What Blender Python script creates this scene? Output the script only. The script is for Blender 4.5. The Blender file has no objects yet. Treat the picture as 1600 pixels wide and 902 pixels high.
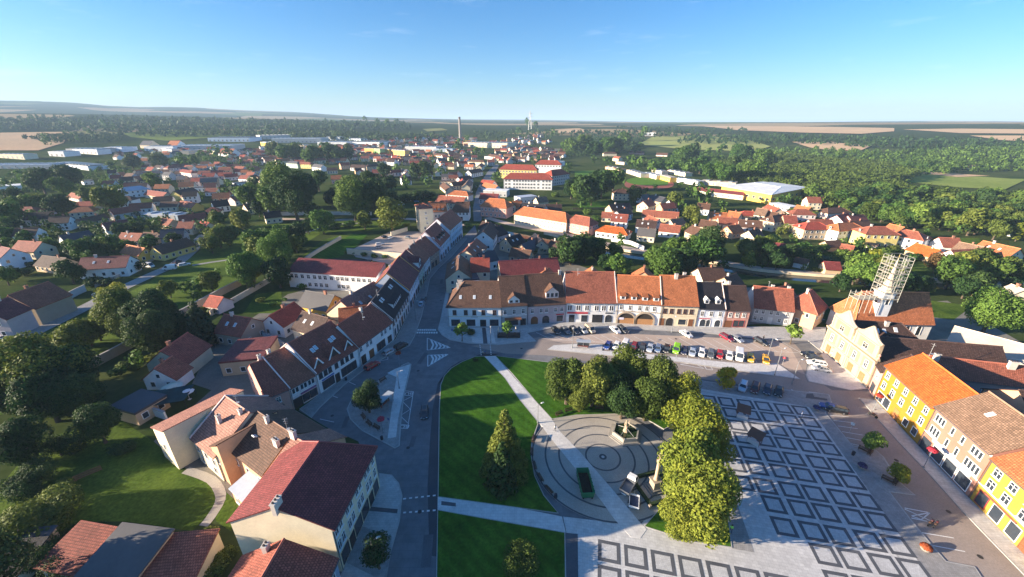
import bpy, bmesh, math, random
import numpy as np
from mathutils import Vector, Matrix

# ------------------------------------------------------------------ camera, world, sun, exposure
SC = bpy.context.scene
COL = SC.collection
cam_d = bpy.data.cameras.new('camera')
cam_d.sensor_fit = 'HORIZONTAL'
cam_d.sensor_width = 36.0
cam_d.lens = 36.0 * 620.0 / 1600.0
cam_d.clip_start = 0.5
cam_d.clip_end = 60000.0
cam = bpy.data.objects.new('camera', cam_d)
COL.objects.link(cam)
cam.location = (0, 0, 62)
cam.rotation_euler = (math.radians(90 - 22.7), 0, 0)
SC.camera = cam

SUN_EL = math.radians(12.6)
SUN_TRAVEL = math.radians(8)          # heading of the light on the ground, from +X towards +Y
world = bpy.data.worlds.new('World')
SC.world = world
world.use_nodes = True
wn, wl = world.node_tree.nodes, world.node_tree.links
wn.clear()
sky = wn.new('ShaderNodeTexSky')
sky.sky_type = 'NISHITA'
sky.sun_disc = False
sky.sun_elevation = SUN_EL
sky.sun_rotation = math.radians(270) - SUN_TRAVEL + math.radians(0)
sky.altitude = 400
sky.air_density = 1.0
sky.dust_density = 0.9
sky.ozone_density = 4.5
bg = wn.new('ShaderNodeBackground')
bg.inputs['Strength'].default_value = 0.066
wo = wn.new('ShaderNodeOutputWorld')
# a few thin high wisps of cirrus in the sky
tc = wn.new('ShaderNodeTexCoord')
mp = wn.new('ShaderNodeMapping'); mp.inputs['Scale'].default_value = (5.0, 5.0, 34.0); mp.inputs['Rotation'].default_value = (0.0, 0.12, 0.3)
nz = wn.new('ShaderNodeTexNoise'); nz.inputs['Scale'].default_value = 1.3; nz.inputs['Detail'].default_value = 6; nz.inputs['Roughness'].default_value = 0.6
rp = wn.new('ShaderNodeMapRange'); rp.inputs['From Min'].default_value = 0.60; rp.inputs['From Max'].default_value = 1.0; rp.inputs['To Max'].default_value = 0.28
mx = wn.new('ShaderNodeMixRGB'); mx.inputs['Color2'].default_value = (6.5, 7.0, 7.6, 1)
wl.new(tc.outputs['Generated'], mp.inputs['Vector']); wl.new(mp.outputs['Vector'], nz.inputs['Vector'])
wl.new(nz.outputs['Fac'], rp.inputs['Value']); wl.new(rp.outputs['Result'], mx.inputs['Fac'])
hs = wn.new('ShaderNodeHueSaturation'); hs.inputs['Saturation'].default_value = 1.2; hs.inputs['Hue'].default_value = 0.503
wl.new(sky.outputs['Color'], hs.inputs['Color']); wl.new(hs.outputs['Color'], mx.inputs['Color1']); wl.new(mx.outputs['Color'], bg.inputs['Color'])
wl.new(bg.outputs['Background'], wo.inputs['Surface'])

sun_d = bpy.data.lights.new('sun', 'SUN')
sun_d.energy = 4.9
sun_d.angle = math.radians(0.5)
sun_d.color = (1.0, 0.83, 0.62)
sun = bpy.data.objects.new('sun', sun_d)
COL.objects.link(sun)
_d = Vector((math.cos(SUN_TRAVEL) * math.cos(SUN_EL), math.sin(SUN_TRAVEL) * math.cos(SUN_EL), -math.sin(SUN_EL)))
sun.rotation_euler = _d.to_track_quat('-Z', 'Y').to_euler()
sun.location = (-200, 0, 150)

SC.view_settings.view_transform = 'Standard'
SC.view_settings.look = 'None'
SC.view_settings.gamma = 1.0
SC.view_settings.use_curve_mapping = False
SC.view_settings.exposure = 1.9
SC.render.engine = 'CYCLES'
SC.cycles.use_denoising = True
SC.cycles.max_bounces = 4
SC.cycles.diffuse_bounces = 2
SC.cycles.glossy_bounces = 2
SC.cycles.transmission_bounces = 2
SC.cycles.volume_bounces = 0
SC.cycles.transparent_max_bounces = 6
SC.cycles.sample_clamp_indirect = 4.0

# ------------------------------------------------------------------ lie of the land
def sm(a, b, x):
    t = min(1.0, max(0.0, (x - a) / (b - a))); return t * t * (3 - 2 * t)
def terr(x, y):
    """flat under the town, rising to gentle farmland and to wooded hills on the left"""
    r = math.hypot(x, y)
    if r < 850 or y < 0: return 0.0
    z = 60 * (1 - math.exp(-((r - 850) / 900) ** 1.2))
    az = x / max(y, 1.0)
    p = sm(0.35, -1.1, az)
    w = 6 * math.sin(r / 610.0 + az * 3) * sm(1200, 2500, r)
    return z + w + p * (42 * sm(1700, 3200, r) + 150 * sm(3600, 6800, r) * (1 + .12 * math.sin(az * 9) + .06 * math.sin(az * 23))) + 14 * sm(5000, 9000, r) * (1 + math.sin(az * 7 + 1))

R = random.Random(7)
# ------------------------------------------------------------------ materials
MATS = {}
def _nodes(name):
    m = bpy.data.materials.new(name); m.use_nodes = True
    nt = m.node_tree; nt.nodes.clear()
    out = nt.nodes.new('ShaderNodeOutputMaterial'); b = nt.nodes.new('ShaderNodeBsdfPrincipled')
    nt.links.new(b.outputs['BSDF'], out.inputs['Surface'])
    return m, nt, b
def N(nt, t, **kw):
    n = nt.nodes.new(t)
    for k, v in kw.items():
        if k in n.inputs: n.inputs[k].default_value = v
        else: setattr(n, k, v)
    return n
def c4(c): return (c[0], c[1], c[2], 1)
def mul(c, k): return tuple(min(1, x * k) for x in c)
def coords(nt, kind):
    if kind == 'world': return N(nt, 'ShaderNodeNewGeometry').outputs['Position']
    if kind == 'uv': return N(nt, 'ShaderNodeUVMap').outputs['UV']
    return N(nt, 'ShaderNodeTexCoord').outputs['Object']
def mat(name, col, rough=0.8, var=0.25, scale=0.4, fine=0.15, fscale=6.0, bump=0.0, spec=0.3, metal=0.0, space='world', hue=None, mow=0.0):
    """plain surface: large soft patches and fine grain around one base colour"""
    if name in MATS: return MATS[name]
    m, nt, b = _nodes(name); L = nt.links
    v = coords(nt, space)
    n1 = N(nt, 'ShaderNodeTexNoise', Scale=scale, Detail=5.0, Roughness=0.62); L.new(v, n1.inputs['Vector'])
    n2 = N(nt, 'ShaderNodeTexNoise', Scale=fscale, Detail=3.0, Roughness=0.6); L.new(v, n2.inputs['Vector'])
    r1 = N(nt, 'ShaderNodeMapRange'); r1.inputs['From Min'].default_value = 0.3; r1.inputs['From Max'].default_value = 0.7
    L.new(n1.outputs['Fac'], r1.inputs['Value'])
    m1 = N(nt, 'ShaderNodeMixRGB'); m1.inputs['Color1'].default_value = c4(mul(col, 1 - var)); m1.inputs['Color2'].default_value = c4(mul(hue or col, 1 + var * 0.7))
    L.new(r1.outputs['Result'], m1.inputs['Fac'])
    m2 = N(nt, 'ShaderNodeMixRGB', blend_type='MULTIPLY'); m2.inputs['Fac'].default_value = 1.0
    r2 = N(nt, 'ShaderNodeMapRange'); r2.inputs['From Min'].default_value = 0.3; r2.inputs['From Max'].default_value = 0.7
    r2.inputs['To Min'].default_value = 1 - fine; r2.inputs['To Max'].default_value = 1 + fine
    L.new(n2.outputs['Fac'], r2.inputs['Value']); L.new(m1.outputs['Color'], m2.inputs['Color1']); L.new(r2.outputs['Result'], m2.inputs['Color2'])
    if mow:
        wv = N(nt, 'ShaderNodeTexWave', Scale=.22, Distortion=.6, Detail=1.0); wv.bands_direction = 'DIAGONAL'; L.new(v, wv.inputs['Vector'])
        r4 = N(nt, 'ShaderNodeMapRange'); r4.inputs['To Min'].default_value = 1 - mow; r4.inputs['To Max'].default_value = 1 + mow; L.new(wv.outputs['Fac'], r4.inputs['Value'])
        m4 = N(nt, 'ShaderNodeMixRGB', blend_type='MULTIPLY'); m4.inputs['Fac'].default_value = 1.0; L.new(m2.outputs['Color'], m4.inputs['Color1']); L.new(r4.outputs['Result'], m4.inputs['Color2']); m2 = m4
    L.new(m2.outputs['Color'], b.inputs['Base Color'])
    b.inputs['Roughness'].default_value = rough; b.inputs['Metallic'].default_value = metal; b.inputs['Specular IOR Level'].default_value = spec
    if bump:
        bp = N(nt, 'ShaderNodeBump', Strength=bump, Distance=0.1); L.new(n2.outputs['Fac'], bp.inputs['Height']); L.new(bp.outputs['Normal'], b.inputs['Normal'])
    MATS[name] = m; return m
def brickmat(name, c1, c2, mortar, bw, bh, ms=0.02, rough=0.75, space='world', var=0.25, scale=0.25, bump=0.3, offset=0.5, rot=0.0, spec=0.3):
    """laid units (roof tiles, paving slabs, setts) with stains over them"""
    if name in MATS: return MATS[name]
    m, nt, b = _nodes(name); L = nt.links
    v0 = coords(nt, space)
    mp = N(nt, 'ShaderNodeMapping'); mp.inputs['Rotation'].default_value = (0, 0, rot); L.new(v0, mp.inputs['Vector'])
    br = N(nt, 'ShaderNodeTexBrick'); br.offset = offset
    br.inputs['Color1'].default_value = c4(c1); br.inputs['Color2'].default_value = c4(c2); br.inputs['Mortar'].default_value = c4(mortar)
    br.inputs['Scale'].default_value = 1.0; br.inputs['Brick Width'].default_value = bw; br.inputs['Row Height'].default_value = bh
    br.inputs['Mortar Size'].default_value = ms; br.inputs['Mortar Smooth'].default_value = 0.3; br.inputs['Bias'].default_value = 0.0
    L.new(mp.outputs['Vector'], br.inputs['Vector'])
    n1 = N(nt, 'ShaderNodeTexNoise', Scale=scale, Detail=6.0, Roughness=0.65); L.new(v0, n1.inputs['Vector'])
    n3 = N(nt, 'ShaderNodeTexNoise', Scale=scale * 9, Detail=3.0, Roughness=0.6); L.new(v0, n3.inputs['Vector'])
    ad = N(nt, 'ShaderNodeMath', operation='ADD'); L.new(n1.outputs['Fac'], ad.inputs[0]); L.new(n3.outputs['Fac'], ad.inputs[1])
    r2 = N(nt, 'ShaderNodeMapRange'); r2.inputs['From Min'].default_value = 0.7; r2.inputs['From Max'].default_value = 1.3
    r2.inputs['To Min'].default_value = 1 - var; r2.inputs['To Max'].default_value = 1 + var
    L.new(ad.outputs[0], r2.inputs['Value'])
    m2 = N(nt, 'ShaderNodeMixRGB', blend_type='MULTIPLY'); m2.inputs['Fac'].default_value = 1.0
    L.new(br.outputs['Color'], m2.inputs['Color1']); L.new(r2.outputs['Result'], m2.inputs['Color2'])
    L.new(m2.outputs['Color'], b.inputs['Base Color'])
    b.inputs['Roughness'].default_value = rough; b.inputs['Specular IOR Level'].default_value = spec
    if bump:
        bp = N(nt, 'ShaderNodeBump', Strength=bump, Distance=0.05); L.new(br.outputs['Fac'], bp.inputs['Height']); bp.invert = True; L.new(bp.outputs['Normal'], b.inputs['Normal'])
    MATS[name] = m; return m
ROOFC = dict(orange=(.52, .18, .075), bright=(.55, .14, .03), red=(.40, .085, .055), maroon=(.24, .055, .055), darkred=(.33, .095, .066), brown=(.15, .08, .055),
             redbrown=(.36, .12, .075), tan=(.27, .17, .115), pinktan=(.42, .20, .15), plum=(.22, .065, .065), black=(.028, .026, .034), slate=(.06, .062, .075), grey=(.11, .105, .105), darkbrown=(.085, .05, .042),
             paleblue=(.42, .47, .55), white=(.78, .78, .76), beige=(.52, .44, .36), olive=(.2, .16, .09))
WALLC = dict(white=(.84, .84, .83), cream=(.76, .66, .48), yellow=(.72, .47, .10), lemon=(.74, .60, .22), yellow_sundim=(.40, .205, .028), sunny=(.43, .27, .05), peach=(.62, .38, .24), peach_sundim=(.36, .18, .135), cream_sundim=(.48, .375, .25), panel_sundim=(.46, .33, .17), shell=(.47, .37, .27), pink=(.62, .34, .28), lilac=(.52, .44, .46), grey=(.50, .50, .50),  # sun-facing town hall and right row use copies darkened to offset the sunlight
             blue=(.70, .76, .84), tan=(.56, .42, .28), stone=(.40, .33, .26), mint=(.55, .68, .56), orange=(.78, .42, .14), sand=(.70, .58, .42), green=(.30, .52, .22), ochre=(.62, .42, .16), palepink=(.80, .66, .62), steel=(.34, .42, .52))
def roofmat(k):
    c = ROOFC[k]
    if k in ('paleblue', 'white', 'beige', 'grey', 'slate'):
        return mat('roof_sheet_' + k, c, rough=0.55, var=0.18, scale=0.15, fine=0.06, fscale=2.0, space='object')
    return brickmat('roof_tiles_' + k, mul(c, 0.78), mul(c, 1.26), mul(c, 0.42), 0.34, 0.40, ms=0.05, rough=0.72, space='uv', var=0.30, scale=0.3, bump=0.5, offset=0.5, spec=0.25)
def wallmat(k):
    return mat('render_' + k, WALLC[k], rough=0.85, var=0.10, scale=0.35, fine=0.05, fscale=3.0, space='object', spec=0.2)
def glass():
    if 'glass' in MATS: return MATS['glass']
    m, nt, b = _nodes('window_glass')
    b.inputs['Base Color'].default_value = (.035, .045, .06, 1); b.inputs['Roughness'].default_value = 0.12; b.inputs['Specular IOR Level'].default_value = 0.6
    MATS['glass'] = m; return m
def plain(name, col, rough=0.6, metal=0.0, spec=0.4):
    return mat(name, col, rough=rough, var=0.10, scale=1.2, fine=0.05, fscale=9, metal=metal, spec=spec, space='object')
def leafmat(name, dark, light, tr=0.25):
    if name in MATS: return MATS[name]
    m, nt, b = _nodes(name); L = nt.links
    at = N(nt, 'ShaderNodeAttribute'); at.attribute_name = 'tone'
    oi = N(nt, 'ShaderNodeObjectInfo')
    mx = N(nt, 'ShaderNodeMixRGB'); mx.inputs['Color1'].default_value = c4(dark); mx.inputs['Color2'].default_value = c4(light)
    L.new(at.outputs['Fac'], mx.inputs['Fac'])
    hs = N(nt, 'ShaderNodeHueSaturation')
    r1 = N(nt, 'ShaderNodeMapRange'); r1.inputs['To Min'].default_value = 0.475; r1.inputs['To Max'].default_value = 0.52; L.new(oi.outputs['Random'], r1.inputs['Value'])
    r2 = N(nt, 'ShaderNodeMapRange'); r2.inputs['To Min'].default_value = 1.25; r2.inputs['To Max'].default_value = 0.75; L.new(oi.outputs['Random'], r2.inputs['Value'])
    L.new(r1.outputs['Result'], hs.inputs['Hue']); L.new(r2.outputs['Result'], hs.inputs['Value'])
    L.new(mx.outputs['Color'], hs.inputs['Color']); L.new(hs.outputs['Color'], b.inputs['Base Color'])
    b.inputs['Roughness'].default_value = 0.7; b.inputs['Specular IOR Level'].default_value = 0.2
    out = [n for n in nt.nodes if n.type == 'OUTPUT_MATERIAL'][0]
    tl = N(nt, 'ShaderNodeBsdfTranslucent'); L.new(hs.outputs['Color'], tl.inputs['Color'])
    ms = N(nt, 'ShaderNodeMixShader'); ms.inputs['Fac'].default_value = tr
    L.new(b.outputs['BSDF'], ms.inputs[1]); L.new(tl.outputs['BSDF'], ms.inputs[2]); L.new(ms.outputs['Shader'], out.inputs['Surface'])
    MATS[name] = m; return m

# ------------------------------------------------------------------ objects
def tag(o, label=None, cat=None, group=None, kind=None):
    if label: o['label'] = label
    if cat: o['category'] = cat
    if group: o['group'] = group
    if kind: o['kind'] = kind
    return o
def empty(name, loc, rz=0.0):
    o = bpy.data.objects.new(name, None); COL.objects.link(o)
    o.location = loc; o.rotation_euler = (0, 0, rz); o.empty_display_size = 0.2
    return o
def link(name, me, parent=None, loc=(0, 0, 0), rz=0.0):
    o = bpy.data.objects.new(name, me); COL.objects.link(o)
    o.location = loc; o.rotation_euler = (0, 0, rz)
    if parent is not None: o.parent = parent
    return o
class MB:
    """collects faces and links them as one mesh object"""
    def __init__(s): s.v = []; s.f = []; s.mi = []; s.uv = []; s.smooth = []
    def face(s, pts, mi=0, uv=None, smooth=False):
        i = len(s.v); s.v += [tuple(p) for p in pts]; s.f.append(tuple(range(i, i + len(pts)))); s.mi.append(mi); s.smooth.append(smooth)
        if uv is None:
            p0 = Vector(pts[0]); e = (Vector(pts[1]) - p0); e = e.normalized() if e.length > 1e-6 else Vector((1, 0, 0))
            nn = Vector((0, 0, 0))
            for k in range(1, len(pts) - 1): nn += (Vector(pts[k]) - p0).cross(Vector(pts[k + 1]) - p0)
            g = nn.cross(e); g = g.normalized() if g.length > 1e-6 else Vector((0, 0, 1))
            uv = [((Vector(p) - p0).dot(e), (Vector(p) - p0).dot(g)) for p in pts]
        s.uv += list(uv)
    def hexa(s, b, t, mi=0, bottom=True):
        n = len(b)
        s.face(t, mi)
        if bottom: s.face(list(reversed(b)), mi)
        for i in range(n):
            j = (i + 1) % n; s.face([b[i], b[j], t[j], t[i]], mi)
    def box(s, c, d, mi=0, rz=0.0, taper=1.0, bottom=True):
        cx, cy, cz = c; dx, dy, dz = d[0] / 2, d[1] / 2, d[2]; co, si = math.cos(rz), math.sin(rz)
        def P(x, y, z): return (cx + x * co - y * si, cy + x * si + y * co, cz + z)
        b = [P(-dx, -dy, 0), P(dx, -dy, 0), P(dx, dy, 0), P(-dx, dy, 0)]
        t = [P(-dx * taper, -dy * taper, dz), P(dx * taper, -dy * taper, dz), P(dx * taper, dy * taper, dz), P(-dx * taper, dy * taper, dz)]
        s.hexa(b, t, mi, bottom)
    def tube(s, p, q, r0, r1=None, n=8, mi=0, caps=True, smooth=True):
        r1 = r0 if r1 is None else r1
        p, q = Vector(p), Vector(q); d = (q - p).normalized(); a = d.orthogonal().normalized(); c = d.cross(a)
        A = [p + (a * math.cos(2 * math.pi * i / n) + c * math.sin(2 * math.pi * i / n)) * r0 for i in range(n)]
        B = [q + (a * math.cos(2 * math.pi * i / n) + c * math.sin(2 * math.pi * i / n)) * r1 for i in range(n)]
        for i in range(n):
            j = (i + 1) % n; s.face([A[i], A[j], B[j], B[i]], mi, smooth=smooth)
        if caps: s.face(list(reversed(A)), mi); s.face(B, mi)
    def lathe(s, c, prof, n=12, mi=0, smooth=True, ph=0.0):
        rings = [[(c[0] + r * math.cos(2 * math.pi * i / n + ph), c[1] + r * math.sin(2 * math.pi * i / n + ph), c[2] + z) for i in range(n)] for r, z in prof]
        for A, B in zip(rings, rings[1:]):
            for i in range(n):
                j = (i + 1) % n; s.face([A[i], A[j], B[j], B[i]], mi, smooth=smooth)
        s.face(list(reversed(rings[0])), mi); s.face(rings[-1], mi)
    def prism(s, poly, z0, z1, mi=0, side=None):
        b = [(p[0], p[1], z0) for p in poly]; t = [(p[0], p[1], z1) for p in poly]
        if sum(poly[i][0] * poly[(i + 1) % len(poly)][1] - poly[(i + 1) % len(poly)][0] * poly[i][1] for i in range(len(poly))) < 0: b.reverse(); t.reverse()
        s.face(t, mi)
        for i in range(len(b)):
            j = (i + 1) % len(b); s.face([b[i], b[j], t[j], t[i]], mi if side is None else side)
    def mesh(s, name, mats, weld=False):
        me = bpy.data.meshes.new(name)
        me.from_pydata(s.v, [], s.f)
        for m in (mats if isinstance(mats, (list, tuple)) else [mats]): me.materials.append(m)
        me.polygons.foreach_set('material_index', s.mi)
        me.polygons.foreach_set('use_smooth', s.smooth)
        ul = me.uv_layers.new(name='UVMap'); ul.data.foreach_set('uv', [x for p in s.uv for x in p])
        me.update()
        if weld:
            bm = bmesh.new(); bm.from_mesh(me); bmesh.ops.remove_doubles(bm, verts=bm.verts, dist=1e-4); bm.to_mesh(me); bm.free()
        return me
    def build(s, name, mats, parent=None, loc=(0, 0, 0), rz=0.0, weld=False):
        return link(name, s.mesh(name, mats, weld), parent, loc, rz)
def copy_tree(o, parent=None):
    c = o.copy(); COL.objects.link(c)
    if parent is not None: c.parent = parent
    for ch in list(o.children): copy_tree(ch, c)
    return c
def sheet(name, poly, z, m, thick=0.0, kind='structure', label=None):
    b = MB()
    if thick: b.prism(poly, z - thick, z)
    else:
        if sum(poly[i][0] * poly[(i + 1) % len(poly)][1] - poly[(i + 1) % len(poly)][0] * poly[i][1] for i in range(len(poly))) < 0: poly = poly[::-1]
        b.face([(x, y, z) for x, y in poly])
    o = b.build(name, m); o['kind'] = kind
    return o
def slab(name, poly, z0, z1, m, kerb=None, kerbw=0.25):
    """raised paving with a stone kerb round its edge"""
    b = MB(); b.prism(poly, z0, z1, 0, 1)
    if kerb is not None and kerbw:
        P = poly if sum(poly[i][0] * poly[(i + 1) % len(poly)][1] - poly[(i + 1) % len(poly)][0] * poly[i][1] for i in range(len(poly))) > 0 else poly[::-1]
        n = len(P)
        nrm = []
        for i in range(n):
            d = Vector((P[(i + 1) % n][0] - P[i][0], P[(i + 1) % n][1] - P[i][1])); d = d.normalized() if d.length else Vector((1, 0)); nrm.append(Vector((-d.y, d.x)))
        ins = []
        for i in range(n):
            a = nrm[i - 1] + nrm[i]; a = a.normalized() if a.length > 1e-5 else nrm[i]
            ins.append((P[i][0] + a.x * kerbw, P[i][1] + a.y * kerbw))
        for i in range(n):
            j = (i + 1) % n
            b.face([(*P[i], z1 + .006), (*P[j], z1 + .006), (*ins[j], z1 + .006), (*ins[i], z1 + .006)], 1)
    o = b.build(name, [m, kerb or m]); o['kind'] = 'structure'
    return o
def strip(pts, w):
    """polygon of constant width along a polyline"""
    l, r = [], []
    for i, p in enumerate(pts):
        a = pts[max(0, i - 1)]; c = pts[min(len(pts) - 1, i + 1)]
        d = Vector((c[0] - a[0], c[1] - a[1])).normalized(); n = Vector((-d.y, d.x)) * w / 2
        l.append((p[0] + n.x, p[1] + n.y)); r.append((p[0] - n.x, p[1] - n.y))
    return r + l[::-1]

# ------------------------------------------------------------------ windows and doors
WM = {}
def window_meshes(w, h, style, frame):
    k = (round(w, 2), round(h, 2), style, frame)
    if k in WM: return WM[k]
    fm = plain('frame_' + frame, dict(white=(.8, .8, .8), brown=(.16, .07, .04), dark=(.05, .05, .06), cream=(.75, .66, .5), grey=(.45, .45, .46), red=(.4, .05, .05), green=(.06, .14, .09))[frame], rough=.5)
    p = MB()
    if style == 'arch':
        n = 8; pts = [(-w / 2, -.03, 0), (w / 2, -.03, 0)] + [(w / 2 * math.cos(math.pi * i / n), -.03, h - w / 2 + w / 2 * math.sin(math.pi * i / n)) for i in range(n + 1)]
        p.face(pts); 
        f = MB()
        for i in range(n):
            a0, a1 = math.pi * i / n, math.pi * (i + 1) / n; q = w / 2 + .22
            def pt(r, a, y): return (r * math.cos(a), y, h - w / 2 + r * math.sin(a))
            f.face([pt(w / 2, a0, -.09), pt(q, a0, -.09), pt(q, a1, -.09), pt(w / 2, a1, -.09)]); f.face([pt(q, a0, -.09), pt(q, a0, 0), pt(q, a1, 0), pt(q, a1, -.09)]); f.face([pt(w / 2, a0, -.09), pt(w / 2, a1, -.09), pt(w / 2, a1, -.02), pt(w / 2, a0, -.02)])
        for s in (-1, 1): f.box((s * (w / 2 + .11), -.045, 0), (.22, .09, h - w / 2))
    else:
        p.box((0, .01, 0), (w, .08, h))
        f = MB(); t = .11
        f.box((0, -.02, -t), (w + 2 * t, .12, t)); f.box((0, -.02, h), (w + 2 * t, .12, t))
        for s in (-1, 1): f.box((s * (w / 2 + t / 2), -.02, 0), (t, .12, h))
        if style == 'cross': f.box((0, -.03, 0), (.08, .06, h)); f.box((0, -.032, h * .62), (w, .05, .08))
        elif style == 'double':
            f.box((0, -.03, 0), (.22, .06, h))
        elif style == 'shop':
            k2 = max(1, int(w / 1.6))
            for i in range(1, k2): f.box((-w / 2 + w * i / k2, -.03, 0), (.09, .06, h))
        if style in ('cross', 'double', 'plain'): f.box((0, -.09, -t - .09), (w + .4, .22, .08))
    WM[k] = (p.mesh('pane', glass()), f.mesh('frame', fm))
    return WM[k]
DOORC = dict(brown=(.22, .09, .04), dark=(.03, .03, .035), wood=(.34, .17, .08), grey=(.3, .3, .31), white=(.7, .7, .7), green=(.05, .12, .08), orange=(.5, .2, .07))
def door_mesh(w, h, col, arch=False):
    k = ('door', round(w, 2), round(h, 2), col, arch)
    if k in WM: return WM[k]
    b = MB()
    if arch:
        n = 8; b.face([(-w / 2, -.03, 0), (w / 2, -.03, 0)] + [(w / 2 * math.cos(math.pi * i / n), -.03, h - w / 2 + w / 2 * math.sin(math.pi * i / n)) for i in range(n + 1)])
        for i in range(5): b.box((-w / 2 + w * (i + .5) / 5, -.04, 0.02), (w / 5 - .06, .04, h - w / 2))
    else:
        b.box((0, .01, 0), (w, .1, h)); b.box((0, -.045, h), (w + .24, .1, .14))
        for s in (-1, 1): b.box((s * (w / 2 + .06), -.045, 0), (.12, .1, h)); b.box((s * w / 4, -.05, .25), (w / 2 - .18, .03, h * .35)); b.box((s * w / 4, -.05, h * .52), (w / 2 - .18, .03, h * .4))
    WM[k] = b.mesh('door', plain('door_' + col, DOORC[col], rough=.55)); return WM[k]
def put_window(root, x, y, z, ang, w, h, style='cross', frame='white', split=True):
    pm, fm = window_meshes(w, h, style, frame)
    o = link('window', pm, root, (x, y, z), ang)
    if split: link('frame', fm, o)
    else: return o
    return o
SIMPLE = {}
def put_simple(root, x, y, z, ang, w, h):
    k = (round(w, 1), round(h, 1))
    if k not in SIMPLE:
        b = MB(); b.box((0, 0, 0), (w, .1, h), 0)
        for s in (-1, 1): b.box((s * (w / 2 + .07), -.01, -.1), (.14, .14, h + .2), 1)
        b.box((0, -.01, h), (w, .14, .12), 1); b.box((0, -.03, -.12), (w, .2, .12), 1)
        SIMPLE[k] = b.mesh('window', [glass(), plain('frame_white', (.8, .8, .8), rough=.5)])
    return link('window', SIMPLE[k], root, (x, y, z), ang)

# ------------------------------------------------------------------ houses
def house(S):
    """one building from its footprint A-B (front) C-D (back), heights, roof shape and openings"""
    A, B, C, D = [Vector(p) for p in S['q']]
    he, hr = S['he'], S['hr']; L = (B - A).length; t = (B - A) / L; n = Vector((-t.y, t.x))
    root = empty(S.get('n', 'house'), (A.x, A.y, S.get('gz', 0))); tag(root, S['lab'], S.get('cat', 'house'), S.get('g'))
    wm, rm = wallmat(S['wall']), roofmat(S['roof'])
    O = Vector((A.x, A.y))
    a, b, c, d = A - O, B - O, C - O, D - O
    rf = S.get('rf', .5); hA, hB = S.get('hip', (0, 0)); ov = S.get('ov', .45); soA, soB = S.get('so', (.3, .3))
    m1, m2 = a.lerp(d, rf), b.lerp(c, rf); rl = (m2 - m1).length; rd = (m2 - m1) / max(rl, 1e-6)
    r1, r2 = m1 + rd * hA, m2 - rd * hB
    gh = S.get('gcut', (0, 0))
    flat = S.get('kind') == 'flat'; shed = S.get('kind') == 'shed'
    # walls
    w = MB(); z0 = S.get('z0', 0)
    quad = [a, b, c, d]
    hts = [he, he, he, he]
    if shed: hts = [he, he, hr, hr]
    for i in range(4):
        p, q = quad[i], quad[(i + 1) % 4]; hp, hq = hts[i], hts[(i + 1) % 4]
        pts = [(p.x, p.y, z0), (q.x, q.y, z0), (q.x, q.y, hq)]
        if not flat and not shed:
            if i == 1 and hB == 0: pts.append((m2.x, m2.y, hr))
            if i == 3 and hA == 0: pts.append((m1.x, m1.y, hr))
        pts.append((p.x, p.y, hp)); w.face(pts)
    if S.get('plinth'):
        pc = S['plinth']
    w.build('wall', wm, root)
    # cornice under the eaves
    if S.get('cornice'):
        cb = MB(); ang = math.atan2(t.y, t.x); mid = (a + b) / 2 - n * .09
        cb.box((mid.x, mid.y, he - .55), (L - .04, .22, .32), 0, ang)
        if S.get('band'): mid = (a + b) / 2 - n * .03; cb.box((mid.x, mid.y, S['band']), (L - .04, .10, .2), 0, ang)
        cb.build('cornice', wallmat(S['cornice']), root)
    # roof
    th = .2; rb = MB()
    def roofslab(top):
        for p in top: 
            rb.face(p)
        for p in top: rb.face([(x, y, z - th) for x, y, z in reversed(p)])
    if flat:
        pw = S.get('par', .5)
        ins = [Vector((a.x, a.y))] 
        rb.hexa([(p.x, p.y, he - .02) for p in [a - t * .12 - n * .12, b + t * .12 - n * .12, c + t * .12 + n * .12, d - t * .12 + n * .12]], [(p.x, p.y, he + pw) for p in [a - t * .12 - n * .12, b + t * .12 - n * .12, c + t * .12 + n * .12, d - t * .12 + n * .12]], 0)
    elif shed:
        sl = (hr - he) / max((d - a).length, 1e-3)
        e = [a - t * soA - n * ov, b + t * soB - n * ov, c + t * soB + n * ov * .4, d - t * soA + n * ov * .4]
        zz = [he - ov * sl, he - ov * sl, hr + ov * .4 * sl, hr + ov * .4 * sl]
        top = [(p.x, p.y, z + th) for p, z in zip(e, zz)]; bot = [(p.x, p.y, z) for p, z in zip(e, zz)]
        rb.hexa(bot, top)
    else:
        sf = (hr - he) / max(((m1 - a).length + (m2 - b).length) / 2, .1); sb = (hr - he) / max(((d - m1).length + (c - m2).length) / 2, .1)
        def so(h, s): return ov if h else s
        oA, oB = so(hA, soA), so(hB, soB)
        ea, eb = a - rd * oA - n * ov, b + rd * oB - n * ov; ec, ed = c + rd * oB + n * ov, d - rd * oA + n * ov
        zf, zb = he - ov * sf + th, he - ov * sb + th; Z = hr + th
        q1 = r1 if hA else r1 - rd * oA; q2 = r2 if hB else r2 + rd * oB
        P = lambda v, z: (v.x, v.y, z)
        polys = [[P(ea, zf), P(eb, zf), P(q2, Z), P(q1, Z)], [P(ec, zb), P(ed, zb), P(q1, Z), P(q2, Z)]]
        if hA: polys.append([P(ed, zb), P(ea, zf), P(q1, Z)])
        if hB: polys.append([P(eb, zf), P(ec, zb), P(q2, Z)])
        for p in polys: rb.face(p); rb.face([(x, y, z - th) for x, y, z in reversed(p)])
        def edge(p, q): rb.face([(p[0], p[1], p[2] - th), (q[0], q[1], q[2] - th), q, p])
        edge(P(ea, zf), P(eb, zf)); edge(P(ec, zb), P(ed, zb))
        if hA: edge(P(ed, zb), P(ea, zf))
        else: edge(P(ed, zb), P(q1, Z)); edge(P(q1, Z), P(ea, zf))
        if hB: edge(P(eb, zf), P(ec, zb))
        else: edge(P(eb, zf), P(q2, Z)); edge(P(q2, Z), P(ec, zb))
    roof = rb.build('roof', rm, root)
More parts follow.
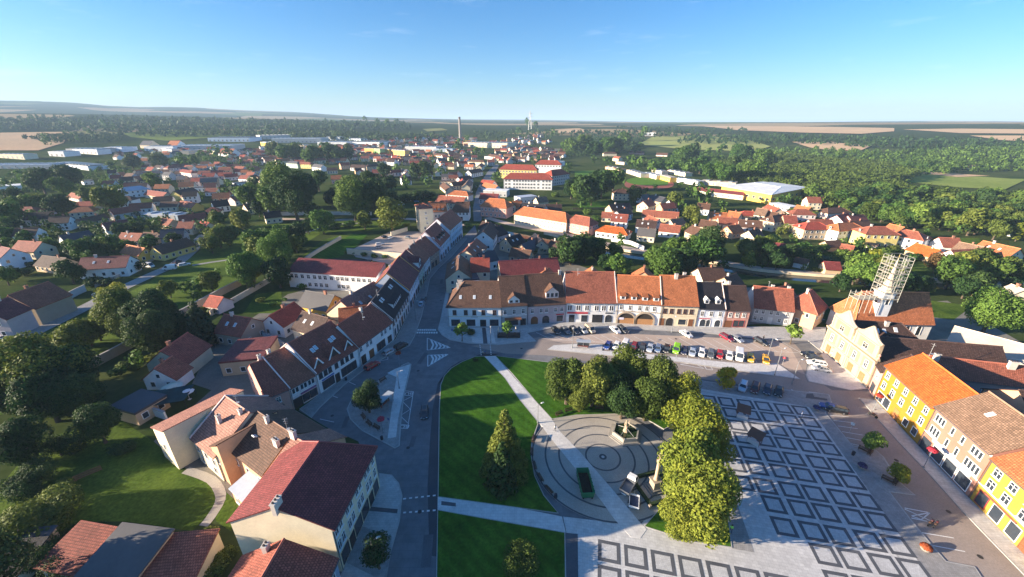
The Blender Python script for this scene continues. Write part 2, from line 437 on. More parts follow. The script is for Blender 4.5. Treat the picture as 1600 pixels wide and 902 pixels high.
    if not flat and not shed and S.get('ridge', True):
        k = MB(); k.tube((q1.x, q1.y, Z + .02), (q2.x, q2.y, Z + .02), .16, n=6)
        if hA: k.tube((q1.x, q1.y, Z + .02), (ea.x, ea.y, zf + .02), .13, n=6); k.tube((q1.x, q1.y, Z + .02), (ed.x, ed.y, zb + .02), .13, n=6)
        if hB: k.tube((q2.x, q2.y, Z + .02), (eb.x, eb.y, zf + .02), .13, n=6); k.tube((q2.x, q2.y, Z + .02), (ec.x, ec.y, zb + .02), .13, n=6)
        k.build('ridge_cap', plain('ridge_' + S['roof'], mul(ROOFC[S['roof']], 1.35), rough=.7), roof)
    # fire walls standing proud of the roof at the party walls
    for side in S.get('fire', ''):
        p0, p1, mm = (a, d, m1) if side == 'A' else (b, c, m2)
        s = 1 if side == 'A' else -1
        f = MB(); hh = .45; wd = t * .22 * s; off = t * .012 * s
        e0, e1 = p0 - n * ov * .9, p1 + n * ov * .9
        zl0, zl1 = he - ov * .9 * sf, he - ov * .9 * sb
        def V(p, z, k2): q = p + off + (wd if k2 else wd * 0); return (q.x, q.y, z)
        A1 = [V(e0, zl0, 0), V(mm, hr, 0), V(e1, zl1, 0)]; A2 = [V(e0, zl0, 1), V(mm, hr, 1), V(e1, zl1, 1)]
        up = lambda P_: [(x, y, z + th + hh * .6) for x, y, z in P_]
        U1, U2 = up(A1), up(A2)
        for i in range(2):
            f.face([A1[i], A1[i + 1], U1[i + 1], U1[i]]); f.face([A2[i + 1], A2[i], U2[i], U2[i + 1]]); f.face([U1[i], U1[i + 1], U2[i + 1], U2[i]])
        f.face([A1[0], U1[0], U2[0], A2[0]]); f.face([A1[2], A2[2], U2[2], U1[2]])
        f.build('fire_wall', wallmat(S.get('firec', 'palepink')), root)
    ang = math.atan2(t.y, t.x)
    def zroof(v):
        dm = ((d - a).length * rf)
        return he + (hr - he) * (v / dm if v <= dm else ((d - a).length - v) / max((d - a).length - dm, .1)) + th
    def pos(u, v): q = a + t * u * L + n * v; return q
    for u, v, hh, ww in S.get('ch', []):
        q = pos(u, v); zr = zroof(v); k = MB(); k.box((q.x, q.y, zr - 1.0), (ww, .62, 1.0 + hh), 0, ang); k.box((q.x, q.y, zr + hh), (ww + .16, .78, .14), 0, ang)
        for s in range(max(1, int(ww / .45))):
            o2 = t * (-ww / 2 + ww * (s + .5) / max(1, int(ww / .45))); k.box((q.x + o2.x, q.y + o2.y, zr + hh + .14), (.22, .22, .25), 1, ang)
        k.build('chimney', [plain('chimney_' + S.get('chc', 'light'), dict(light=(.62, .56, .5), brick=(.32, .15, .1), dark=(.14, .11, .1))[S.get('chc', 'light')], rough=.85), plain('flue_dark', (.05, .04, .04))], roof)
    for u, v in S.get('sky', []):
        q = pos(u, v); sl = math.atan2(hr - he, (d - a).length * rf); zr = zroof(v); k = MB()
        ux, vy = Vector((t.x, t.y, 0)), Vector((n.x * math.cos(sl), n.y * math.cos(sl), math.sin(sl))); up3 = ux.cross(vy)
        if up3.z < 0: up3 = -up3
        cc = Vector((q.x, q.y, zr))
        def blk(w2, h2, z1, z2, mi):
            bt = [cc + ux * sx * w2 + vy * sy * h2 + up3 * z1 for sx, sy in ((-1, -1), (1, -1), (1, 1), (-1, 1))]; tp = [p + up3 * (z2 - z1) for p in bt]; k.hexa([tuple(p) for p in bt], [tuple(p) for p in tp], mi)
        blk(.42, .65, -.1, .09, 0); blk(.32, .54, .05, .1, 1)
        k.build('skylight', [plain('frame_white', (.8, .8, .8)), plain('skylight_pane', (.5, .56, .62), rough=.15)], roof)
    for dz in S.get('dor', []):
        dormer(root, S, dz, a, t, n, L, he, hr, ang, (d - a).length * rf, rm)
    # openings on the street front
    near = S.get('near', False)
    for row in S.get('win', []):
        z, ww, hh, us = row[:4]; st = row[4] if len(row) > 4 else 'cross'; fr = row[5] if len(row) > 5 else 'white'
        if isinstance(us, int): us = [(i + .5) / us for i in range(us)]
        for u in us:
            q = a + t * u * L; put_window(root, q.x, q.y, z, ang, ww, hh, st, fr, near)if near else put_simple(root, q.x, q.y, z, ang, ww, hh)
    for g in S.get('gnd', []):
        kind, u, ww, hh = g[:4]; q = a + t * u * L
        if kind == 'shop': put_window(root, q.x, q.y, g[5] if len(g) > 5 else .5, ang, ww, hh, 'shop', g[4] if len(g) > 4 else 'dark')
        elif kind == 'door': link('door', door_mesh(ww, hh, g[4] if len(g) > 4 else 'brown'), root, (q.x, q.y, 0), ang)
        elif kind == 'gate': link('gate', door_mesh(ww, hh, g[4] if len(g) > 4 else 'dark', True), root, (q.x, q.y, 0), ang)
        elif kind == 'arch': put_window(root, q.x, q.y, .3, ang, ww, hh, 'arch', g[4] if len(g) > 4 else 'white')
        elif kind == 'sign':
            k = MB(); k.box((0, -.07, 0), (ww, .12, g[5]), 0); k.build('shop_sign', plain('sign_' + g[4], dict(red=(.5, .03, .05), blue=(.05, .12, .4), dark=(.05, .05, .06), brown=(.2, .08, .05), yellow=(.8, .6, .05), white=(.75, .75, .75), purple=(.2, .06, .2), grey=(.4, .42, .45))[g[4]]), root, (q.x, q.y, hh), ang)
        elif kind == 'awning':
            k = MB(); k.hexa([(-ww / 2, 0, 0), (ww / 2, 0, 0), (ww / 2, -1.1, -.45), (-ww / 2, -1.1, -.45)][::-1], [(-ww / 2, 0, .1), (ww / 2, 0, .1), (ww / 2, -1.1, -.35), (-ww / 2, -1.1, -.35)][::-1]); k.build('awning', plain('awning_' + g[4], dict(red=(.5, .05, .06), brown=(.25, .1, .05), white=(.7, .68, .62))[g[4]]), root, (q.x, q.y, hh), ang)
    # other walls: plain rows of windows
    for wi, rows in S.get('side', {}).items():
        p, q = {1: (b, c), 2: (c, d), 3: (d, a), 0: (a, b)}[wi]; tt = (q - p); LL = tt.length; tt = tt / LL; an = math.atan2(tt.y, tt.x)
        for z, ww, hh, k in rows:
            ks = [(i + .5) / k for i in range(k)] if isinstance(k, int) else k
            for u in ks:
                x = p + tt * u * LL; put_simple(root, x.x, x.y, z, an, ww, hh)
    # gutter and downpipe on the near houses
    if near and not flat and not shed:
        k = MB(); e0, e1 = a - n * (ov + .06), b - n * (ov + .06); zg = he - ov * sf + .02
        k.tube((e0.x, e0.y, zg), (e1.x, e1.y, zg), .09, n=6); p = a + t * .18 - n * .09
        k.tube((p.x, p.y, .1), (p.x, p.y, he - .25), .06, n=6); k.tube((p.x, p.y, he - .25), (p.x - n.x * ov, p.y - n.y * ov, zg), .06, n=6)
        k.build('gutter', plain('zinc_dark', (.16, .15, .16), rough=.45, metal=.4), root)
    return root
def dormer(root, S, dz, a, t, n, L, he, hr, ang, dm, rm):
    kind, u, ww, hh = dz[:4]; sl = (hr - he) / dm; v0 = dz[4] if len(dz) > 4 else .5
    z0 = he + sl * v0 + .1; q = a + t * u * L + n * v0
    X = lambda x, y, z: (q.x + t.x * x + n.x * y, q.y + t.y * x + n.y * y, z)
    wm = wallmat(dz[5] if len(dz) > 5 else 'white'); w = MB(); r = MB()
    if kind == 'gable':
        pk = ww * .42; dp = (hh + .2) / sl; dpk = (hh + pk) / sl
        w.face([X(-ww / 2, 0, z0), X(ww / 2, 0, z0), X(ww / 2, 0, z0 + hh), X(0, 0, z0 + hh + pk), X(-ww / 2, 0, z0 + hh)])
        w.face([X(-ww / 2, dp, z0 + hh), X(-ww / 2, 0, z0), X(-ww / 2, 0, z0 + hh)]); w.face([X(ww / 2, 0, z0), X(ww / 2, dp, z0 + hh), X(ww / 2, 0, z0 + hh)])
        for s in (-1, 1):
            o = ww / 2 + .22; f = [X(s * o, -.25, z0 + hh - .18), X(0, -.25, z0 + hh + pk + .04), X(0, dpk, z0 + hh + pk + .04), X(s * o, dp, z0 + hh - .18)]
            f2 = [(x, y, z + .14) for x, y, z in f]; r.hexa(f, f2)
    elif kind == 'aframe':
        wm = plain('gable_dark', (.06, .04, .04)); pk = hh; dpk = hh / sl
        w.face([X(-ww / 2, 0, z0), X(ww / 2, 0, z0), X(0, 0, z0 + hh)])
        for s in (-1, 1):
            f = [X(s * (ww / 2 + .3), -.2, z0 - .2), X(0, -.2, z0 + hh + .08), X(0, dpk, z0 + hh + .08), X(s * (ww / 2 + .3), .1, z0 - .2)]; r.hexa(f, [(x, y, z + .14) for x, y, z in f])
        bb = MB()
        for s in (-1, 1):
            f = [X(s * (ww / 2 + .34), -.27, z0 - .28), X(s * (ww / 2 - .15), -.27, z0 - .28), X(0, -.27, z0 + hh - .3), X(0, -.27, z0 + hh + .24)]
            bb.hexa(f, [(x + n.x * -.06, y + n.y * -.06, z) for x, y, z in f])
        bo = None
    elif kind == 'shed':
        dp = hh / max(sl - .25, .2)
        w.face([X(-ww / 2, 0, z0), X(ww / 2, 0, z0), X(ww / 2, 0, z0 + hh), X(-ww / 2, 0, z0 + hh)])
        w.face([X(-ww / 2, dp, z0 + sl * dp), X(-ww / 2, 0, z0), X(-ww / 2, 0, z0 + hh)]); w.face([X(ww / 2, 0, z0), X(ww / 2, dp, z0 + sl * dp), X(ww / 2, 0, z0 + hh)])
        o = ww / 2 + .15; f = [X(-o, -.25, z0 + hh - .06), X(o, -.25, z0 + hh - .06), X(o, dp, z0 + hh + .25 * dp), X(-o, dp, z0 + hh + .25 * dp)]; r.hexa(f, [(x, y, z + .14) for x, y, z in f])
    o = w.build('dormer', wm, root); r.build('dormer_roof', roofmat(dz[6]) if len(dz) > 6 else rm, o)
    if kind == 'aframe': bb.build('barge_board', plain('frame_white', (.8, .8, .8)), o)
    if kind != 'aframe':
        k = max(1, int(ww / 1.3)); pm, fm = window_meshes(min(.9, ww * .55), hh * .62, 'cross', 'white')
        for i in range(k):
            x = -ww / 2 + ww * (i + .5) / k; p = X(x, 0, z0 + hh * .2); link('window', pm, o, p, ang)
    return o

# ------------------------------------------------------------------ trees
def crown_arrays(seed, shape, n, leaf):
    """leaf clumps spread over the shells of many lobes; unit height"""
    g = np.random.default_rng(seed)
    if shape == 'broad':
        k = 16; c = g.normal(size=(k, 3)); c /= np.linalg.norm(c, axis=1)[:, None]; c *= g.uniform(.35, 1, (k, 1)) ** .5
        cen = c * np.array([.30, .30, .31]) + np.array([0, 0, .54]); rad = g.uniform(.13, .23, k)
        cen = np.vstack([cen, [[0, 0, .55]]]); rad = np.append(rad, .27)
    elif shape == 'oval':
        k = 14; zz = np.linspace(.26, .9, k) + g.uniform(-.04, .04, k); a = g.uniform(0, 6.28, k); w = np.sqrt(np.clip(1 - ((zz - .52) / .46) ** 2, .05, 1)) * .17
        cen = np.stack([np.cos(a) * w, np.sin(a) * w, zz], 1); rad = .09 + w * .62
    elif shape == 'bush':
        k = 9; a = g.uniform(0, 6.28, k); w = g.uniform(.1, .4, k); cen = np.stack([np.cos(a) * w, np.sin(a) * w, g.uniform(.25, .62, k)], 1); rad = g.uniform(.25, .38, k)
    elif shape == 'spruce':
        k = 60; zz = np.linspace(.06, .96, k); a = np.arange(k) * 2.4; w = (1 - zz) * .21 + .01
        cen = np.stack([np.cos(a) * w, np.sin(a) * w, zz - w * .2], 1); rad = .025 + (1 - zz) * .10
    elif shape == 'ball':
        cen = g.normal(size=(9, 3)); cen /= np.linalg.norm(cen, axis=1)[:, None]; cen = cen * .16 + np.array([0, 0, .68]); rad = g.uniform(.15, .2, 9)
    lt = g.uniform(-.22, .22, len(rad))
    wt = rad ** 2; i = g.choice(len(rad), n, p=wt / wt.sum())
    d = g.normal(size=(n, 3)); d[:, 2] += .25; d /= np.linalg.norm(d, axis=1)[:, None]
    p = cen[i] + d * (rad[i] * g.uniform(.72, 1.06, n))[:, None]
    dist = np.linalg.norm(p[:, None, :] - cen[None], axis=2) / rad[None]
    inside = (dist < .68).sum(1) > 0
    p[inside] = cen[i][inside] + d[inside] * (rad[i][inside] * 1.0)[:, None]
    nn = d + g.normal(size=(n, 3)) * .45; nn /= np.linalg.norm(nn, axis=1)[:, None]
    h = g.normal(size=(n, 3)); u = np.cross(nn, h); u /= np.linalg.norm(u, axis=1)[:, None]; v = np.cross(nn, u)
    s = leaf * g.uniform(.45, 1.6, n)[:, None]
    q = np.stack([p - u * s * .8, p - v * s * .5 + nn * s * .12, p + u * s * .8, p + v * s * .5 + nn * s * .12], 1).reshape(-1, 3)
    tone = np.clip(.5 + lt[i] + g.normal(0, .17, n), 0, 1)
    return q, np.repeat(tone, 4)
def arrays_mesh(name, verts, tone, m, quads=None):
    n = len(verts)
    me = bpy.data.meshes.new(name); me.vertices.add(n); me.vertices.foreach_set('co', np.asarray(verts, np.float32).ravel())
    f = np.arange(n, dtype=np.int32) if quads is None else np.asarray(quads, np.int32).ravel()
    sz = 4 if quads is None else quads.shape[1]
    me.loops.add(len(f)); me.loops.foreach_set('vertex_index', f); k = len(f) // sz
    me.polygons.add(k); me.polygons.foreach_set('loop_start', np.arange(k, dtype=np.int32) * sz); me.polygons.foreach_set('loop_total', np.full(k, sz, np.int32))
    at = me.attributes.new('tone', 'FLOAT', 'POINT'); at.data.foreach_set('value', np.asarray(tone, np.float32))
    me.materials.append(m); me.update(); me.validate(); return me
BARK = None
def trunk_mesh(seed, h0, r, limbs=5, z1=.62):
    g = random.Random(seed); b = MB(); p = Vector((0, 0, -.01)); pts = [p.copy()]
    for i in range(4): p = p + Vector((g.uniform(-.012, .012), g.uniform(-.012, .012), z1 / 4)); pts.append(p.copy())
    for i in range(4): b.tube(pts[i], pts[i + 1], r * (1.25 - .24 * i if i else 1.5), r * (1.25 - .24 * (i + 1)), n=7, caps=False)
    for i in range(limbs):
        a = i * 2.4 + g.uniform(-.4, .4); s = pts[2].lerp(pts[3], g.random()); e = s + Vector((math.cos(a) * g.uniform(.12, .24), math.sin(a) * g.uniform(.12, .24), g.uniform(.1, .25)))
        b.tube(s, e, r * .5, r * .15, n=5, caps=False)
    return b.mesh('trunk', plain('bark', (.10, .075, .055), rough=.9))
LEAF = {}
def leaf_kind(k):
    d = dict(green=((0.0234, 0.065, 0.013), (0.111, 0.202, 0.0338)), dark=((0.013, 0.039, 0.013), (0.0546, 0.111, 0.026)), olive=((0.0442, 0.0728, 0.013), (0.176, 0.227, 0.039)),
             yellow=((.070, .115, .012), (.28, .30, .032)), mellow=((.062, .108, .014), (.235, .285, .036)), gold=((0.364, 0.26, 0.0195), (0.754, 0.546, 0.039)), lime=((0.039, 0.0975, 0.0156), (0.182, 0.299, 0.052)), spruce=((0.0104, 0.0286, 0.0156), (0.039, 0.0754, 0.0312)), rust=((0.078, 0.0455, 0.0195), (0.221, 0.13, 0.052)), silver=((0.065, 0.091, 0.0455), (0.221, 0.26, 0.13)))[k]
    return leafmat('leaves_' + k, *d)
TM = {}
def tree_meshes(shape, lod, kind, var):
    k = (shape, lod, kind, var)
    if k in TM: return TM[k]
    n, s = {3: (15000, .020), 2: (3000, .044), 1: (950, .075), 0: (320, .115)}[lod]
    if shape in ('spruce',): s *= .8
    if shape == 'bush': s *= 1.4; n = n // 2
    if shape == 'ball': n = n // 3; s *= 1.1
    if shape == 'oval': s *= .8
    v, t = crown_arrays(hash((shape, lod, var)) % 1000 if False else (len(shape) * 100 + lod * 10 + var), shape, n, s)
    cm = arrays_mesh('crown', v, t, leaf_kind(kind))
    tk = ('trunk', shape, var)
    if tk not in TM:
        TM[tk] = trunk_mesh(var + 3, .3, {'broad': .026, 'oval': .022, 'spruce': .018, 'bush': .03, 'ball': .022}[shape], 0 if shape in ('spruce', 'bush') else 6, {'spruce': .9, 'bush': .35, 'ball': .55}.get(shape, .62))
    TM[k] = (cm, TM[tk]); return TM[k]
def tree(x, y, h, w, shape, lod, kind, var, label, group=None, name=None, z=0.0, rz=None):
    cm, tm = tree_meshes(shape, lod, kind, var)
    base = {'broad': .86, 'oval': .46, 'spruce': .46, 'bush': 1.1, 'ball': .66}[shape]
    s = w / base
    nm = name or {'spruce': 'spruce_tree', 'bush': 'bush', 'oval': 'slender_tree', 'ball': 'clipped_tree'}.get(shape, 'broadleaf_tree')
    o = empty(nm, (x, y, z), rz if rz is not None else (x * 7.3 + y * 3.1) % 6.28)
    tag(o, label, 'bush' if shape == 'bush' else 'tree', group)
    for part, me in (('crown', cm), ('trunk', tm)):
        c = link(part, me, o); c.scale = (s, s, h)
    return o
def woodland(name, pts, kind, seed, label, lod_n=70, leaf=.2):
    """a far wood that reads as one mass"""
    g = np.random.default_rng(seed); protos = [crown_arrays(seed + i, 'broad', lod_n, leaf) for i in range(4)]
    V, T = [], []
    for x, y, h in pts:
        gz = terr(x, y)
        v, t = protos[g.integers(4)]; a = g.uniform(0, 6.28); w = h * g.uniform(.8, 1.15); c, s = np.cos(a), np.sin(a)
        q = np.stack([(v[:, 0] * c - v[:, 1] * s) * w + x, (v[:, 0] * s + v[:, 1] * c) * w + y, v[:, 2] * h * 1.05 - .1 * h + gz], 1)
        V.append(q); T.append(np.clip(t + g.normal(0, .14), 0, 1))
    if not V: return
    me = arrays_mesh(name, np.vstack(V), np.concatenate(T), leaf_kind(kind)); o = link(name, me); tag(o, label, 'woodland', None, 'stuff'); return o

# ------------------------------------------------------------------ cars
CARP = {}
def loft(b, secs, mi=0, cap=True, smooth=True):
    for A, B in zip(secs, secs[1:]):
        n = len(A)
        for i in range(n):
            j = (i + 1) % n; b.face([A[i], A[j], B[j], B[i]], mi, smooth=smooth)
    if cap: b.face(list(reversed(secs[0])), mi); b.face(secs[-1], mi)
def car_proto(kind):
    """body, windows, wheels (> rim), lamps, plates; nose towards +x"""
    if kind in CARP: return CARP[kind]
    L, W, Ht, hood, cab0, cab1, roof0, roof1 = dict(
        hatch=(4.05, 1.74, 1.47, .93, .95, -1.98, .35, -1.55), sedan=(4.5, 1.78, 1.45, .95, 1.05, -1.75, .4, -1.05), estate=(4.55, 1.78, 1.48, .95, 1.1, -2.2, .45, -1.95),
        suv=(4.45, 1.85, 1.68, 1.06, 1.05, -2.15, .45, -1.85), van=(5.2, 1.98, 2.3, 1.2, 1.95, -2.55, 1.35, -2.5), smallvan=(4.4, 1.8, 1.85, 1.08, 1.4, -2.15, .75, -2.1))[kind]
    h2 = L / 2; w = W / 2
    def sec(x, zt, ws, zb=.24): return [(x, -w * ws * .94, zb), (x, -w * ws, zb + .22), (x, -w * ws, zt - .16), (x, -w * ws * .9, zt), (x, w * ws * .9, zt), (x, w * ws, zt - .16), (x, w * ws, zb + .22), (x, w * ws * .94, zb)]
    body = MB()
    tail = hood if kind in ('sedan',) else hood + .02
    loft(body, [sec(-h2, tail - .18, .86, .34), sec(-h2 + .12, tail - .03, .95, .26), sec(-h2 + .6, tail, 1), sec(0, hood + .0, 1), sec(h2 - 1.0, hood - .03, 1), sec(h2 - .3, hood - .15, .95), sec(h2, hood - .36, .8, .32)])
    def cab(x, z, ws): return [(x, -w * ws, z), (x, w * ws, z)]
    wb, wt = .89, .70
    if kind in ('van', 'smallvan'): wb, wt = .94, .82
    zt = Ht; zb = hood - .04
    P = dict(fl=(cab0, -w * wb, zb), fr=(cab0, w * wb, zb), bl=(cab1, -w * wb, zb), br=(cab1, w * wb, zb), tfl=(roof0, -w * wt, zt - .05), tfr=(roof0, w * wt, zt - .05), tbl=(roof1, -w * wt, zt - .05), tbr=(roof1, w * wt, zt - .05))
    gl = MB(); g4 = lambda a, c, d, e: gl.face([P[a], P[c], P[d], P[e]])
    g4('fl', 'fr', 'tfr', 'tfl'); g4('br', 'bl', 'tbl', 'tbr'); g4('bl', 'fl', 'tfl', 'tbl'); g4('fr', 'br', 'tbr', 'tfr')
    rf = MB()
    rx0, rx1 = roof0 + .06, roof1 - .04
    rf.hexa([(rx1, -w * wt - .02, zt - .07), (rx0, -w * wt - .02, zt - .07), (rx0, w * wt + .02, zt - .07), (rx1, w * wt + .02, zt - .07)], [(rx1 + .15, -w * wt + .1, zt), (rx0 - .15, -w * wt + .1, zt), (rx0 - .15, w * wt - .1, zt), (rx1 + .15, w * wt - .1, zt)])
    body.v0 = len(body.v)
    off = len(body.v); body.v += rf.v; body.f += [tuple(i + off for i in f) for f in rf.f]; body.mi += rf.mi; body.uv += rf.uv; body.smooth += rf.smooth
    for s in (-1, 1):
        A = lambda k: Vector(P[k[0] + ('l' if s < 0 else 'r')] if len(k) == 1 else P[k + ('l' if s < 0 else 'r')])
        body.tube(A('f') + Vector((0, s * .012, 0)), A('tf') + Vector((0, s * .012, 0)), .05, n=5); body.tube(A('b') + Vector((0, s * .012, 0)), A('tb') + Vector((0, s * .012, 0)), .07, n=5)
        for t in ((.45,) if kind in ('van', 'hatch') else (.4, .72)):
            body.tube(A('f').lerp(A('b'), t) + Vector((0, s * .012, 0)), A('tf').lerp(A('tb'), t) + Vector((0, s * .012, 0)), .04, n=5)
        body.box((cab0 - .35, s * (w + .09), hood - .02), (.16, .2, .14))
    if kind in ('van', 'smallvan'):
        y = w * .965
        for s in (-1, 1):
            x0, x1 = -h2 + .1, (.55 if kind == 'van' else .1); body.hexa([(x0, s * w * .93, hood - .1), (x1, s * w * .93, hood - .1), (x1, s * (w * .95), hood - .1), (x0, s * (w * .95), hood - .1)], [(x0, s * w * .82, zt - .06), (x1, s * w * .82, zt - .06), (x1, s * (w * .85), zt - .06), (x0, s * (w * .85), zt - .06)])
    wh = MB(); wh.tube((0, -.1, 0), (0, .1, 0), .32, n=14); rim = MB(); rim.tube((0, -.11, 0), (0, .11, 0), .2, n=10)
    hl = MB(); hl.box((0, 0, 0), (.16, .34, .17)); tl = MB(); tl.box((0, 0, 0), (.1, .26, .3))
    pl = MB(); pl.box((0, 0, 0), (.04, .5, .12))
    CARP[kind] = dict(body=body.mesh('body', plain('car_paint', (.5, .5, .5))), glass=gl.mesh('window_glass', glass()), wheel=wh.mesh('wheel', plain('tyre', (.02, .02, .02), rough=.8)), rim=rim.mesh('rim', plain('rim', (.45, .45, .46), rough=.3, metal=.8)),
        hl=hl.mesh('headlight', plain('headlight', (.75, .77, .8), rough=.15)), tl=tl.mesh('tail_light', plain('tail_light', (.35, .01, .01), rough=.25)), pl=pl.mesh('number_plate', plain('plate', (.75, .75, .72))), L=L, W=W, hood=hood, Ht=Ht)
    return CARP[kind]
PAINTS = dict(white=(.80, .80, .79), black=(.012, .012, .014), dark=(.035, .04, .05), grey=(.17, .18, .19), silver=(.48, .50, .52), blue=(.015, .05, .24), steel=(.18, .27, .42), palesilver=(.55, .62, .70), red=(.40, .012, .015), darkred=(.10, .012, .012), wine=(.22, .01, .03), green=(.24, .60, .02), yellow=(.72, .44, .03), beige=(.55, .47, .36), bee=(.75, .40, .02), navy=(.02, .025, .06))
def paint(c):
    k = 'paint_' + c
    if k in MATS: return MATS[k]
    m, nt, b = _nodes(k); b.inputs['Base Color'].default_value = c4(PAINTS[c]); b.inputs['Roughness'].default_value = .32; b.inputs['Coat Weight'].default_value = .5; b.inputs['Coat Roughness'].default_value = .08
    if c in ('silver', 'grey', 'steel', 'palesilver', 'beige'): b.inputs['Metallic'].default_value = .35
    MATS[k] = m; return m
def car(x, y, heading, kind, colour, label, group, z=0.0):
    p = car_proto(kind); o = empty('parked_car' if kind not in ('van', 'smallvan') else 'parked_van', (x, y, z), heading); tag(o, label, 'van' if kind in ('van', 'smallvan') else 'car', group)
    bd = link('body', p['body'], o); bd.material_slots[0].link = 'OBJECT'; bd.material_slots[0].material = paint(colour)
    if colour == 'bee':
        k = MB()
        for xx in (-1.5, -.75, 0.95, 1.5):
            zt = p['hood'] + .012 if xx > .6 else p['Ht'] + .012
            k.box((xx, 0, zt - .02), (.3, p['W'] * (.86 if xx > .6 else .6), .02))
        for xx in (-1.5, -.5, .6, 1.4):
            for s in (-1, 1): k.box((xx, s * (p['W'] / 2 + .004), .45), (.32, .02, .4))
        k.build('black_stripe', plain('stripe_black', (.015, .015, .015)), o)
    link('window_glass', p['glass'], o)
    for sx in (-1, 1):
        for sy in (-1, 1):
            w = link('wheel', p['wheel'], o, (sx * p['L'] * .30, sy * (p['W'] / 2 - .08), .32)); link('rim', p['rim'], w)
    for sy in (-1, 1):
        link('headlight', p['hl'], o, (p['L'] / 2 - .12, sy * p['W'] * .33, p['hood'] - .42)); link('tail_light', p['tl'], o, (-p['L'] / 2 + .03, sy * p['W'] * .37, p['hood'] - .38))
    link('number_plate', p['pl'], o, (p['L'] / 2 - .0, 0, .42)); link('number_plate', p['pl'], o, (-p['L'] / 2, 0, .55))
    return o

# ------------------------------------------------------------------ street furniture
FM = {}
def fm(key, fn):
    if key not in FM: FM[key] = fn()
    return FM[key]
def lamp(x, y, label, h=6.0, group='street lamps round the square', z=0.0, rz=0.0, style='arm'):
    o = empty('street_lamp', (x, y, z), rz); tag(o, label, 'street lamp', group)
    def post():
        b = MB(); b.lathe((0, 0, 0), [(.16, 0), (.16, .5), (.10, .6), (.075, h * .5), (.055, h)], 8); b.tube((0, 0, h - .05), (.9, 0, h + .15), .04, .035, 6); return b.mesh('post', plain('lamp_post', (.22, .23, .24), rough=.5, metal=.3))
    def head():
        b = MB(); b.box((1.1, 0, h + .1), (.75, .3, .14), 0, 0, .8); b.box((1.1, 0, h + .07), (.6, .22, .03)); return b.mesh('lamp_head', plain('lamp_head', (.6, .6, .6), rough=.4))
    link('post', fm(('post', h), post), o); link('lamp_head', fm(('head', h), head), o); return o
def planter_post(x, y, label, h=3.4, group='flower baskets on posts', z=0.0):
    o = empty('flower_post', (x, y, z)); tag(o, label, 'flower post', group)
    def post():
        b = MB(); b.lathe((0, 0, 0), [(.2, 0), (.2, .12), (.06, .2), (.05, h)], 8); return b.mesh('post', plain('lamp_post', (.22, .23, .24)))
    def bowl():
        b = MB(); b.lathe((0, 0, h - .25), [(.15, 0), (.55, .2), (.6, .35), (.55, .35)], 12); return b.mesh('bowl', plain('bowl_brown', (.12, .07, .05)))
    def flo():
        g = np.random.default_rng(4); n = 260; d = g.normal(size=(n, 3)); d[:, 2] = np.abs(d[:, 2]) * .8 - .1; d /= np.linalg.norm(d, axis=1)[:, None]
        p = d * np.array([.85, .85, .5]) * g.uniform(.7, 1, (n, 1)) + np.array([0, 0, h + .12]); u = np.cross(d, g.normal(size=(n, 3))); u /= np.linalg.norm(u, axis=1)[:, None]; v = np.cross(d, u); s = .13
        q = np.stack([p - u * s, p - v * s, p + u * s, p + v * s], 1).reshape(-1, 3); return arrays_mesh('flowers', q, np.repeat(g.uniform(0, 1, n), 4), leafmat('petals_red', (.28, .02, .02), (.62, .07, .06)))
    link('post', fm(('ppost', h), post), o); link('bowl', fm(('pbowl', h), bowl), o); link('flowers', fm(('pflo', h), flo), o); return o
def flower_tub(x, y, label, group=None, kind='petals_orange', r=.95, z=0.0):
    o = empty('flower_tub', (x, y, z)); tag(o, label, 'flower tub', group)
    def tub():
        b = MB(); b.lathe((0, 0, 0), [(.45, 0), (.6, .1), (.75, .6), (.68, .6)], 14); return b.mesh('tub', plain('stone_tub', (.3, .27, .24)))
    def flo():
        g = np.random.default_rng(8); n = 420; d = g.normal(size=(n, 3)); d[:, 2] = np.abs(d[:, 2]); d /= np.linalg.norm(d, axis=1)[:, None]
        p = d * np.array([.8, .8, .6]) * g.uniform(.7, 1, (n, 1)) + np.array([0, 0, .55]); u = np.cross(d, g.normal(size=(n, 3))); u /= np.linalg.norm(u, axis=1)[:, None]; v = np.cross(d, u); s = .15
        q = np.stack([p - u * s, p - v * s, p + u * s, p + v * s], 1).reshape(-1, 3)
        m = leafmat('petals_orange', (.22, .04, .02), (.50, .10, .04)) if kind == 'petals_orange' else leafmat('petals_violet', (.03, .03, .07), (.10, .08, .22)); return arrays_mesh('flowers', q, np.repeat(g.uniform(0, 1, n), 4), m)
    link('tub', fm('tub', tub), o); link('flowers', fm(('tubf', kind), flo), o); return o
def bench(x, y, rz, label, group, z=0.0, back=True):
    o = empty('park_bench', (x, y, z), rz); tag(o, label, 'bench', group)
    def seat():
        b = MB()
        for i in range(4): b.box((0, -.2 + i * .13, .43), (2.0, .1, .05))
        return b.mesh('seat', plain('bench_wood', (.10, .055, .035)))
    def bk():
        b = MB()
        for i in range(3): b.box((0, .30 + i * .035, .55 + i * .14), (2.0, .04, .1))
        return b.mesh('backrest', plain('bench_wood', (.10, .055, .035)))
    def lg():
        b = MB(); b.box((0, -.2, 0), (.07, .07, .43)); b.box((0, .25, 0), (.07, .07, .95)); b.box((0, 0, .38), (.07, .5, .05)); return b.mesh('leg', plain('cast_iron', (.03, .03, .032)))
    link('seat', fm('bseat', seat), o)
    if back: link('backrest', fm('bback', bk), o)
    for s in (-1, 1): link('leg', fm('bleg', lg), o, (s * .85, 0, 0))
    return o
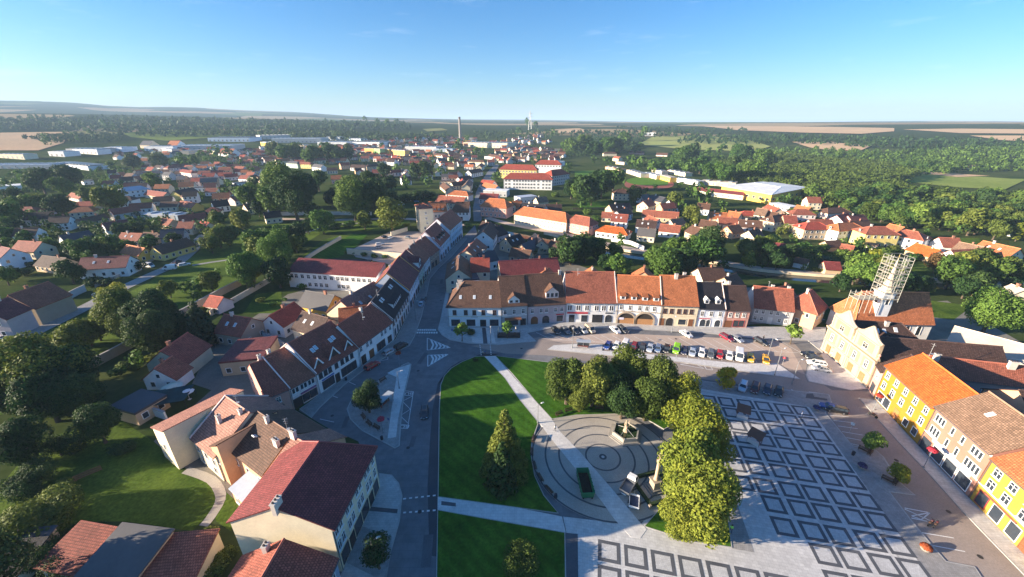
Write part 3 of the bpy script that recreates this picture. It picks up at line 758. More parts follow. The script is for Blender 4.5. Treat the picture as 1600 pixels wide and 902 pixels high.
def bin_(x, y, label, group='litter bins', z=0.0):
    o = empty('litter_bin', (x, y, z)); tag(o, label, 'litter bin', group)
    def body():
        b = MB(); b.lathe((0, 0, 0), [(.24, 0), (.28, .1), (.3, .75), (.26, .75)], 12); return b.mesh('bin_body', plain('bin_dark', (.04, .04, .05)))
    def lid():
        b = MB(); b.lathe((0, 0, .82), [(.3, 0), (.3, .05), (.08, .16)], 12); b.tube((-.2, 0, .7), (-.2, 0, .85), .02); b.tube((.2, 0, .7), (.2, 0, .85), .02); return b.mesh('bin_lid', plain('bin_dark', (.04, .04, .05)))
    link('bin_body', fm('bin', body), o); link('bin_lid', fm('binlid', lid), o); return o
def sign(x, y, rz, label, col='blue', group='road signs', z=0.0, h=2.6, shape='square'):
    o = empty('road_sign', (x, y, z), rz); tag(o, label, 'road sign', group)
    def post():
        b = MB(); b.tube((0, 0, 0), (0, 0, h), .035, n=6); return b.mesh('post', plain('zinc', (.5, .5, .5), metal=.5))
    def plate():
        b = MB()
        if shape == 'square': b.box((0, -.06, h - .75), (.62, .03, .62))
        else: b.tube((0, -.07, h - .4), (0, -.04, h - .4), .33, n=14)
        return b.mesh('plate', plain('sign_' + col, dict(blue=(.02, .09, .42), red=(.55, .03, .03), white=(.8, .8, .8), yellow=(.8, .55, .03))[col]))
    link('post', fm(('spost', h), post), o); link('plate', fm(('splate', h, col, shape), plate), o); return o
def person(x, y, heading, label, top, legs, skin=(.55, .36, .27), hair=(.06, .04, .03), z=0.0, step=.22, scale=1.0):
    """a walking figure, one continuous skinned body; clothing and hair are children"""
    o = empty('person', (x, y, z), heading); tag(o, label, 'person')
    J = [((0, 0, .95), .135), ((0, 0, 1.18), .135), ((0, 0, 1.40), .155), ((0, 0, 1.50), .06), ((.02, 0, 1.62), .098), ((.02, 0, 1.70), .09)]
    E = [(0, 1), (1, 2), (2, 3), (3, 4), (4, 5)]
    for s in (-1, 1):
        i = len(J); J += [((0, s * .09, .90), .095), ((s * step * .55 + .02, s * .095, .50), .06), ((s * step - .06, s * .1, .09), .042), ((s * step + .1, s * .11, .04), .04)]
        E += [(0, i), (i, i + 1), (i + 1, i + 2), (i + 2, i + 3)]
        i = len(J); J += [((0, s * .185, 1.41), .06), ((-s * .06, s * .24, 1.14), .042), ((-s * .02 + .05, s * .25, .90), .032), ((.08 - s * .02, s * .25, .80), .03)]
        E += [(2, i), (i, i + 1), (i + 1, i + 2), (i + 2, i + 3)]
    me = bpy.data.meshes.new('body'); me.from_pydata([j[0] for j in J], E, []); ob = link('body', me, o)
    md = ob.modifiers.new('skin', 'SKIN'); 
    for i, (_, r) in enumerate(J): me.skin_vertices[0].data[i].radius = (r, r)
    me.skin_vertices[0].data[0].use_root = True
    sd = ob.modifiers.new('sub', 'SUBSURF'); sd.levels = 1; sd.render_levels = 1
    dg = bpy.context.evaluated_depsgraph_get(); dg.update(); nm = bpy.data.meshes.new_from_object(ob.evaluated_get(dg)); ob.modifiers.clear(); ob.data = nm; nm.name = 'body'
    mats = [plain('skin_tone', skin), plain('cloth_%d_%d_%d' % tuple(int(c * 99) for c in top), top, rough=.9), plain('cloth_%d_%d_%d' % tuple(int(c * 99) for c in legs), legs, rough=.9), plain('hair_%d' % int(hair[0] * 99), hair), plain('shoe', (.03, .03, .03))]
    nm.materials.clear()
    for m in mats: nm.materials.append(m)
    for p in nm.polygons:
        c = p.center; p.use_smooth = True
        p.material_index = 4 if c.z < .085 else 2 if c.z < 1.0 and abs(c.y) < .2 else 0 if (c.z > 1.5 or (abs(c.y) > .2 and c.z < .9)) else 1
    hb = MB(); hb.lathe((0.0, 0, 1.64), [(.108, -.06), (.115, .02), (.09, .1), (.03, .135)], 10); hb.build('hair', mats[3], o)
    for ch in o.children: ch.scale = (scale,) * 3
    return o


# houses away from the square: x, y, heading, length, depth, eave, shape, roof, wall, storeys, place, far
HOUSES = [
 (-267.5,214.7,0.27,10,8,5.2,'g','brown','white',2,6,1),
 (-280.7,244.4,0.35,9.7,8,5,'g','brown','white',2,6,1),
 (-232.6,229.2,1.07,10.8,9,5,'g','plum','white',2,6,1),
 (-234.9,207.9,1.15,11.6,9,3.6,'g','slate','white',1,6,1),
 (-238.8,190.4,-0.15,14,9,4,'g','darkred','cream',1,6,1),
 (-235.4,175.7,-0.37,18.7,10,5.5,'g','plum','blue',2,6,0),
 (-208.3,212.3,-0.12,12.6,7,3.2,'g','redbrown','tan',1,6,0),
 (-199.8,214.3,-0.13,8.5,7,3,'g','brown','cream',1,6,0),
 (-188.8,216.2,0.37,10.5,8,4,'g','slate','lilac',1,6,0),
 (-195.2,235.1,0.11,8.4,8,4,'g','redbrown','cream',2,6,1),
 (-183.5,186.4,-0.4,14.9,7,3.4,'g','orange','yellow',1,6,0),
 (-170.7,191.9,1.34,16.6,8,3.6,'g','brown','lemon',1,6,0),
 (-340.6,363.1,0.97,21.4,10,6.2,'h','paleblue','white',2,5,2),
 (-312.6,355.7,-0.46,31.5,8,3,'g','darkred','sand',1,5,2),
 (-269.9,275.7,1.08,14.9,8,4.6,'g','darkred','grey',2,4,2),
 (-260.3,303.7,0.19,11.5,8,3.4,'g','brown','cream',1,6,2),
 (-246.5,304.4,-0.44,19.9,8,3.2,'g','redbrown','yellow',1,6,2),
 (-220.1,300.6,0.79,9.9,9,4.4,'g','black','white',2,6,1),
 (-291.9,359.2,1.56,21.4,9,3.8,'g','darkbrown','lemon',1,5,2),
 (-299.5,396.1,0.2,16.6,10,4,'f','grey','white',1,5,2),
 (-330.8,440.3,-0.09,32.4,9,4,'g','slate','cream',1,5,2),
 (-447.9,546.4,1.14,18.9,10,7,'h','redbrown','palepink',2,5,2),
 (-400.5,508.2,-0.55,36,9,5.5,'h','darkred','palepink',2,5,2),
 (-442.7,501.3,0.21,26,9,4,'g','slate','white',1,5,2),
 (-388.8,558.5,0.56,8.4,7,4,'g','tan','white',1,5,2),
 (-327.3,476.8,0.67,13.3,8,4,'g','red','palepink',1,5,2),
 (-277.3,415.1,0.79,12.4,10,5.5,'f','slate','white',2,5,2),
 (-241.4,275.3,-0.14,29,9,3.2,'f','paleblue','steel',1,6,1),
 (-220.6,249.9,-0.38,15.6,7,2.8,'g','redbrown','tan',1,6,1),
 (-210.3,259.2,0.67,14.4,8,3.2,'g','darkred','sand',1,6,1),
 (-186.9,238.7,-0.54,9.7,7,3.4,'g','red','cream',1,6,1),
 (-275.6,257.6,1.55,17.8,6,2.8,'g','brown','tan',1,6,1),
 (-371.9,344.5,-0.51,27,7,3,'g','redbrown','palepink',1,4,2),
 (-459.5,440.8,1.02,8.1,8,4,'f','grey','white',1,4,2),
 (-282.7,349,-0.62,23.4,7,3,'g','brown','tan',1,6,2),
 (-308.2,258.3,0.39,14.1,9,4.5,'g','darkbrown','lilac',1,6,2),
 (-192.5,292.6,0.95,8.1,8,4,'g','brown','cream',2,6,1),
 (-224.3,327.6,1.31,12.7,8,4,'g','darkred','palepink',1,6,2),
 (-290.2,459.6,1.37,8,8,4.5,'g','brown','cream',2,5,2),
 (-160.4,264.2,0.62,9.5,8,4,'g','black','cream',1,7,1),
 (-364.1,658.7,0.72,19.5,9,6,'g','orange','cream',2,7,2),
 (-322.7,614.2,-0.49,25.8,9,6.5,'h','grey','mint',2,7,2),
 (-303.1,607.5,-0.3,26.5,9,6,'h','redbrown','lemon',2,7,2),
 (-267.4,572.7,-0.65,23.9,9,5,'g','grey','white',2,7,2),
 (-235.2,538.8,0.35,12.3,8,4.5,'g','brown','sand',2,7,2),
 (-241.2,596.1,0.65,13,9,5.5,'g','redbrown','peach',2,7,2),
 (-212.7,574.3,-0.32,23.3,9,4.5,'g','darkbrown','white',2,7,2),
 (-193,575.3,0.6,21,9,6,'h','brown','tan',2,7,2),
 (-193.1,449.8,0.3,10.4,9,5,'g','orange','pink',2,7,2),
 (-319.7,881,0.73,36,10,6,'h','red','cream',2,0,2),
 (-406.5,692.6,1.01,16.8,9,6,'g','orange','palepink',2,0,2),
 (-426,702,-1.56,17.8,8,5,'g','brown','sand',2,0,2),
 (-272.6,444.8,0.98,8.9,8,5,'g','orange','cream',1,5,2),
 (-186.8,723.3,1.19,32.6,9,6,'h','orange','cream',2,0,2),
 (-163.4,708.5,1.16,23,8,6,'h','brown','pink',2,0,2),
 (-102.5,636.4,0.55,18.4,8,5.5,'h','orange','white',2,8,2),
 (-52.6,631.4,-0.44,28.9,9,7,'h','brown','cream',2,9,2),
 (-67.2,428.5,-0.17,15.8,9,5,'f','tan','sand',2,8,2),
 (-53.4,402.4,0.68,15.7,8,5,'g','brown','cream',2,8,2),
 (-52,442.4,1.02,20.8,9,5,'g','darkbrown','palepink',2,8,2),
 (-46.9,510.1,1.07,26.5,9,5,'g','darkbrown','white',2,9,2),
 (-44.6,579.1,1.53,36,8,5.5,'g','darkred','cream',2,9,2),
 (-44.3,346.2,-0.4,19.8,9,5,'h','orange','palepink',2,8,1),
 (-46.8,312.3,-0.42,24.5,10,5,'g','redbrown','sand',2,8,1),
 (-54.2,292.2,-0.24,14.3,8,5,'g','orange','cream',2,8,0),
 (-24.1,416.4,-0.62,15.6,9,4,'g','red','palepink',1,9,2),
 (-19.9,390.6,-1.04,26.5,9,4,'g','orange','white',1,9,2),
 (-18.3,330.5,-0.28,15.5,9,4.5,'g','maroon','lilac',2,9,1),
 (-14.1,369.3,-0.23,21.8,12,5,'f','white','grey',1,9,1),
 (-4.3,298.4,-0.93,13,8,4.5,'g','orange','cream',2,9,0),
 (-63.6,395.1,-1.24,36,8,3,'g','brown','sand',1,8,2),
 (-229.6,726.9,-0.67,30.2,8,4.5,'g','darkbrown','cream',2,0,2),
 (-193.4,666.4,-0.85,36,8,4.5,'g','brown','white',2,7,2),
 (-138.7,529.9,-0.73,15.2,7,4,'g','grey','white',1,7,2),
 (-149.2,740.5,-0.91,36,8,4.5,'g','redbrown','white',2,0,2),
 (-136,788.2,-0.77,31.9,8,4.5,'g','brown','cream',2,0,2),
 (-111.6,788.2,1.04,25.6,8,4.5,'g','darkred','sand',2,0,2),
 (-31.8,754.1,-0.82,28.2,9,5,'g','brown','white',2,1,2),
 (-38.2,759.2,-0.55,22.6,9,5,'f','grey','white',2,1,2),
 (-6.6,730,-1.24,36,8,5,'g','brown','cream',2,1,2),
 (-44.3,403,-1.56,34.3,8,5,'g','tan','cream',2,8,2),
 (-13.9,231.3,-0.62,9,9,4,'g','darkbrown','sand',1,9,0),
 (-8.5,221.9,-0.38,5.3,8,3.5,'g','black','lilac',1,9,0),
 (59.1,226,-0.54,18.4,9,3.6,'h','bright','white',1,12,0),
 (68.3,249,-0.37,9.7,9,5,'g','darkred','white',2,12,0),
 (74.8,268.6,0.83,15.4,8,4.5,'g','brown','blue',2,12,0),
 (94.6,349.5,0,14.2,10,6,'h','brown','cream',2,12,1),
 (77.2,286.5,0.38,17.5,9,4.5,'g','darkbrown','tan',1,12,0),
 (101.7,301.5,0.84,13.3,9,4.5,'g','redbrown','sand',1,14,1),
 (100.8,268.3,-0.4,23,8,3.4,'g','redbrown','tan',1,14,0),
 (81.8,237.8,-0.41,11.4,8,4,'g','darkbrown','white',1,14,0),
 (92.8,228.6,-0.47,11.1,8,3.5,'g','redbrown','white',1,14,0),
 (76.4,219.7,-0.43,9.3,8,3.5,'g','grey','cream',1,14,0),
 (102.4,215.5,-1.42,9,8,5.5,'g','brown','tan',2,14,0),
 (139.7,289.9,-0.5,8.3,8,4.5,'g','brown','white',1,14,1),
 (119.7,238.2,-0.64,9.1,8,3.8,'g','brown','sand',1,14,0),
 (136,261.2,-0.27,10.1,8,4,'g','orange','cream',1,14,0),
 (133.7,243.7,-0.23,10.7,8,4.5,'g','redbrown','cream',2,14,0),
 (145.4,257.8,-0.82,7.3,8,5,'g','orange','sand',2,14,0),
 (143.4,235.6,-0.38,12.2,8,4.5,'g','brown','palepink',2,14,0),
 (160.1,267.7,-0.21,11.6,7,4.5,'h','red','peach',1,14,1),
 (166.6,263.9,-0.79,6.4,9,5.5,'g','tan','cream',2,14,1),
 (188.9,808.9,0,25.2,9,7,'h','brown','cream',2,2,2),
 (249.6,839.3,-0.7,29.6,9,6,'h','redbrown','pink',2,2,2),
 (287.3,799.8,-0.48,20.2,9,5,'g','brown','palepink',2,2,2),
 (91.4,795.2,-0.86,24.1,9,5,'g','brown','white',2,1,2),
 (182.7,720.2,-1.3,19.4,8,5,'g','redbrown','cream',2,2,2),
 (144.4,584.1,-1.04,27,8,3.5,'f','tan','peach',1,12,2),
 (175.8,664.6,-0.99,18,8,4,'f','grey','sand',1,12,2),
 (66.3,267.8,-0.28,10.1,7,3,'g','redbrown','sand',1,12,0),
 (90.6,252.3,-1.37,12.6,7,3,'g','redbrown','palepink',1,14,0),
 (117.9,323.6,-1.05,13.8,8,4,'g','slate','tan',1,14,1),
 (110.2,334.7,0.5,8.8,8,3.5,'g','grey','blue',1,12,1),
 (104,248.6,0.47,10.5,7,3,'g','tan','sand',1,14,0),
 (23.1,319.5,0.44,9.3,8,4,'g','tan','sand',1,11,1),
 (11.6,338.1,0.52,16.8,10,4.5,'f','paleblue','white',1,11,1),
 (3.9,301.4,0.22,6.6,9,4,'g','orange','pink',1,11,1),
 (16,291,-0.53,19.6,9,3.6,'g','black','lilac',1,11,0),
 (30.7,293.5,0,11.3,8,3.2,'g','darkbrown','tan',1,11,0),
 (34.3,940,0.47,26,8,4.5,'g','darkred','white',2,1,2),
 (14.5,713.8,-0.4,18.8,8,4.5,'g','brown','palepink',1,1,2),
 (69.2,808.5,0.72,28.3,8,4.5,'g','redbrown','white',2,1,2),
 (8.1,888.6,0.42,17.9,8,4.5,'g','darkbrown','cream',2,1,2),
 (40.9,1127.5,0.47,31.1,10,5,'f','grey','white',1,1,2),
 (128.8,227.4,0.5,10.3,8,3.5,'g','orange','peach',1,14,0),
 (133.9,215.1,0.45,8.6,8,4,'g','brown','cream',1,14,0),
 (252.7,324.1,0.21,20.6,10,4,'h','redbrown','cream',1,15,2),
 (227,279.5,0.21,19.5,9,4,'h','brown','palepink',1,17,1),
 (210.5,251.3,0.5,13.8,9,4.5,'g','red','white',1,17,1),
 (218.7,250.8,0.3,13.6,9,4,'g','darkred','palepink',1,17,1),
 (166.1,246.4,0.46,19.2,9,6,'h','brown','cream',2,15,0),
 (171,242.7,-0.21,7.1,9,5.5,'g','darkred','tan',2,15,0),
 (173.9,225.8,0,15.4,10,6,'h','red','tan',2,17,0),
 (188.9,222.3,0.28,19.4,10,6.5,'h','orange','blue',2,17,0),
 (204.2,230.7,0.17,13,9,5,'g','brown','palepink',2,17,1),
 (196.3,209.2,-0.1,16.6,10,7.5,'h','redbrown','lemon',2,17,0),
 (216.2,219.2,-1.45,8,9,5,'g','orange','peach',2,17,1),
 (212.2,206,-1.07,13.9,10,6,'h','redbrown','white',2,18,0),
 (202.7,186.3,1.57,12.1,8,3,'g','bright','tan',1,18,0),
 (223.3,197,-0.19,8.5,9,4,'g','redbrown','white',1,18,0),
 (223.8,186.6,-1.23,8.7,8,4,'g','tan','sand',1,18,0),
 (235.1,184,-1.41,13.7,9,4.2,'g','orange','cream',1,18,0),
 (213.9,178.1,0.11,19.5,8,4,'g','redbrown','white',1,18,0),
 (206.8,282,-1.09,9.1,8,4,'g','orange','orange',1,15,1),
 (208.8,306,-1.26,17.3,9,3.5,'f','white','grey',1,15,1),
 (187.1,237.9,0,13.4,8,4.5,'g','redbrown','sand',1,15,1),
 (183.7,279,1.51,15.3,8,4.5,'g','redbrown','sand',1,14,1),
 (171.7,260.2,-1,6.4,8,4.5,'g','brown','cream',1,14,1),
 (167.5,201,0.12,8.3,6,2.6,'g','brown','tan',1,17,0),
 (169.2,192.7,-0.82,5,6,2.6,'g','redbrown','tan',1,17,0),
 (189.1,201.4,-0.86,5,6,2.8,'f','tan','palepink',1,17,0),
 (635.2,571.2,-0.9,12.1,9,4,'g','tan','palepink',1,18,2),
 (282.6,248,-0.9,5,7,4,'f','grey','white',1,18,1),
 (294.3,243.1,-0.67,5,8,3,'f','white','white',1,18,2),
 (296.1,232,-1.03,5,8,3.5,'f','grey','white',1,18,1),
 (178.3,129.2,1.33,5,10,4.5,'g','beige','cream',1,16,0),
 (133.6,173.7,-0.83,5,4,2.6,'g','brown','white',1,16,0),
 (138.2,198.1,-0.38,5,5,2.4,'g','maroon','tan',1,17,0),
 (141.6,166.6,-0.19,6,6,2.6,'g','maroon','tan',1,16,0),
 (-177,164.8,0.2,17.8,9,4.4,'g','plum','white',1,3,0),
 (-206,170.2,-0.25,15.1,8,3,'g','darkbrown','tan',1,3,0),
 (-104.5,128.4,-0.26,5.7,6,2.8,'g','red','palepink',1,3,0),
 (-65.3,40.2,-0.16,6.7,6,2.4,'s','darkred','white',1,3,0),
 (-56.2,35.2,-0.12,8.4,13,2.6,'s','grey','tan',1,3,0),
 (-48.1,36.9,0.1,7,9,2.6,'s','redbrown','sand',1,3,0),
 (-74.2,40.4,0.11,5,5,2.2,'s','slate','tan',1,3,0),
 (-73.6,38.6,0.1,5,5,2.2,'s','black','cream',1,3,0),
 (-161.7,122.6,-1.57,11.6,12,6,'g','redbrown','stone',2,3,0),
 (-160.3,111.6,-1.47,7.6,10,6.5,'g','plum','lilac',2,3,0),
 (-90.1,92.3,-1.53,9.4,10,4,'g','darkred','sand',1,3,0),
 (-87.6,84.8,-1.57,5.2,8,3.2,'g','redbrown','white',1,3,0),
 (-83.2,107.7,-0.26,9.9,9,4.2,'g','darkred','stone',1,3,0),
 (-72.5,94.8,0.2,10.3,12,4,'f','plum','tan',1,3,0),
 (-73.3,114.2,1.33,10.2,8,4,'g','red','white',1,7,0),
 (-59.3,107.2,-0.45,10.8,9,5,'g','darkbrown','sand',1,7,0),
 (-66.2,125.5,-0.33,12.1,9,4.2,'g','grey','yellow',1,7,0),
 (-49.2,110.8,0.3,7.8,9,5.8,'g','orange','white',1,7,0),
 (-51,120.9,1.24,16.6,13,5.5,'g','pinktan','sand',1,7,0),
 (-75.6,170.7,-0.08,21.1,9,3,'f','black','tan',1,7,0),
 (-85.4,73.7,1.29,6.6,8,3,'f','slate','tan',1,3,0),
 (-21.6,152.9,-1.47,18.5,10,6,'g','brown','cream',2,8,0),
 (-13.2,155.6,0.06,7.4,10,6.5,'g','red','cream',2,9,0),
 (-17,148.5,0.25,5.9,11,5.5,'f','slate','white',2,8,0),
 (-18.8,178,1.4,19.2,10,6,'g','redbrown','cream',2,9,0),
 (-13.6,211.7,1.45,21.7,10,6,'g','darkbrown','white',2,9,0),
 (-8.8,220.1,0.86,7.9,10,4,'g','black','lilac',1,9,0),
 (0.4,201.1,0.8,10.5,9,4,'g','black','tan',1,11,0),
 (8.7,193.7,1.02,15.1,8,3.6,'g','slate','tan',1,11,0),
 (13.6,200.8,-1.39,14,8,4,'g','black','sand',1,11,0),
 (-11.6,173,0.52,7.8,8,4.5,'g','slate','white',1,9,0),
 (6.7,155.4,0.19,24.3,11,5.5,'g','maroon','cream',1,11,0),
 (12.9,145.1,1.11,7.3,7,6,'g','orange','peach',1,11,0),
 (30.7,143.1,1.37,5.9,8,7,'g','orange','peach',2,12,0),
 (50.6,143.1,1.26,6,8,7,'g','orange','peach',2,12,0),
 (76.6,144.5,0.15,9.9,8,7,'g','brown','cream',2,14,0),
 (82.3,139.9,0.57,7.6,7,6,'g','brown','tan',2,14,0),
 (97.2,131.5,0.42,5.9,7,5,'g','redbrown','palepink',1,16,0),
 (4.6,183.1,-0.43,10,7,3,'g','brown','tan',1,11,0),
 (23.1,195.3,-0.84,7.9,7,3.5,'g','darkbrown','sand',1,11,0),
 (-690.3,581.6,0.09,102.6,32,6,'f','paleblue','grey',2,4,2),
 (-619.5,594.3,-0.44,107.6,24,7,'f','grey','blue',2,4,2),
 (-800.9,675,-0.17,56.1,18,6,'f','beige','cream',1,4,2),
 (-769.6,719.6,-0.12,29.6,25,7,'f','white','white',1,0,2),
 (-779.8,778.4,-0.06,69.5,28,6,'f','grey','grey',1,0,2),
 (-748,804.6,-0.11,35.8,30,7,'f','paleblue','blue',1,0,2),
 (-761.5,760,-0.22,56.7,22,7,'f','paleblue','white',1,0,2),
 (-687.9,833,-0.01,57.3,30,8,'f','white','white',2,0,2),
 (-627.6,880.2,0.17,102.7,60,8,'f','white','grey',1,0,2),
 (-693.3,1062.9,0.08,97.1,60,8,'f','grey','blue',1,0,2),
 (-646.3,1156.1,0.71,78.8,50,8,'f','beige','grey',1,0,2),
 (-535.1,1072.8,0.11,114.9,60,9,'f','white','grey',1,0,2),
 (-556.6,967.4,0.88,25.5,30,8,'f','white','yellow',1,0,2),
 (-420.5,1015.3,-0.07,71.4,50,8,'f','paleblue','white',1,0,2),
 (-339.5,1023.5,-0.19,71.3,60,9,'f','grey','white',1,0,2),
 (-194.8,936.9,-0.27,74.8,40,8,'f','white','grey',1,0,2),
 (-143.2,909.3,-0.26,43.8,30,7,'f','paleblue','steel',1,0,2),
 (-53.5,1029,-0.38,115.3,60,9,'f','beige','cream',1,1,2),
 (-763,819,-0.45,52.7,16,5,'f','grey','white',1,0,2),
 (-615.7,807.1,-1.49,46.8,16,5,'f','beige','sand',1,0,2),
 (-586.3,816.7,-0.51,56.2,14,5,'f','grey','cream',1,0,2),
 (-525.8,778.1,-0.31,33.1,20,6,'g','redbrown','white',1,0,2),
 (-669.5,819,-0.47,50.4,14,5,'f','paleblue','grey',1,0,2),
 (-744.7,866,-0.16,24.2,20,6,'g','grey','sand',1,0,2),
 (-697.3,876.4,-0.16,24.3,22,6,'g','orange','white',1,0,2),
 (-479.3,1156.4,-0.34,57.4,40,7,'f','beige','white',1,0,2),
 (-406.6,1120.6,-0.33,43.2,36,7,'f','grey','blue',1,0,2),
 (-524.5,898.5,0.61,25.4,20,6,'f','grey','white',1,0,2),
 (-481.8,951.8,-0.19,43.1,24,6,'f','beige','cream',1,0,2),
 (-435.1,595.5,-0.7,86.7,20,4,'f','grey','grey',1,5,2),
 (-491.8,396.6,0.85,15.1,20,5,'f','white','white',1,4,2),
 (-287.1,851.6,-0.34,21.8,12,12,'f','beige','orange',4,0,2),
 (-263.8,834.5,-0.69,21.7,12,13,'f','beige','green',4,0,2),
 (-249.6,840.9,-0.61,24.4,12,12,'f','beige','yellow',4,0,2),
 (-219.9,822.1,-0.7,47.7,12,12,'f','beige','orange',4,0,2),
 (63,648.9,-0.55,34,20,6,'f','white','white',1,10,2),
 (159.2,522.4,-1.47,47.6,10,4,'f','beige','cream',1,12,2),
 (171.7,499.3,-1.42,35.1,9,4,'f','white','cream',1,13,2),
 (179.6,469.8,-1.44,23.8,8,5,'f','beige','yellow',1,13,2),
 (194,450.4,-1.12,35,9,4,'f','white','white',1,13,2),
 (193.9,539.2,-1.41,26.6,9,4,'f','beige','sand',1,13,2),
 (214.4,526.8,-1.34,39.5,10,4,'f','beige','cream',1,13,2),
 (221,434.3,-0.64,33.3,12,4,'f','beige','sand',1,13,2),
 (145.6,559.9,-0.98,18.2,10,4,'f','tan','sand',1,12,2),
 (425.1,1321.5,-0.15,35.7,20,8,'f','white','white',1,2,2),
 (-317.3,779.6,0.15,14.5,8.4,4.5,'g','brown','peach',2,0,2),
 (-485.9,881.9,0.15,13.2,7.6,5.8,'g','darkbrown','white',2,0,2),
 (-311.9,730.8,0.4,14.1,8.5,5.5,'g','redbrown','cream',2,7,2),
 (-271.2,931.9,0.15,9.5,8,4.5,'h','darkred','white',2,0,2),
 (-96.1,571.9,-1.42,11.3,8.9,5.8,'g','orange','palepink',2,8,2),
 (-78.8,860.8,0.4,9.7,8,3.6,'g','redbrown','peach',1,1,2),
 (-445.4,779.4,0.4,11.7,7.9,4.5,'g','red','cream',2,0,2),
 (-153.7,675,0.15,14.3,7.9,5.8,'h','brown','white',2,8,2),
 (-168,685.2,-1.42,10.8,7.6,3.6,'g','orange','white',1,8,2),
 (-354.9,736,-1.42,14.8,8.5,4.5,'g','darkbrown','white',2,7,2),
 (-104.8,885.3,0.15,10.5,7.9,4.5,'h','red','peach',2,1,2),
 (-417.1,838.9,0.15,10.5,9.1,5.8,'g','brown','white',2,0,2),
 (-101.7,857.1,-1.42,9.4,8.3,4.5,'g','redbrown','white',2,1,2),
 (-356.3,784.7,0.15,9.8,8.2,5.8,'g','brown','white',2,0,2),
 (-97.7,744.9,0.15,11.1,8.1,3.6,'g','brown','peach',1,8,2),
 (-200.2,875.2,0.4,14.5,8.2,5.8,'g','red','white',2,0,2),
 (49.1,850.4,0.3,11.3,8.7,3.6,'g','brown','cream',1,1,2),
 (95.9,889.1,-0.15,11.3,9,5.8,'g','grey','tan',2,1,2),
 (40.8,809,-1.2,10.9,7.7,3.6,'g','brown','peach',1,1,2),
 (7.7,870.3,1.42,10.2,7.8,5.5,'h','grey','peach',2,1,2),
 (-8,777.6,0.15,13.8,9.3,4.5,'g','orange','lemon',2,1,2),
 (-17.5,802.2,0.4,14,9.2,3.6,'g','darkbrown','cream',1,1,2),
 (33.6,963.1,0.3,14,8.3,5.8,'h','redbrown','peach',2,1,2),
 (8.9,912.8,1.42,9.1,7.8,5.8,'g','redbrown','palepink',2,1,2),
 (-268,335.6,0.4,9.5,7.9,5.8,'g','darkbrown','white',2,6,2),
 (-319.3,399,0.4,12.2,9.4,4.5,'g','orange','cream',2,5,2),
 (-267.8,389.6,-1.42,10.3,9.3,3.6,'g','brown','lemon',1,5,2),
 (-252.1,354,-1.42,9.2,9.1,3.6,'g','redbrown','white',1,6,2),
 (-244.3,365.4,-1.42,10,8.5,5.5,'g','red','sand',2,5,2),
 (-286.5,385.5,0.4,9.4,8.6,5.8,'g','darkred','sand',2,5,2),
 (-333.4,273.2,0.15,14.4,9.4,5.8,'h','redbrown','cream',2,4,2),
 (-359.5,299.2,-1.42,14.9,7.6,4.5,'g','redbrown','palepink',2,4,2),
 (-318.8,300.3,0.15,13.2,9.3,3.6,'g','red','tan',1,4,2),
 (-296.7,274.8,0.4,13.2,8.8,5.5,'h','orange','cream',2,4,2),
 (-284.1,326.8,0.4,12.6,7.5,3.6,'g','darkbrown','grey',1,6,2),
 (-355.9,400.5,-1.42,10.9,7.7,5.8,'h','orange','tan',2,5,2),
 (-276.3,296.9,0.4,13.3,8.1,3.6,'g','redbrown','white',1,6,2),
 (-325.7,378.7,0.15,12.4,8.7,5.5,'g','orange','sand',2,5,2),
 (-352.1,383.6,0.4,12.4,9.3,5.5,'g','brown','palepink',2,5,2),
 (-304.5,318.1,0.15,10.2,8.6,5.8,'h','darkbrown','white',2,6,2),
 (-313.1,421.8,0.4,14.5,8.6,5.8,'g','grey','peach',2,5,2),
 (-214.3,283.7,0.4,10,8.7,3.6,'h','redbrown','white',1,6,2),
 (-242.3,335.4,0.4,11.9,8.8,4.5,'g','orange','tan',2,6,2),
 (-275.2,371.4,0.15,10.3,7.7,3.6,'g','redbrown','white',1,5,2),
 (120.6,297.5,0.3,9.2,8.1,5.8,'g','brown','white',2,14,2),
 (194.3,265.6,-0.15,14.1,9,5.8,'h','redbrown','palepink',2,15,2),
 (110.8,285.8,0.3,11.4,7.6,5.8,'g','darkred','peach',2,14,2),
 (232.4,309.5,-0.15,9.5,9.1,5.5,'g','redbrown','cream',2,15,2),
]
HOUSE_PLACES = [
 'left of the far chimney',
 'right of the far chimney',
 'near the pale green fields',
 'by the lower left lane',
 'among the far left trees',
 'below the white factories',
 'above the park lane',
 'behind the big park trees',
 'left of the main street',
 'right of the main street',
 'behind the red school',
 'between school and stream',
 'below the sports pitch',
 'beside the stadium wood',
 'below the sports hall',
 'under the wood edge',
 'in the stream gardens',
 'in the garden row',
 'at the far right',
]
FAR_TOWN = [
 ([(-449,616.1), (-254.6,687), (-57.2,565.6), (-76.4,908.2), (-360.8,988.2), (-542.6,845.1)], 230),
 ([(-38.2,616.1), (-30.2,991), (114.2,934.9), (75.2,675.9), (22.3,722.5)], 60),
 ([(-467.9,457.9), (-535,616.1), (-382.1,616.1), (-273.6,457.9), (-310.1,390.9), (-367.6,372.5)], 60),
 ([(-408.5,1035), (-215.2,1298.2), (-97.8,1175.4), (-114.2,934.9), (-334.5,912.8)], 110),
 ([(-57.2,1077.1), (81.8,1358), (112.4,1141.7), (44.6,974.7)], 34),
 ([(-148.9,390.9), (-102.5,433.3), (-40.3,390.9), (-56.4,515.9), (-205.9,550.5)], 22),
 ([(-573.2,616.1), (-583.8,908.2), (-639.5,893.3), (-714.1,748.1)], 20),
]

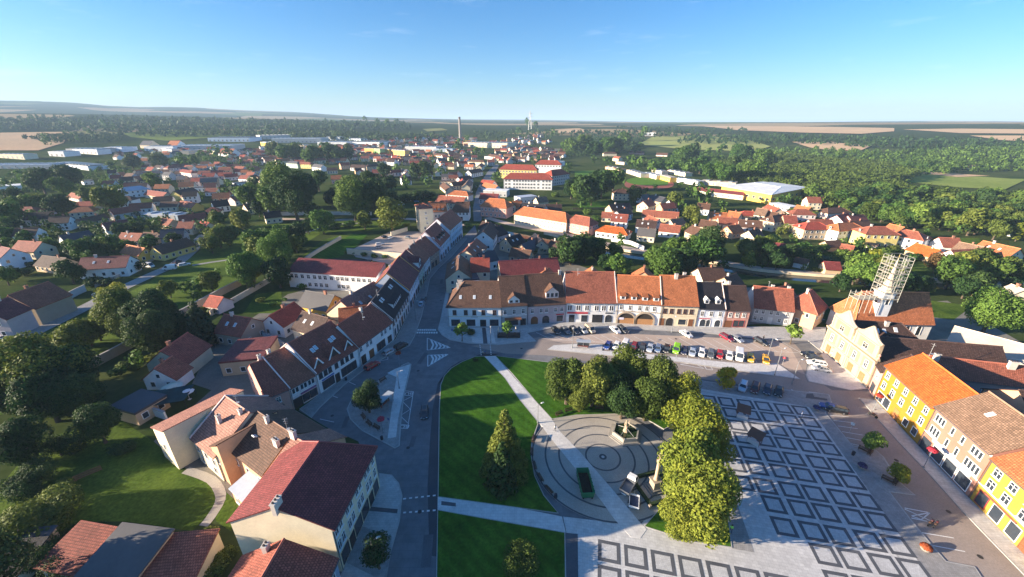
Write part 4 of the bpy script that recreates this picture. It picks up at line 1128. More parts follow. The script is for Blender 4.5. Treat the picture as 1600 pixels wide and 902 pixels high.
# single trees and bushes: x, y, height, width, shape, detail, leaves, variant, place
TREES = [
 (-75.3,30.1,16.8,13.6,'broad',3,'dark',0,12),  # out of view at left, added to shade the low sheds
 (-71.9,33,14.8,11.9,'broad',3,'dark',1,12),  # likewise unseen, put here for its shade on the sheds
 (31.6,51.1,15.6,12.6,'broad',3,'mellow',0,7),
 (29.2,44.5,14.3,11.5,'broad',3,'mellow',1,7),
 (35.3,60.8,14.6,11.8,'broad',3,'yellow',2,7),
 (18.9,75.9,14.2,11.5,'broad',3,'olive',0,6),
 (12.9,76.6,13.6,11,'broad',3,'olive',0,6),
 (33.7,76.6,13.6,11,'broad',3,'olive',2,6),
 (28.3,79.9,13.3,10.7,'broad',3,'olive',1,6),
 (26.8,43.7,8.7,7.1,'broad',3,'mellow',2,7),
 (37.9,58.7,10.6,8.6,'broad',3,'yellow',1,7),
 (34.5,48.2,9.3,7.5,'broad',3,'mellow',2,7),
 (-94.2,58.7,10.6,8.6,'broad',3,'dark',2,12),
 (29.8,71.1,11.5,9.3,'broad',3,'olive',1,6),
 (37.4,71.9,11.6,9.3,'broad',3,'yellow',1,6),
 (23.6,74.5,11.1,9,'broad',3,'dark',2,6),
 (24.7,71.6,10.8,8.7,'broad',3,'dark',0,6),
 (-85.1,64.3,10,8.1,'broad',3,'dark',1,12),
 (-1.3,56.8,15.1,7.1,'spruce',3,'olive',2,8),
 (-19.9,38.8,6.9,4.6,'ball',3,'dark',1,9),
 (15.4,74.4,9,7.2,'broad',3,'olive',2,6),
 (-32.9,73.6,8.2,6.6,'broad',3,'dark',1,9),
 (-1.8,53.6,10.6,5,'spruce',2,'dark',1,8),
 (73.4,62.1,4.6,3.7,'broad',2,'lime',0,10),
 (72,54.6,4.2,3.4,'broad',2,'yellow',2,10),
 (-15.3,105.9,6.6,4.4,'ball',1,'lime',1,11),
 (-1.4,107.8,6.1,4,'ball',1,'lime',1,11),
 (53.9,83.2,5.8,3.3,'oval',1,'gold',1,6),
 (-108.7,77.2,19,16.7,'broad',3,'olive',2,13),
 (-119,80.6,15.6,13.7,'broad',3,'olive',2,13),
 (-105.4,78.1,15.2,13.4,'broad',3,'dark',2,13),
 (-101.9,70.7,14.1,12.4,'broad',3,'dark',0,13),
 (-112.4,73.5,13.6,12,'broad',3,'dark',2,13),
 (-108.9,108.8,17.2,15.1,'broad',3,'dark',0,13),
 (-96.9,71.9,12.5,11,'broad',3,'dark',0,13),
 (-119.9,109.4,16.6,14.6,'broad',3,'olive',2,13),
 (149.4,110.9,15.9,13.9,'broad',3,'lime',1,25),
 (-147.8,271.1,32.2,28.3,'broad',3,'dark',1,18),
 (-103,99.5,13.6,11.9,'broad',3,'dark',2,13),
 (-176.8,309.5,34.7,30.5,'broad',3,'green',1,18),
 (-106.7,268,29,25.5,'broad',3,'green',1,18),
 (-94,278.3,30,26.4,'broad',3,'dark',0,18),
 (-106,147.3,17.1,15,'broad',3,'lime',0,14),
 (-113.7,104.6,11.6,10.2,'broad',3,'olive',1,13),
 (-102.1,104.6,11.6,10.2,'broad',3,'dark',2,13),
 (-106.3,171.5,17.6,15.4,'broad',3,'lime',1,14),
 (-161.1,314.5,28.7,25.2,'broad',3,'dark',0,18),
 (-113.5,314.5,28.7,25.2,'broad',3,'dark',2,18),
 (94.1,183,17.6,15.4,'broad',3,'dark',1,21),
 (69.7,160.9,15.2,13.3,'broad',2,'dark',1,21),
 (86.8,171.6,16.1,14.1,'broad',2,'green',0,21),
 (176.9,149.5,14.3,12.5,'broad',2,'green',2,25),
 (188.8,155.1,14.7,12.9,'broad',2,'olive',1,25),
 (58.9,326.2,27.9,24.5,'broad',2,'dark',1,20),
 (-126.6,100,10,8.8,'broad',2,'olive',2,13),
 (-94.1,149.1,13.9,12.2,'broad',2,'dark',2,14),
 (-121.6,184.2,16.7,14.6,'broad',2,'green',2,14),
 (27.7,177.8,15.8,13.9,'broad',2,'dark',1,21),
 (64.6,158.5,13.9,12.2,'broad',2,'green',2,21),
 (-290,288.9,23.4,20.6,'broad',2,'olive',1,5),
 (-171.3,283.3,23,20.2,'broad',2,'green',2,18),
 (-126.2,103.4,9.6,8.5,'broad',2,'olive',0,13),
 (152.1,151.4,13,11.4,'broad',2,'olive',0,25),
 (201.8,162,13.8,12.1,'broad',2,'olive',2,25),
 (196.3,151.4,13,11.4,'broad',2,'green',1,25),
 (-317.3,247.8,19.8,17.4,'broad',2,'green',1,5),
 (-118.8,179.7,14.7,12.9,'broad',2,'olive',0,14),
 (79.4,358.4,27.5,24.2,'broad',2,'dark',1,20),
 (154.8,159.5,13.3,11.7,'broad',2,'yellow',1,25),
 (269.8,229.2,17.8,15.6,'broad',2,'olive',0,23),
 (-141.7,128.4,10.7,9.4,'broad',2,'yellow',1,13),
 (147.9,158,12.8,11.2,'broad',2,'lime',2,25),
 (-201.9,304.6,22,19.3,'broad',2,'green',1,18),
 (-101.5,268.6,19.3,17,'broad',2,'green',2,18),
 (35.7,186.8,14,12.3,'broad',2,'dark',1,21),
 (88.5,184.2,13.8,12.1,'broad',2,'green',0,21),
 (79.4,181.7,13.6,12,'broad',2,'green',1,21),
 (-92.7,104.3,14.6,7.4,'spruce',2,'spruce',1,13),
 (64.1,167.3,12.7,11.1,'broad',2,'green',0,21),
 (144,149.6,11.5,10.1,'broad',2,'lime',0,25),
 (207.2,155.2,11.9,10.4,'broad',2,'olive',0,25),
 (177.9,140.3,10.9,9.6,'broad',2,'dark',2,25),
 (148.1,141.1,11,9.6,'broad',2,'dark',1,25),
 (-126.5,106.6,8.6,7.5,'broad',2,'olive',2,13),
 (-437.1,377.5,25.7,22.6,'broad',2,'dark',0,5),
 (-113.2,233.3,16,14.1,'broad',2,'lime',2,15),
 (-121.8,196.5,13.7,12.1,'broad',2,'green',2,14),
 (257.8,250,17,15,'broad',2,'lime',2,23),
 (-182.4,153.3,11.1,9.7,'broad',2,'dark',0,13),
 (-203.2,180.1,12.7,11.2,'broad',2,'green',2,14),
 (27.8,177.7,12.6,11,'broad',2,'green',2,21),
 (34.6,180.1,12.7,11.2,'broad',2,'dark',0,21),
 (-445,408.7,26,22.8,'broad',2,'dark',2,5),
 (-156,204.7,13.8,12.1,'broad',2,'olive',1,15),
 (-94.1,298.2,19.4,17,'broad',2,'dark',1,18),
 (-165.6,239.5,15.3,13.5,'broad',2,'olive',2,15),
 (-112.8,364.8,21.8,19.2,'broad',2,'dark',1,18),
 (-72.9,237,20.6,12.8,'oval',2,'olive',0,16),
 (-123.7,208,13.1,11.5,'broad',2,'green',1,15),
 (-117.1,211.2,13.2,11.6,'broad',2,'dark',0,15),
 (-111.6,177.5,11.4,10,'broad',2,'olive',2,14),
 (99.6,398.6,23.7,20.8,'broad',2,'green',1,20),
 (41.2,185,11.8,10.3,'broad',2,'green',0,21),
 (124.3,190.3,12.1,10.6,'broad',2,'olive',1,24),
 (-118.6,144.9,9.5,8.4,'broad',2,'olive',2,13),
 (44.5,163.7,10.6,9.3,'broad',2,'lime',1,21),
 (75.6,163.7,10.6,9.3,'broad',2,'dark',1,21),
 (88.9,184.6,11.8,10.3,'broad',2,'green',2,21),
 (171.7,138.3,9.2,8.1,'broad',2,'dark',1,25),
 (154.8,142.4,9.4,8.3,'broad',2,'dark',1,25),
 (-349.3,284.6,17,15,'broad',2,'green',1,5),
 (-323.8,284.6,17,15,'broad',2,'dark',2,5),
 (-142.6,344.9,20.3,17.9,'broad',2,'green',1,18),
 (140.9,152.2,9.8,8.6,'broad',2,'lime',0,24),
 (186.9,165,10.5,9.2,'broad',2,'rust',0,25),
 (121.2,177.5,11.2,9.8,'broad',2,'dark',0,24),
 (-187.9,394.1,21.8,19.1,'broad',2,'green',0,18),
 (-131.3,206.5,12.1,10.6,'broad',2,'dark',2,15),
 (221,452.6,24.8,21.8,'broad',2,'green',1,2),
 (229.6,439.6,24.2,21.2,'broad',2,'green',1,2),
 (265.8,466.3,25.5,22.4,'broad',2,'green',1,2),
 (271.5,452.6,24.8,21.8,'broad',2,'green',2,2),
 (274.4,219.8,12.8,11.2,'broad',2,'olive',0,23),
 (276.8,231.8,12.6,11.3,'broad',2,'green',0,0),
 (285.1,237.4,12.8,11.7,'broad',2,'dark',0,0),
 (-399,357.8,19.5,17.2,'broad',2,'green',0,5),
 (-339.6,287.7,16,14,'broad',2,'olive',0,5),
 (-292.3,227.5,12.9,11.3,'broad',2,'green',0,5),
 (-153.5,194.9,11.2,9.9,'broad',2,'olive',1,14),
 (-153.9,210.1,12,10.6,'broad',2,'olive',0,15),
 (327.2,240,12.8,13.8,'broad',2,'green',1,0),
 (275,260.7,13.7,13.4,'broad',2,'green',2,0),
 (322.4,245.1,12.9,13.8,'broad',2,'olive',2,0),
 (56.5,334.8,18,15.8,'broad',2,'green',1,20),
 (255.2,262.1,14.4,12.6,'broad',2,'lime',0,23),
 (-108.3,155.3,9,7.9,'broad',2,'olive',0,14),
 (-207.4,151.5,8.9,7.8,'broad',2,'green',0,13),
 (48.2,162.2,9.4,8.2,'broad',2,'lime',1,21),
 (41.9,165.3,9.5,8.4,'broad',2,'dark',0,21),
 (119,168.6,9.7,8.5,'broad',2,'dark',0,24),
 (131.1,179.1,10.2,9,'broad',2,'dark',0,24),
 (173.2,122.4,7.4,6.5,'broad',2,'dark',0,25),
 (203.2,169.7,9.8,8.6,'broad',2,'green',2,25),
 (284.9,266.2,13.5,13.1,'broad',2,'olive',0,0),
 (-210.7,188.7,10.5,9.2,'broad',2,'green',2,14),
 (257.5,254.4,12.9,12,'broad',2,'green',1,0),
 (310.7,276.4,13.9,12.8,'broad',2,'green',0,0),
 (273.9,267.9,13.5,11.8,'broad',2,'green',1,0),
 (241.7,268.9,13.5,11.3,'broad',2,'olive',0,0),
 (250.6,257.1,12.9,13.3,'broad',2,'green',0,0),
 (51.9,352.9,18.2,16,'broad',2,'dark',2,20),
 (64.1,322.2,16.7,14.7,'broad',2,'dark',1,20),
 (130,144.9,8.2,7.2,'broad',2,'dark',2,24),
 (266.4,248.4,12.4,10.6,'broad',2,'green',2,0),
 (253.2,249.2,12.4,10.4,'broad',2,'green',2,0),
 (343.8,267.2,13.2,11.2,'broad',2,'dark',0,0),
 (268.4,265.7,13,10.8,'broad',2,'olive',2,0),
 (304.8,270.8,13.2,12.9,'broad',2,'green',2,0),
 (-401.5,323.1,16.4,14.4,'broad',2,'dark',1,5),
 (310.8,257.1,12.5,12.3,'broad',2,'green',1,0),
 (317.6,235.4,11.5,10.3,'broad',2,'green',0,0),
 (315,271.3,13,11.9,'broad',2,'dark',1,0),
 (345.8,258.2,12.4,13.5,'broad',2,'dark',1,0),
 (-372.1,720.1,34.3,30.1,'broad',2,'green',2,17),
 (-318.2,660.4,31.5,27.7,'broad',2,'green',0,17),
 (-316.6,720.1,34.3,30.1,'broad',2,'green',2,17),
 (148.6,877.2,41.5,36.5,'broad',2,'green',0,1),
 (146.7,754,35.9,31.5,'broad',2,'dark',1,1),
 (188.3,832,39.4,34.6,'broad',2,'green',0,1),
 (208.5,832,39.4,34.6,'broad',2,'dark',1,1),
 (119.8,262.3,13.3,11.6,'broad',2,'olive',2,22),
 (268.9,660.4,31.5,27.7,'broad',2,'green',1,2),
 (372.6,689,32.9,28.9,'broad',2,'green',2,2),
 (371.1,660.4,31.5,27.7,'broad',2,'dark',0,2),
 (281.9,527.5,25.4,22.3,'broad',2,'dark',2,2),
 (368.5,609.5,29.2,25.7,'broad',2,'green',0,22),
 (49.2,183.2,9.6,8.4,'broad',2,'green',0,21),
 (76.3,185.8,9.7,8.6,'broad',2,'green',0,21),
 (117.4,191.2,10,8.8,'broad',2,'olive',2,21),
 (251,264.8,13.4,11.7,'broad',2,'lime',2,23),
 (253.5,310.4,15.5,13.6,'broad',2,'green',0,22),
 (40.9,182.9,9.6,8.4,'broad',2,'dark',1,21),
 (97,180.3,9.5,8.3,'broad',2,'green',1,21),
 (112.9,182.9,9.6,8.4,'broad',2,'olive',1,21),
 (124.8,190.8,10,8.8,'broad',2,'olive',2,24),
 (160.5,142.8,7.8,6.8,'broad',2,'dark',2,25),
 (373.4,281.1,13.1,12.3,'broad',2,'dark',2,0),
 (305.8,245.1,11.6,10.9,'broad',2,'olive',2,0),
 (259.8,283.3,13.2,13.3,'broad',2,'olive',0,0),
 (303.1,257.6,12.1,11.8,'broad',2,'green',1,0),
 (245.9,277.1,12.8,12.9,'broad',1,'dark',0,0),
 (341.2,302.9,13.9,12.5,'broad',1,'dark',0,0),
 (352,259.3,12,12.9,'broad',1,'olive',1,0),
 (270.2,240.4,11.2,12.2,'broad',1,'green',0,0),
 (-185.4,196,9.3,10.2,'broad',1,'green',1,5),
 (-207.6,198.3,9.3,8.3,'broad',1,'green',1,5),
 (389.2,298,13.5,11.2,'broad',1,'green',1,0),
 (-336.2,319,15.2,13.3,'broad',1,'olive',1,5),
 (-494.9,582.2,26.7,23.5,'broad',1,'silver',0,5),
 (-353,400.6,18.8,16.5,'broad',1,'green',0,5),
 (-143.9,322.5,15.3,13.5,'broad',1,'dark',0,18),
 (99.4,326.1,15.5,13.6,'broad',1,'dark',1,20),
 (121.8,299.4,14.3,12.6,'broad',1,'olive',1,22),
 (-134.9,102.1,5.6,4.9,'broad',1,'olive',0,13),
 (-130,112.5,6.1,5.3,'broad',1,'olive',0,13),
 (-130.8,139.1,7.3,6.4,'broad',1,'olive',1,13),
 (191.7,140.8,7.3,6.4,'broad',1,'dark',1,25),
 (257,278.7,12.6,13.5,'broad',1,'olive',0,0),
 (258.7,271.4,12.2,12.9,'broad',1,'olive',0,0),
 (-274.9,211.1,9.7,8.9,'broad',1,'green',1,5),
 (354.3,298.7,13.2,13.8,'broad',1,'dark',1,0),
 (374.2,317.7,14,11.4,'broad',1,'dark',1,0),
 (294.8,290.3,12.8,12,'broad',1,'dark',0,0),
 (-241.1,376.9,17.3,15.2,'broad',1,'dark',0,18),
 (-236.2,196.4,9,8,'broad',1,'green',0,5),
 (-222.2,220.6,10,8.8,'broad',1,'dark',1,5),
 (353.8,276,12.2,10.5,'broad',1,'olive',0,0),
 (275.6,281,12.4,11.3,'broad',1,'green',0,0),
 (267.1,262.2,11.6,10.5,'broad',1,'green',0,0),
 (251.2,314.5,13.6,11.7,'broad',1,'green',0,0),
 (325.7,259.2,11.4,11.6,'broad',1,'olive',1,0),
 (276.4,284.4,12.4,11.1,'broad',1,'dark',1,0),
 (359.4,280,12.1,12,'broad',1,'olive',1,0),
 (-92.3,244.4,11.4,10,'broad',1,'olive',1,16),
 (-101.7,479.6,21.2,18.7,'broad',1,'dark',1,18),
 (-388.7,706.6,30.8,27,'broad',1,'green',0,17),
 (-111.3,196.9,9.4,8.2,'broad',1,'olive',1,14),
 (121.3,857.7,37.1,32.6,'broad',1,'green',0,1),
 (304.6,706.6,30.8,27,'broad',1,'dark',1,2),
 (245.5,537.9,23.7,20.8,'broad',1,'green',0,2),
 (268.5,244.4,11.4,10,'broad',1,'olive',1,23),
 (284.8,217.5,10.2,9,'broad',1,'yellow',1,23),
 (107.9,171.6,8.3,7.3,'broad',1,'yellow',1,21),
 (84.4,104.5,6.6,4.8,'ball',1,'lime',1,24),
 (354.5,269.3,11.7,11.1,'broad',1,'green',1,0),
 (298.7,258,11.2,12,'broad',1,'green',0,0),
 (283.6,304.2,13,11.4,'broad',1,'green',0,0),
 (294.9,279.3,12,10.2,'broad',1,'dark',0,0),
 (289.4,275.2,11.8,10.5,'broad',1,'green',1,0),
 (405.2,321.4,13.7,14.9,'broad',1,'green',0,0),
 (-213,184.9,8.3,7.9,'broad',1,'dark',1,5),
 (-286.8,222.6,9.7,10.5,'broad',1,'dark',0,5),
 (294.9,307.2,13,12.3,'broad',1,'dark',0,0),
 (270.3,293.8,12.5,12.4,'broad',1,'dark',1,0),
 (-288.3,227.2,9.9,9,'broad',1,'dark',1,5),
 (282.5,321.7,13.5,13.2,'broad',1,'dark',0,0),
 (331.3,327.6,13.7,14.8,'broad',1,'dark',0,0),
 (333.6,309.7,13,14.2,'broad',1,'olive',0,0),
 (-533.3,580.6,24.9,21.9,'broad',1,'silver',0,5),
 (-186.8,247.1,11.2,9.8,'broad',1,'olive',1,15),
 (248.1,294.3,12.4,11.6,'broad',1,'green',0,0),
 (301.4,324.8,13.4,12.4,'broad',1,'dark',1,0),
 (-222.1,230.2,9.8,9.8,'broad',1,'dark',0,5),
 (360.2,285,11.9,10.3,'broad',1,'green',1,0),
 (-223.2,193.8,8.3,8.5,'broad',1,'green',0,5),
 (287.4,337.7,13.7,15,'broad',1,'dark',0,0),
 (-181.8,206.5,8.8,8.6,'broad',1,'dark',0,5),
 (-142.6,316,13.7,12,'broad',1,'dark',0,18),
 (-318.9,685,28.5,25,'broad',1,'dark',0,17),
 (-122.3,233.2,10.4,9.1,'broad',1,'dark',0,15),
 (-135.7,268.9,11.8,10.4,'broad',1,'dark',1,15),
 (334.7,263.9,11.6,10.2,'broad',1,'green',0,23),
 (-210.1,155.8,7.3,6.4,'broad',1,'dark',0,13),
 (23.9,177.4,8.1,7.1,'broad',1,'dark',0,21),
 (20.2,179.8,8.2,7.2,'broad',1,'dark',0,21),
 (311.8,250.5,10.4,10.9,'broad',1,'dark',0,0),
 (327.7,266.7,11,10.7,'broad',1,'olive',1,0),
 (259,347.6,14,14.1,'broad',1,'green',1,0),
 (-252.9,196.5,8.3,8.7,'broad',1,'dark',0,5),
 (392.5,308.1,12.4,10.4,'broad',1,'green',1,0),
 (296.3,334.2,13.4,14.4,'broad',1,'dark',1,0),
 (394.1,337,13.5,14.7,'broad',1,'green',0,0),
 (317.6,325.3,12.9,12.9,'broad',1,'dark',1,0),
 (-213.3,198.9,8.3,8.3,'broad',1,'green',1,5),
 (-153,207.7,8.6,8.6,'broad',1,'green',1,5),
 (-262.7,207.9,8.6,8.4,'broad',1,'green',1,5),
 (360.3,321.9,12.8,11.4,'broad',1,'green',0,0),
 (399.1,330.8,13,10.7,'broad',1,'green',1,0),
 (315.5,318.6,12.5,12.7,'broad',1,'green',1,0),
 (273.1,297.8,11.8,11.9,'broad',1,'dark',1,0),
 (355.7,350.8,13.7,11.3,'broad',1,'green',0,0),
 (248.4,264,10.5,10.2,'broad',1,'green',1,0),
 (398.3,317,12.4,13.3,'broad',1,'green',0,0),
 (-184.8,247.1,9.9,9.9,'broad',1,'green',1,5),
 (315.1,292.6,11.5,11.5,'broad',1,'dark',1,0),
 (379.5,325.1,12.7,13.5,'broad',1,'dark',1,0),
 (-262.5,198.3,8.1,8.2,'broad',1,'green',0,5),
 (326.6,353.7,13.7,13.8,'broad',1,'green',1,0),
 (325.3,360.5,13.9,12,'broad',1,'green',1,0),
 (-196.7,195,8,8,'broad',1,'green',0,5),
 (383.8,318.4,12.4,12.3,'broad',1,'dark',1,0),
 (-114,480.6,19.3,16.9,'broad',1,'dark',1,18),
 (-154.3,496.1,19.9,17.4,'broad',1,'dark',0,18),
 (-299,718.6,28.3,24.9,'broad',1,'green',0,17),
 (-432.7,759.6,29.9,26.3,'broad',1,'olive',1,17),
 (-284,725.1,28.6,25.1,'broad',1,'dark',1,17),
 (-179.8,280.9,11.7,10.3,'broad',1,'dark',1,18),
 (264.1,993.5,38.8,34.1,'broad',1,'green',0,1),
 (-77.4,45.5,6.2,9.5,'bush',3,'olive',2,12),
 (-79.3,43.3,4.7,7.1,'bush',3,'green',0,12),
 (-77.1,47.9,4.4,6.7,'bush',3,'olive',2,12),
 (-71.2,39.5,3.9,5.9,'bush',3,'dark',2,12),
 (1.2,39.3,3.4,5.1,'bush',3,'olive',1,8),
 (-65.7,38.7,3.3,5.1,'bush',3,'dark',1,12),
 (-88.7,55.4,4.2,6.4,'bush',3,'dark',2,12),
 (-88.7,51.3,4,6.1,'bush',3,'dark',0,12),
 (-91,61,4.2,6.3,'bush',3,'dark',0,12),
 (-48.7,41.7,3,4.5,'bush',3,'olive',0,12),
 (-70.4,42.2,3,4.6,'bush',3,'dark',0,12),
 (-48.9,40.3,2.6,4,'bush',2,'green',0,12),
 (-44.3,38.5,2.3,3.5,'bush',2,'olive',2,12),
 (-85.6,73.1,3.2,4.8,'bush',2,'dark',0,13),
 (-79.2,61.8,2.5,3.7,'bush',2,'dark',2,12),
 (-81.5,53.3,2.2,3.4,'bush',2,'olive',1,12),
 (-44.1,40.3,1.9,2.8,'bush',2,'olive',0,12),
 (-68,44.2,2,3,'bush',2,'dark',0,12),
 (-12.9,110.2,2.2,3.3,'bush',1,'dark',1,11),
 (-10.4,95.3,1,1.5,'bush',0,'dark',1,19),  # bush standing in for a small dark machine on the lawn
 (-91.7,335.8,8.7,14.4,'bush',1,'dark',1,18),
 (-84.9,343.6,8.9,14.7,'bush',1,'dark',1,18),
 (139.8,195.3,5.2,8.6,'bush',1,'green',1,24),
 (154.3,201.2,5.3,8.8,'bush',1,'green',1,24),
 (-169,168.4,4.6,7.6,'bush',1,'dark',0,14),
 (-77.6,350.3,8,13.3,'bush',1,'dark',0,18),
 (145.5,214.8,5.1,8.5,'bush',1,'green',1,24),
 (-104.8,90.8,2.5,4.1,'bush',1,'olive',0,13),
 (-104.5,88.5,2.4,4,'bush',1,'green',0,13),
 (-173.1,153.5,3.8,6.3,'bush',1,'dark',1,13),
 (-213.4,163.5,4,6.7,'bush',1,'dark',1,13),
 (3.4,192.7,4.7,7.7,'bush',1,'dark',0,21),
 (9.4,189.9,4.6,7.6,'bush',1,'dark',0,21),
 (160.7,196.3,4.5,7.5,'bush',1,'green',0,24),
 (-100.6,95.5,2.5,4.1,'bush',1,'olive',0,13),
 (149.7,181.1,4.2,6.9,'bush',1,'silver',1,24),
 (-104.1,250.9,5.3,8.8,'bush',1,'green',1,15),
 (15.8,196.2,4.3,7.1,'bush',1,'dark',1,21),
 (165.1,190.6,4.2,6.9,'bush',1,'green',1,24),
 (190,187.9,4.1,6.8,'bush',1,'green',0,25),
 (-111.3,247,4.9,8.2,'bush',1,'green',1,15),
 (-167.8,152.3,3.2,5.4,'bush',1,'dark',0,13),
 (-173.1,150.5,3.2,5.3,'bush',1,'dark',1,13),
 (-210.1,170.9,3.6,5.9,'bush',1,'dark',0,14),
 (195.6,182.9,3.8,6.3,'bush',1,'green',0,25),
 (153.7,193.7,4,6.6,'bush',1,'green',0,24),
 (196.8,197.3,3.8,6.3,'bush',1,'olive',0,25),
 (-71.2,355.6,6.1,10.1,'bush',1,'dark',0,18),
 (54.6,288.6,5,8.3,'bush',1,'green',1,20),
 (186.7,194.8,3.5,5.9,'bush',1,'green',0,25),
 (-108.7,125.7,2.4,4,'bush',1,'olive',0,13),
 (-104.5,125.7,2.4,4,'bush',1,'olive',1,14),
 (153.6,170.2,3.1,5.2,'bush',1,'silver',1,24),
 (155,203.3,3.7,6.1,'bush',1,'green',1,24),
 (57.9,267.6,4.4,7.3,'bush',1,'green',1,20),
 (-85.3,148.5,2.5,4.2,'bush',1,'lime',1,14),
 (-222.6,174.2,2.8,4.6,'bush',1,'dark',0,14),
 (146.2,168.5,2.7,4.5,'bush',1,'lime',1,24),
 (38.4,363.2,5,8.3,'bush',1,'green',1,20),
 (-93.9,135.5,2.1,3.4,'bush',1,'olive',1,14),
 (-103,149.9,2.1,3.4,'bush',0,'olive',0,14),
 (137.3,167.9,2.3,3.8,'bush',0,'olive',1,24),
 (110.7,149.9,2.1,3.4,'bush',0,'olive',0,24),
 (-68.1,250.8,3,4.9,'bush',0,'olive',1,16),
 (-28.2,250.8,3,4.9,'bush',0,'lime',1,19),
 (-87.5,131.8,1.7,2.8,'bush',0,'lime',1,14),
 (-68.6,187.7,2.3,3.8,'bush',0,'green',0,16),
 (-73.8,190.4,2.3,3.8,'bush',0,'green',0,16),
 (-74.9,251.4,2.7,4.4,'bush',0,'green',0,16),
 (-62.8,188,2.1,3.4,'bush',0,'green',1,16),
 (-85.8,136.2,1.4,2.3,'bush',0,'lime',1,14),
 (-84.2,195.3,1.9,3.1,'bush',0,'olive',1,15),
 (-80.2,193.9,1.9,3.1,'bush',0,'lime',0,15),
]
TREE_PLACES = [
 'in the wood past the hall',
 'below the pale fields',
 'behind the stadium',
 'in the far woods',
 'between far town houses',
 'between the left houses',
 'round the fountain',
 'beside the patterned paving',
 'on the central lawn',
 'on the left pavements',
 'in the parking strip',
 'before the corner house',
 'in the lower left garden',
 'along the garden wall',
 'behind the left row',
 'by the long white wall',
 'by the walled car park',
 'before the white factories',
 'in the big park clump',
 'by the main street',
 'by school and pitch',
 'along the stream',
 'round the sports hall',
 'at the wood edge',
 'in the stream gardens',
 'behind the scaffolded tower',
]
# woods seen as one mass: name, outline, spacing, heights, leaf clumps per tree
WOODS = [
 ('right', [(240.5,481.7), (341.5,672.1), (474.5,815.9), (517.3,766.9), (535.7,696.8), (580.2,649), (506.1,508.1), (410,436), (379.1,397.8), (381.9,365.5), (415.8,344.4), (422.4,331.5), (366.6,270), (316.3,229.7), (278.6,229.7), (266,239.6), (245.7,243), (238.2,278.7), (238.3,313.9), (252.8,344.4), (249.6,406.8)], 9.5, 9, 14, 120),
 ('right', [(337.2,663.6), (498.8,861.8), (628.1,824.7), (679.5,740.8), (828.8,772.7), (956.6,742.3), (711.8,546.5), (560.3,530.8), (499.7,501.8), (573,640.9), (510.8,757.2)], 15, 10, 15, 70),
 ('middle', [(105.8,926), (177.8,1178.2), (300.8,1248.8), (348.6,1154.9), (263.7,911.3), (162.3,815.9), (98,751.8)], 14, 9, 14, 70),
 ('stadium', [(184.3,595.6), (341.3,859.7), (385.4,761.2), (256.2,514.5), (225.9,560.4)], 12, 8, 12, 120),
 ('far', [(517,1250.3), (702.7,1167.5), (836,1046.4), (956.4,945.9), (1046.9,823.9), (914,714.3), (792.7,742.5), (706.9,878.7), (664.5,954), (528.3,996.8), (403.6,1025.1)], 22, 10, 16, 26),
 ('far', [(174.4,1453.5), (437.6,1460.1), (558.9,1329.7), (473.5,1209.6), (353,1233.9), (185.8,1233.2)], 24, 10, 15, 26),
 ('far', [(415.4,1855.4), (687.3,1585.1), (851.1,1421.5), (718.5,1369.8), (441.1,1472.7)], 40, 12, 17, 26),
 ('left', [(-1815.9,1495.7), (-1648.7,1714.1), (-1327.8,1905.9), (-850,2043.2), (-478,2007.3), (-386.8,1619), (-600.6,1433.8), (-779.6,1301.3), (-1058.3,1177.7), (-1285,1228.5), (-1417.7,1157.1)], 30, 16, 24, 26),
 ('left', [(-1099.1,947), (-1137.2,1097.2), (-1033.6,1137.3), (-884.8,960), (-903.4,877.3), (-952.7,874.3)], 16, 8, 13, 70),
 ('left', [(-1049.5,1177), (-570.2,1358.9), (-458.5,1271.9), (-193.3,1286.4), (-179.9,1194.5), (-435.4,1110.3), (-702.7,1168.9), (-972.8,1088.5)], 22, 14, 20, 26),
 ('mid town', [(-484.1,1146.4), (-475.3,1318.4), (-197.2,1311.6), (-180.7,1197.8), (-377,1037.4)], 26, 9, 14, 26),
 ('mid town', [(-131.8,1465.1), (138.8,1544.9), (201.2,1338.8), (53.6,1182.9), (-107.1,1182.9)], 28, 9, 14, 26),
 ('town', [(-337.5,588.3), (-243.1,656), (-59.3,588.3), (-77,867.2), (-325.3,887.6), (-530.9,867.2)], 24, 4, 7, 26),
 ('town', [(-358,981.5), (-152.2,1262.4), (-86.4,1143), (-138.3,905.5), (-291.1,865.6)], 28, 4.5, 7, 26),
 ('town', [(-36.5,588.3), (-29.4,963.7), (111.1,909.1), (69.8,645.4), (21.3,689.8)], 22, 4, 7, 26),
 ('town', [(-647.5,519.4), (-650.6,648.2), (-524.6,856.9), (-342.5,581.3), (-380.4,486.8), (-380.4,368.8), (-468.2,368.8)], 16, 5, 9, 70),
 ('streets', [(91.7,283.6), (176.9,272.8), (238.4,302.5), (196.2,244.7), (140.6,211.8), (87,241.3)], 12, 5, 8, 120),
 ('streets', [(133.7,205.4), (169.7,207.9), (199.8,191.6), (206.9,173.8), (191.2,158.6), (147.2,161.8), (117.2,172)], 8.5, 3.5, 7, 120),
 ('left gardens', [(-468.2,368.8), (-302.5,283.6), (-215.4,283.6), (-149.3,214.5), (-159.8,190.4), (-182.6,180.1), (-205.5,162.2), (-222.2,162.2)], 11.5, 5, 10, 120),
]
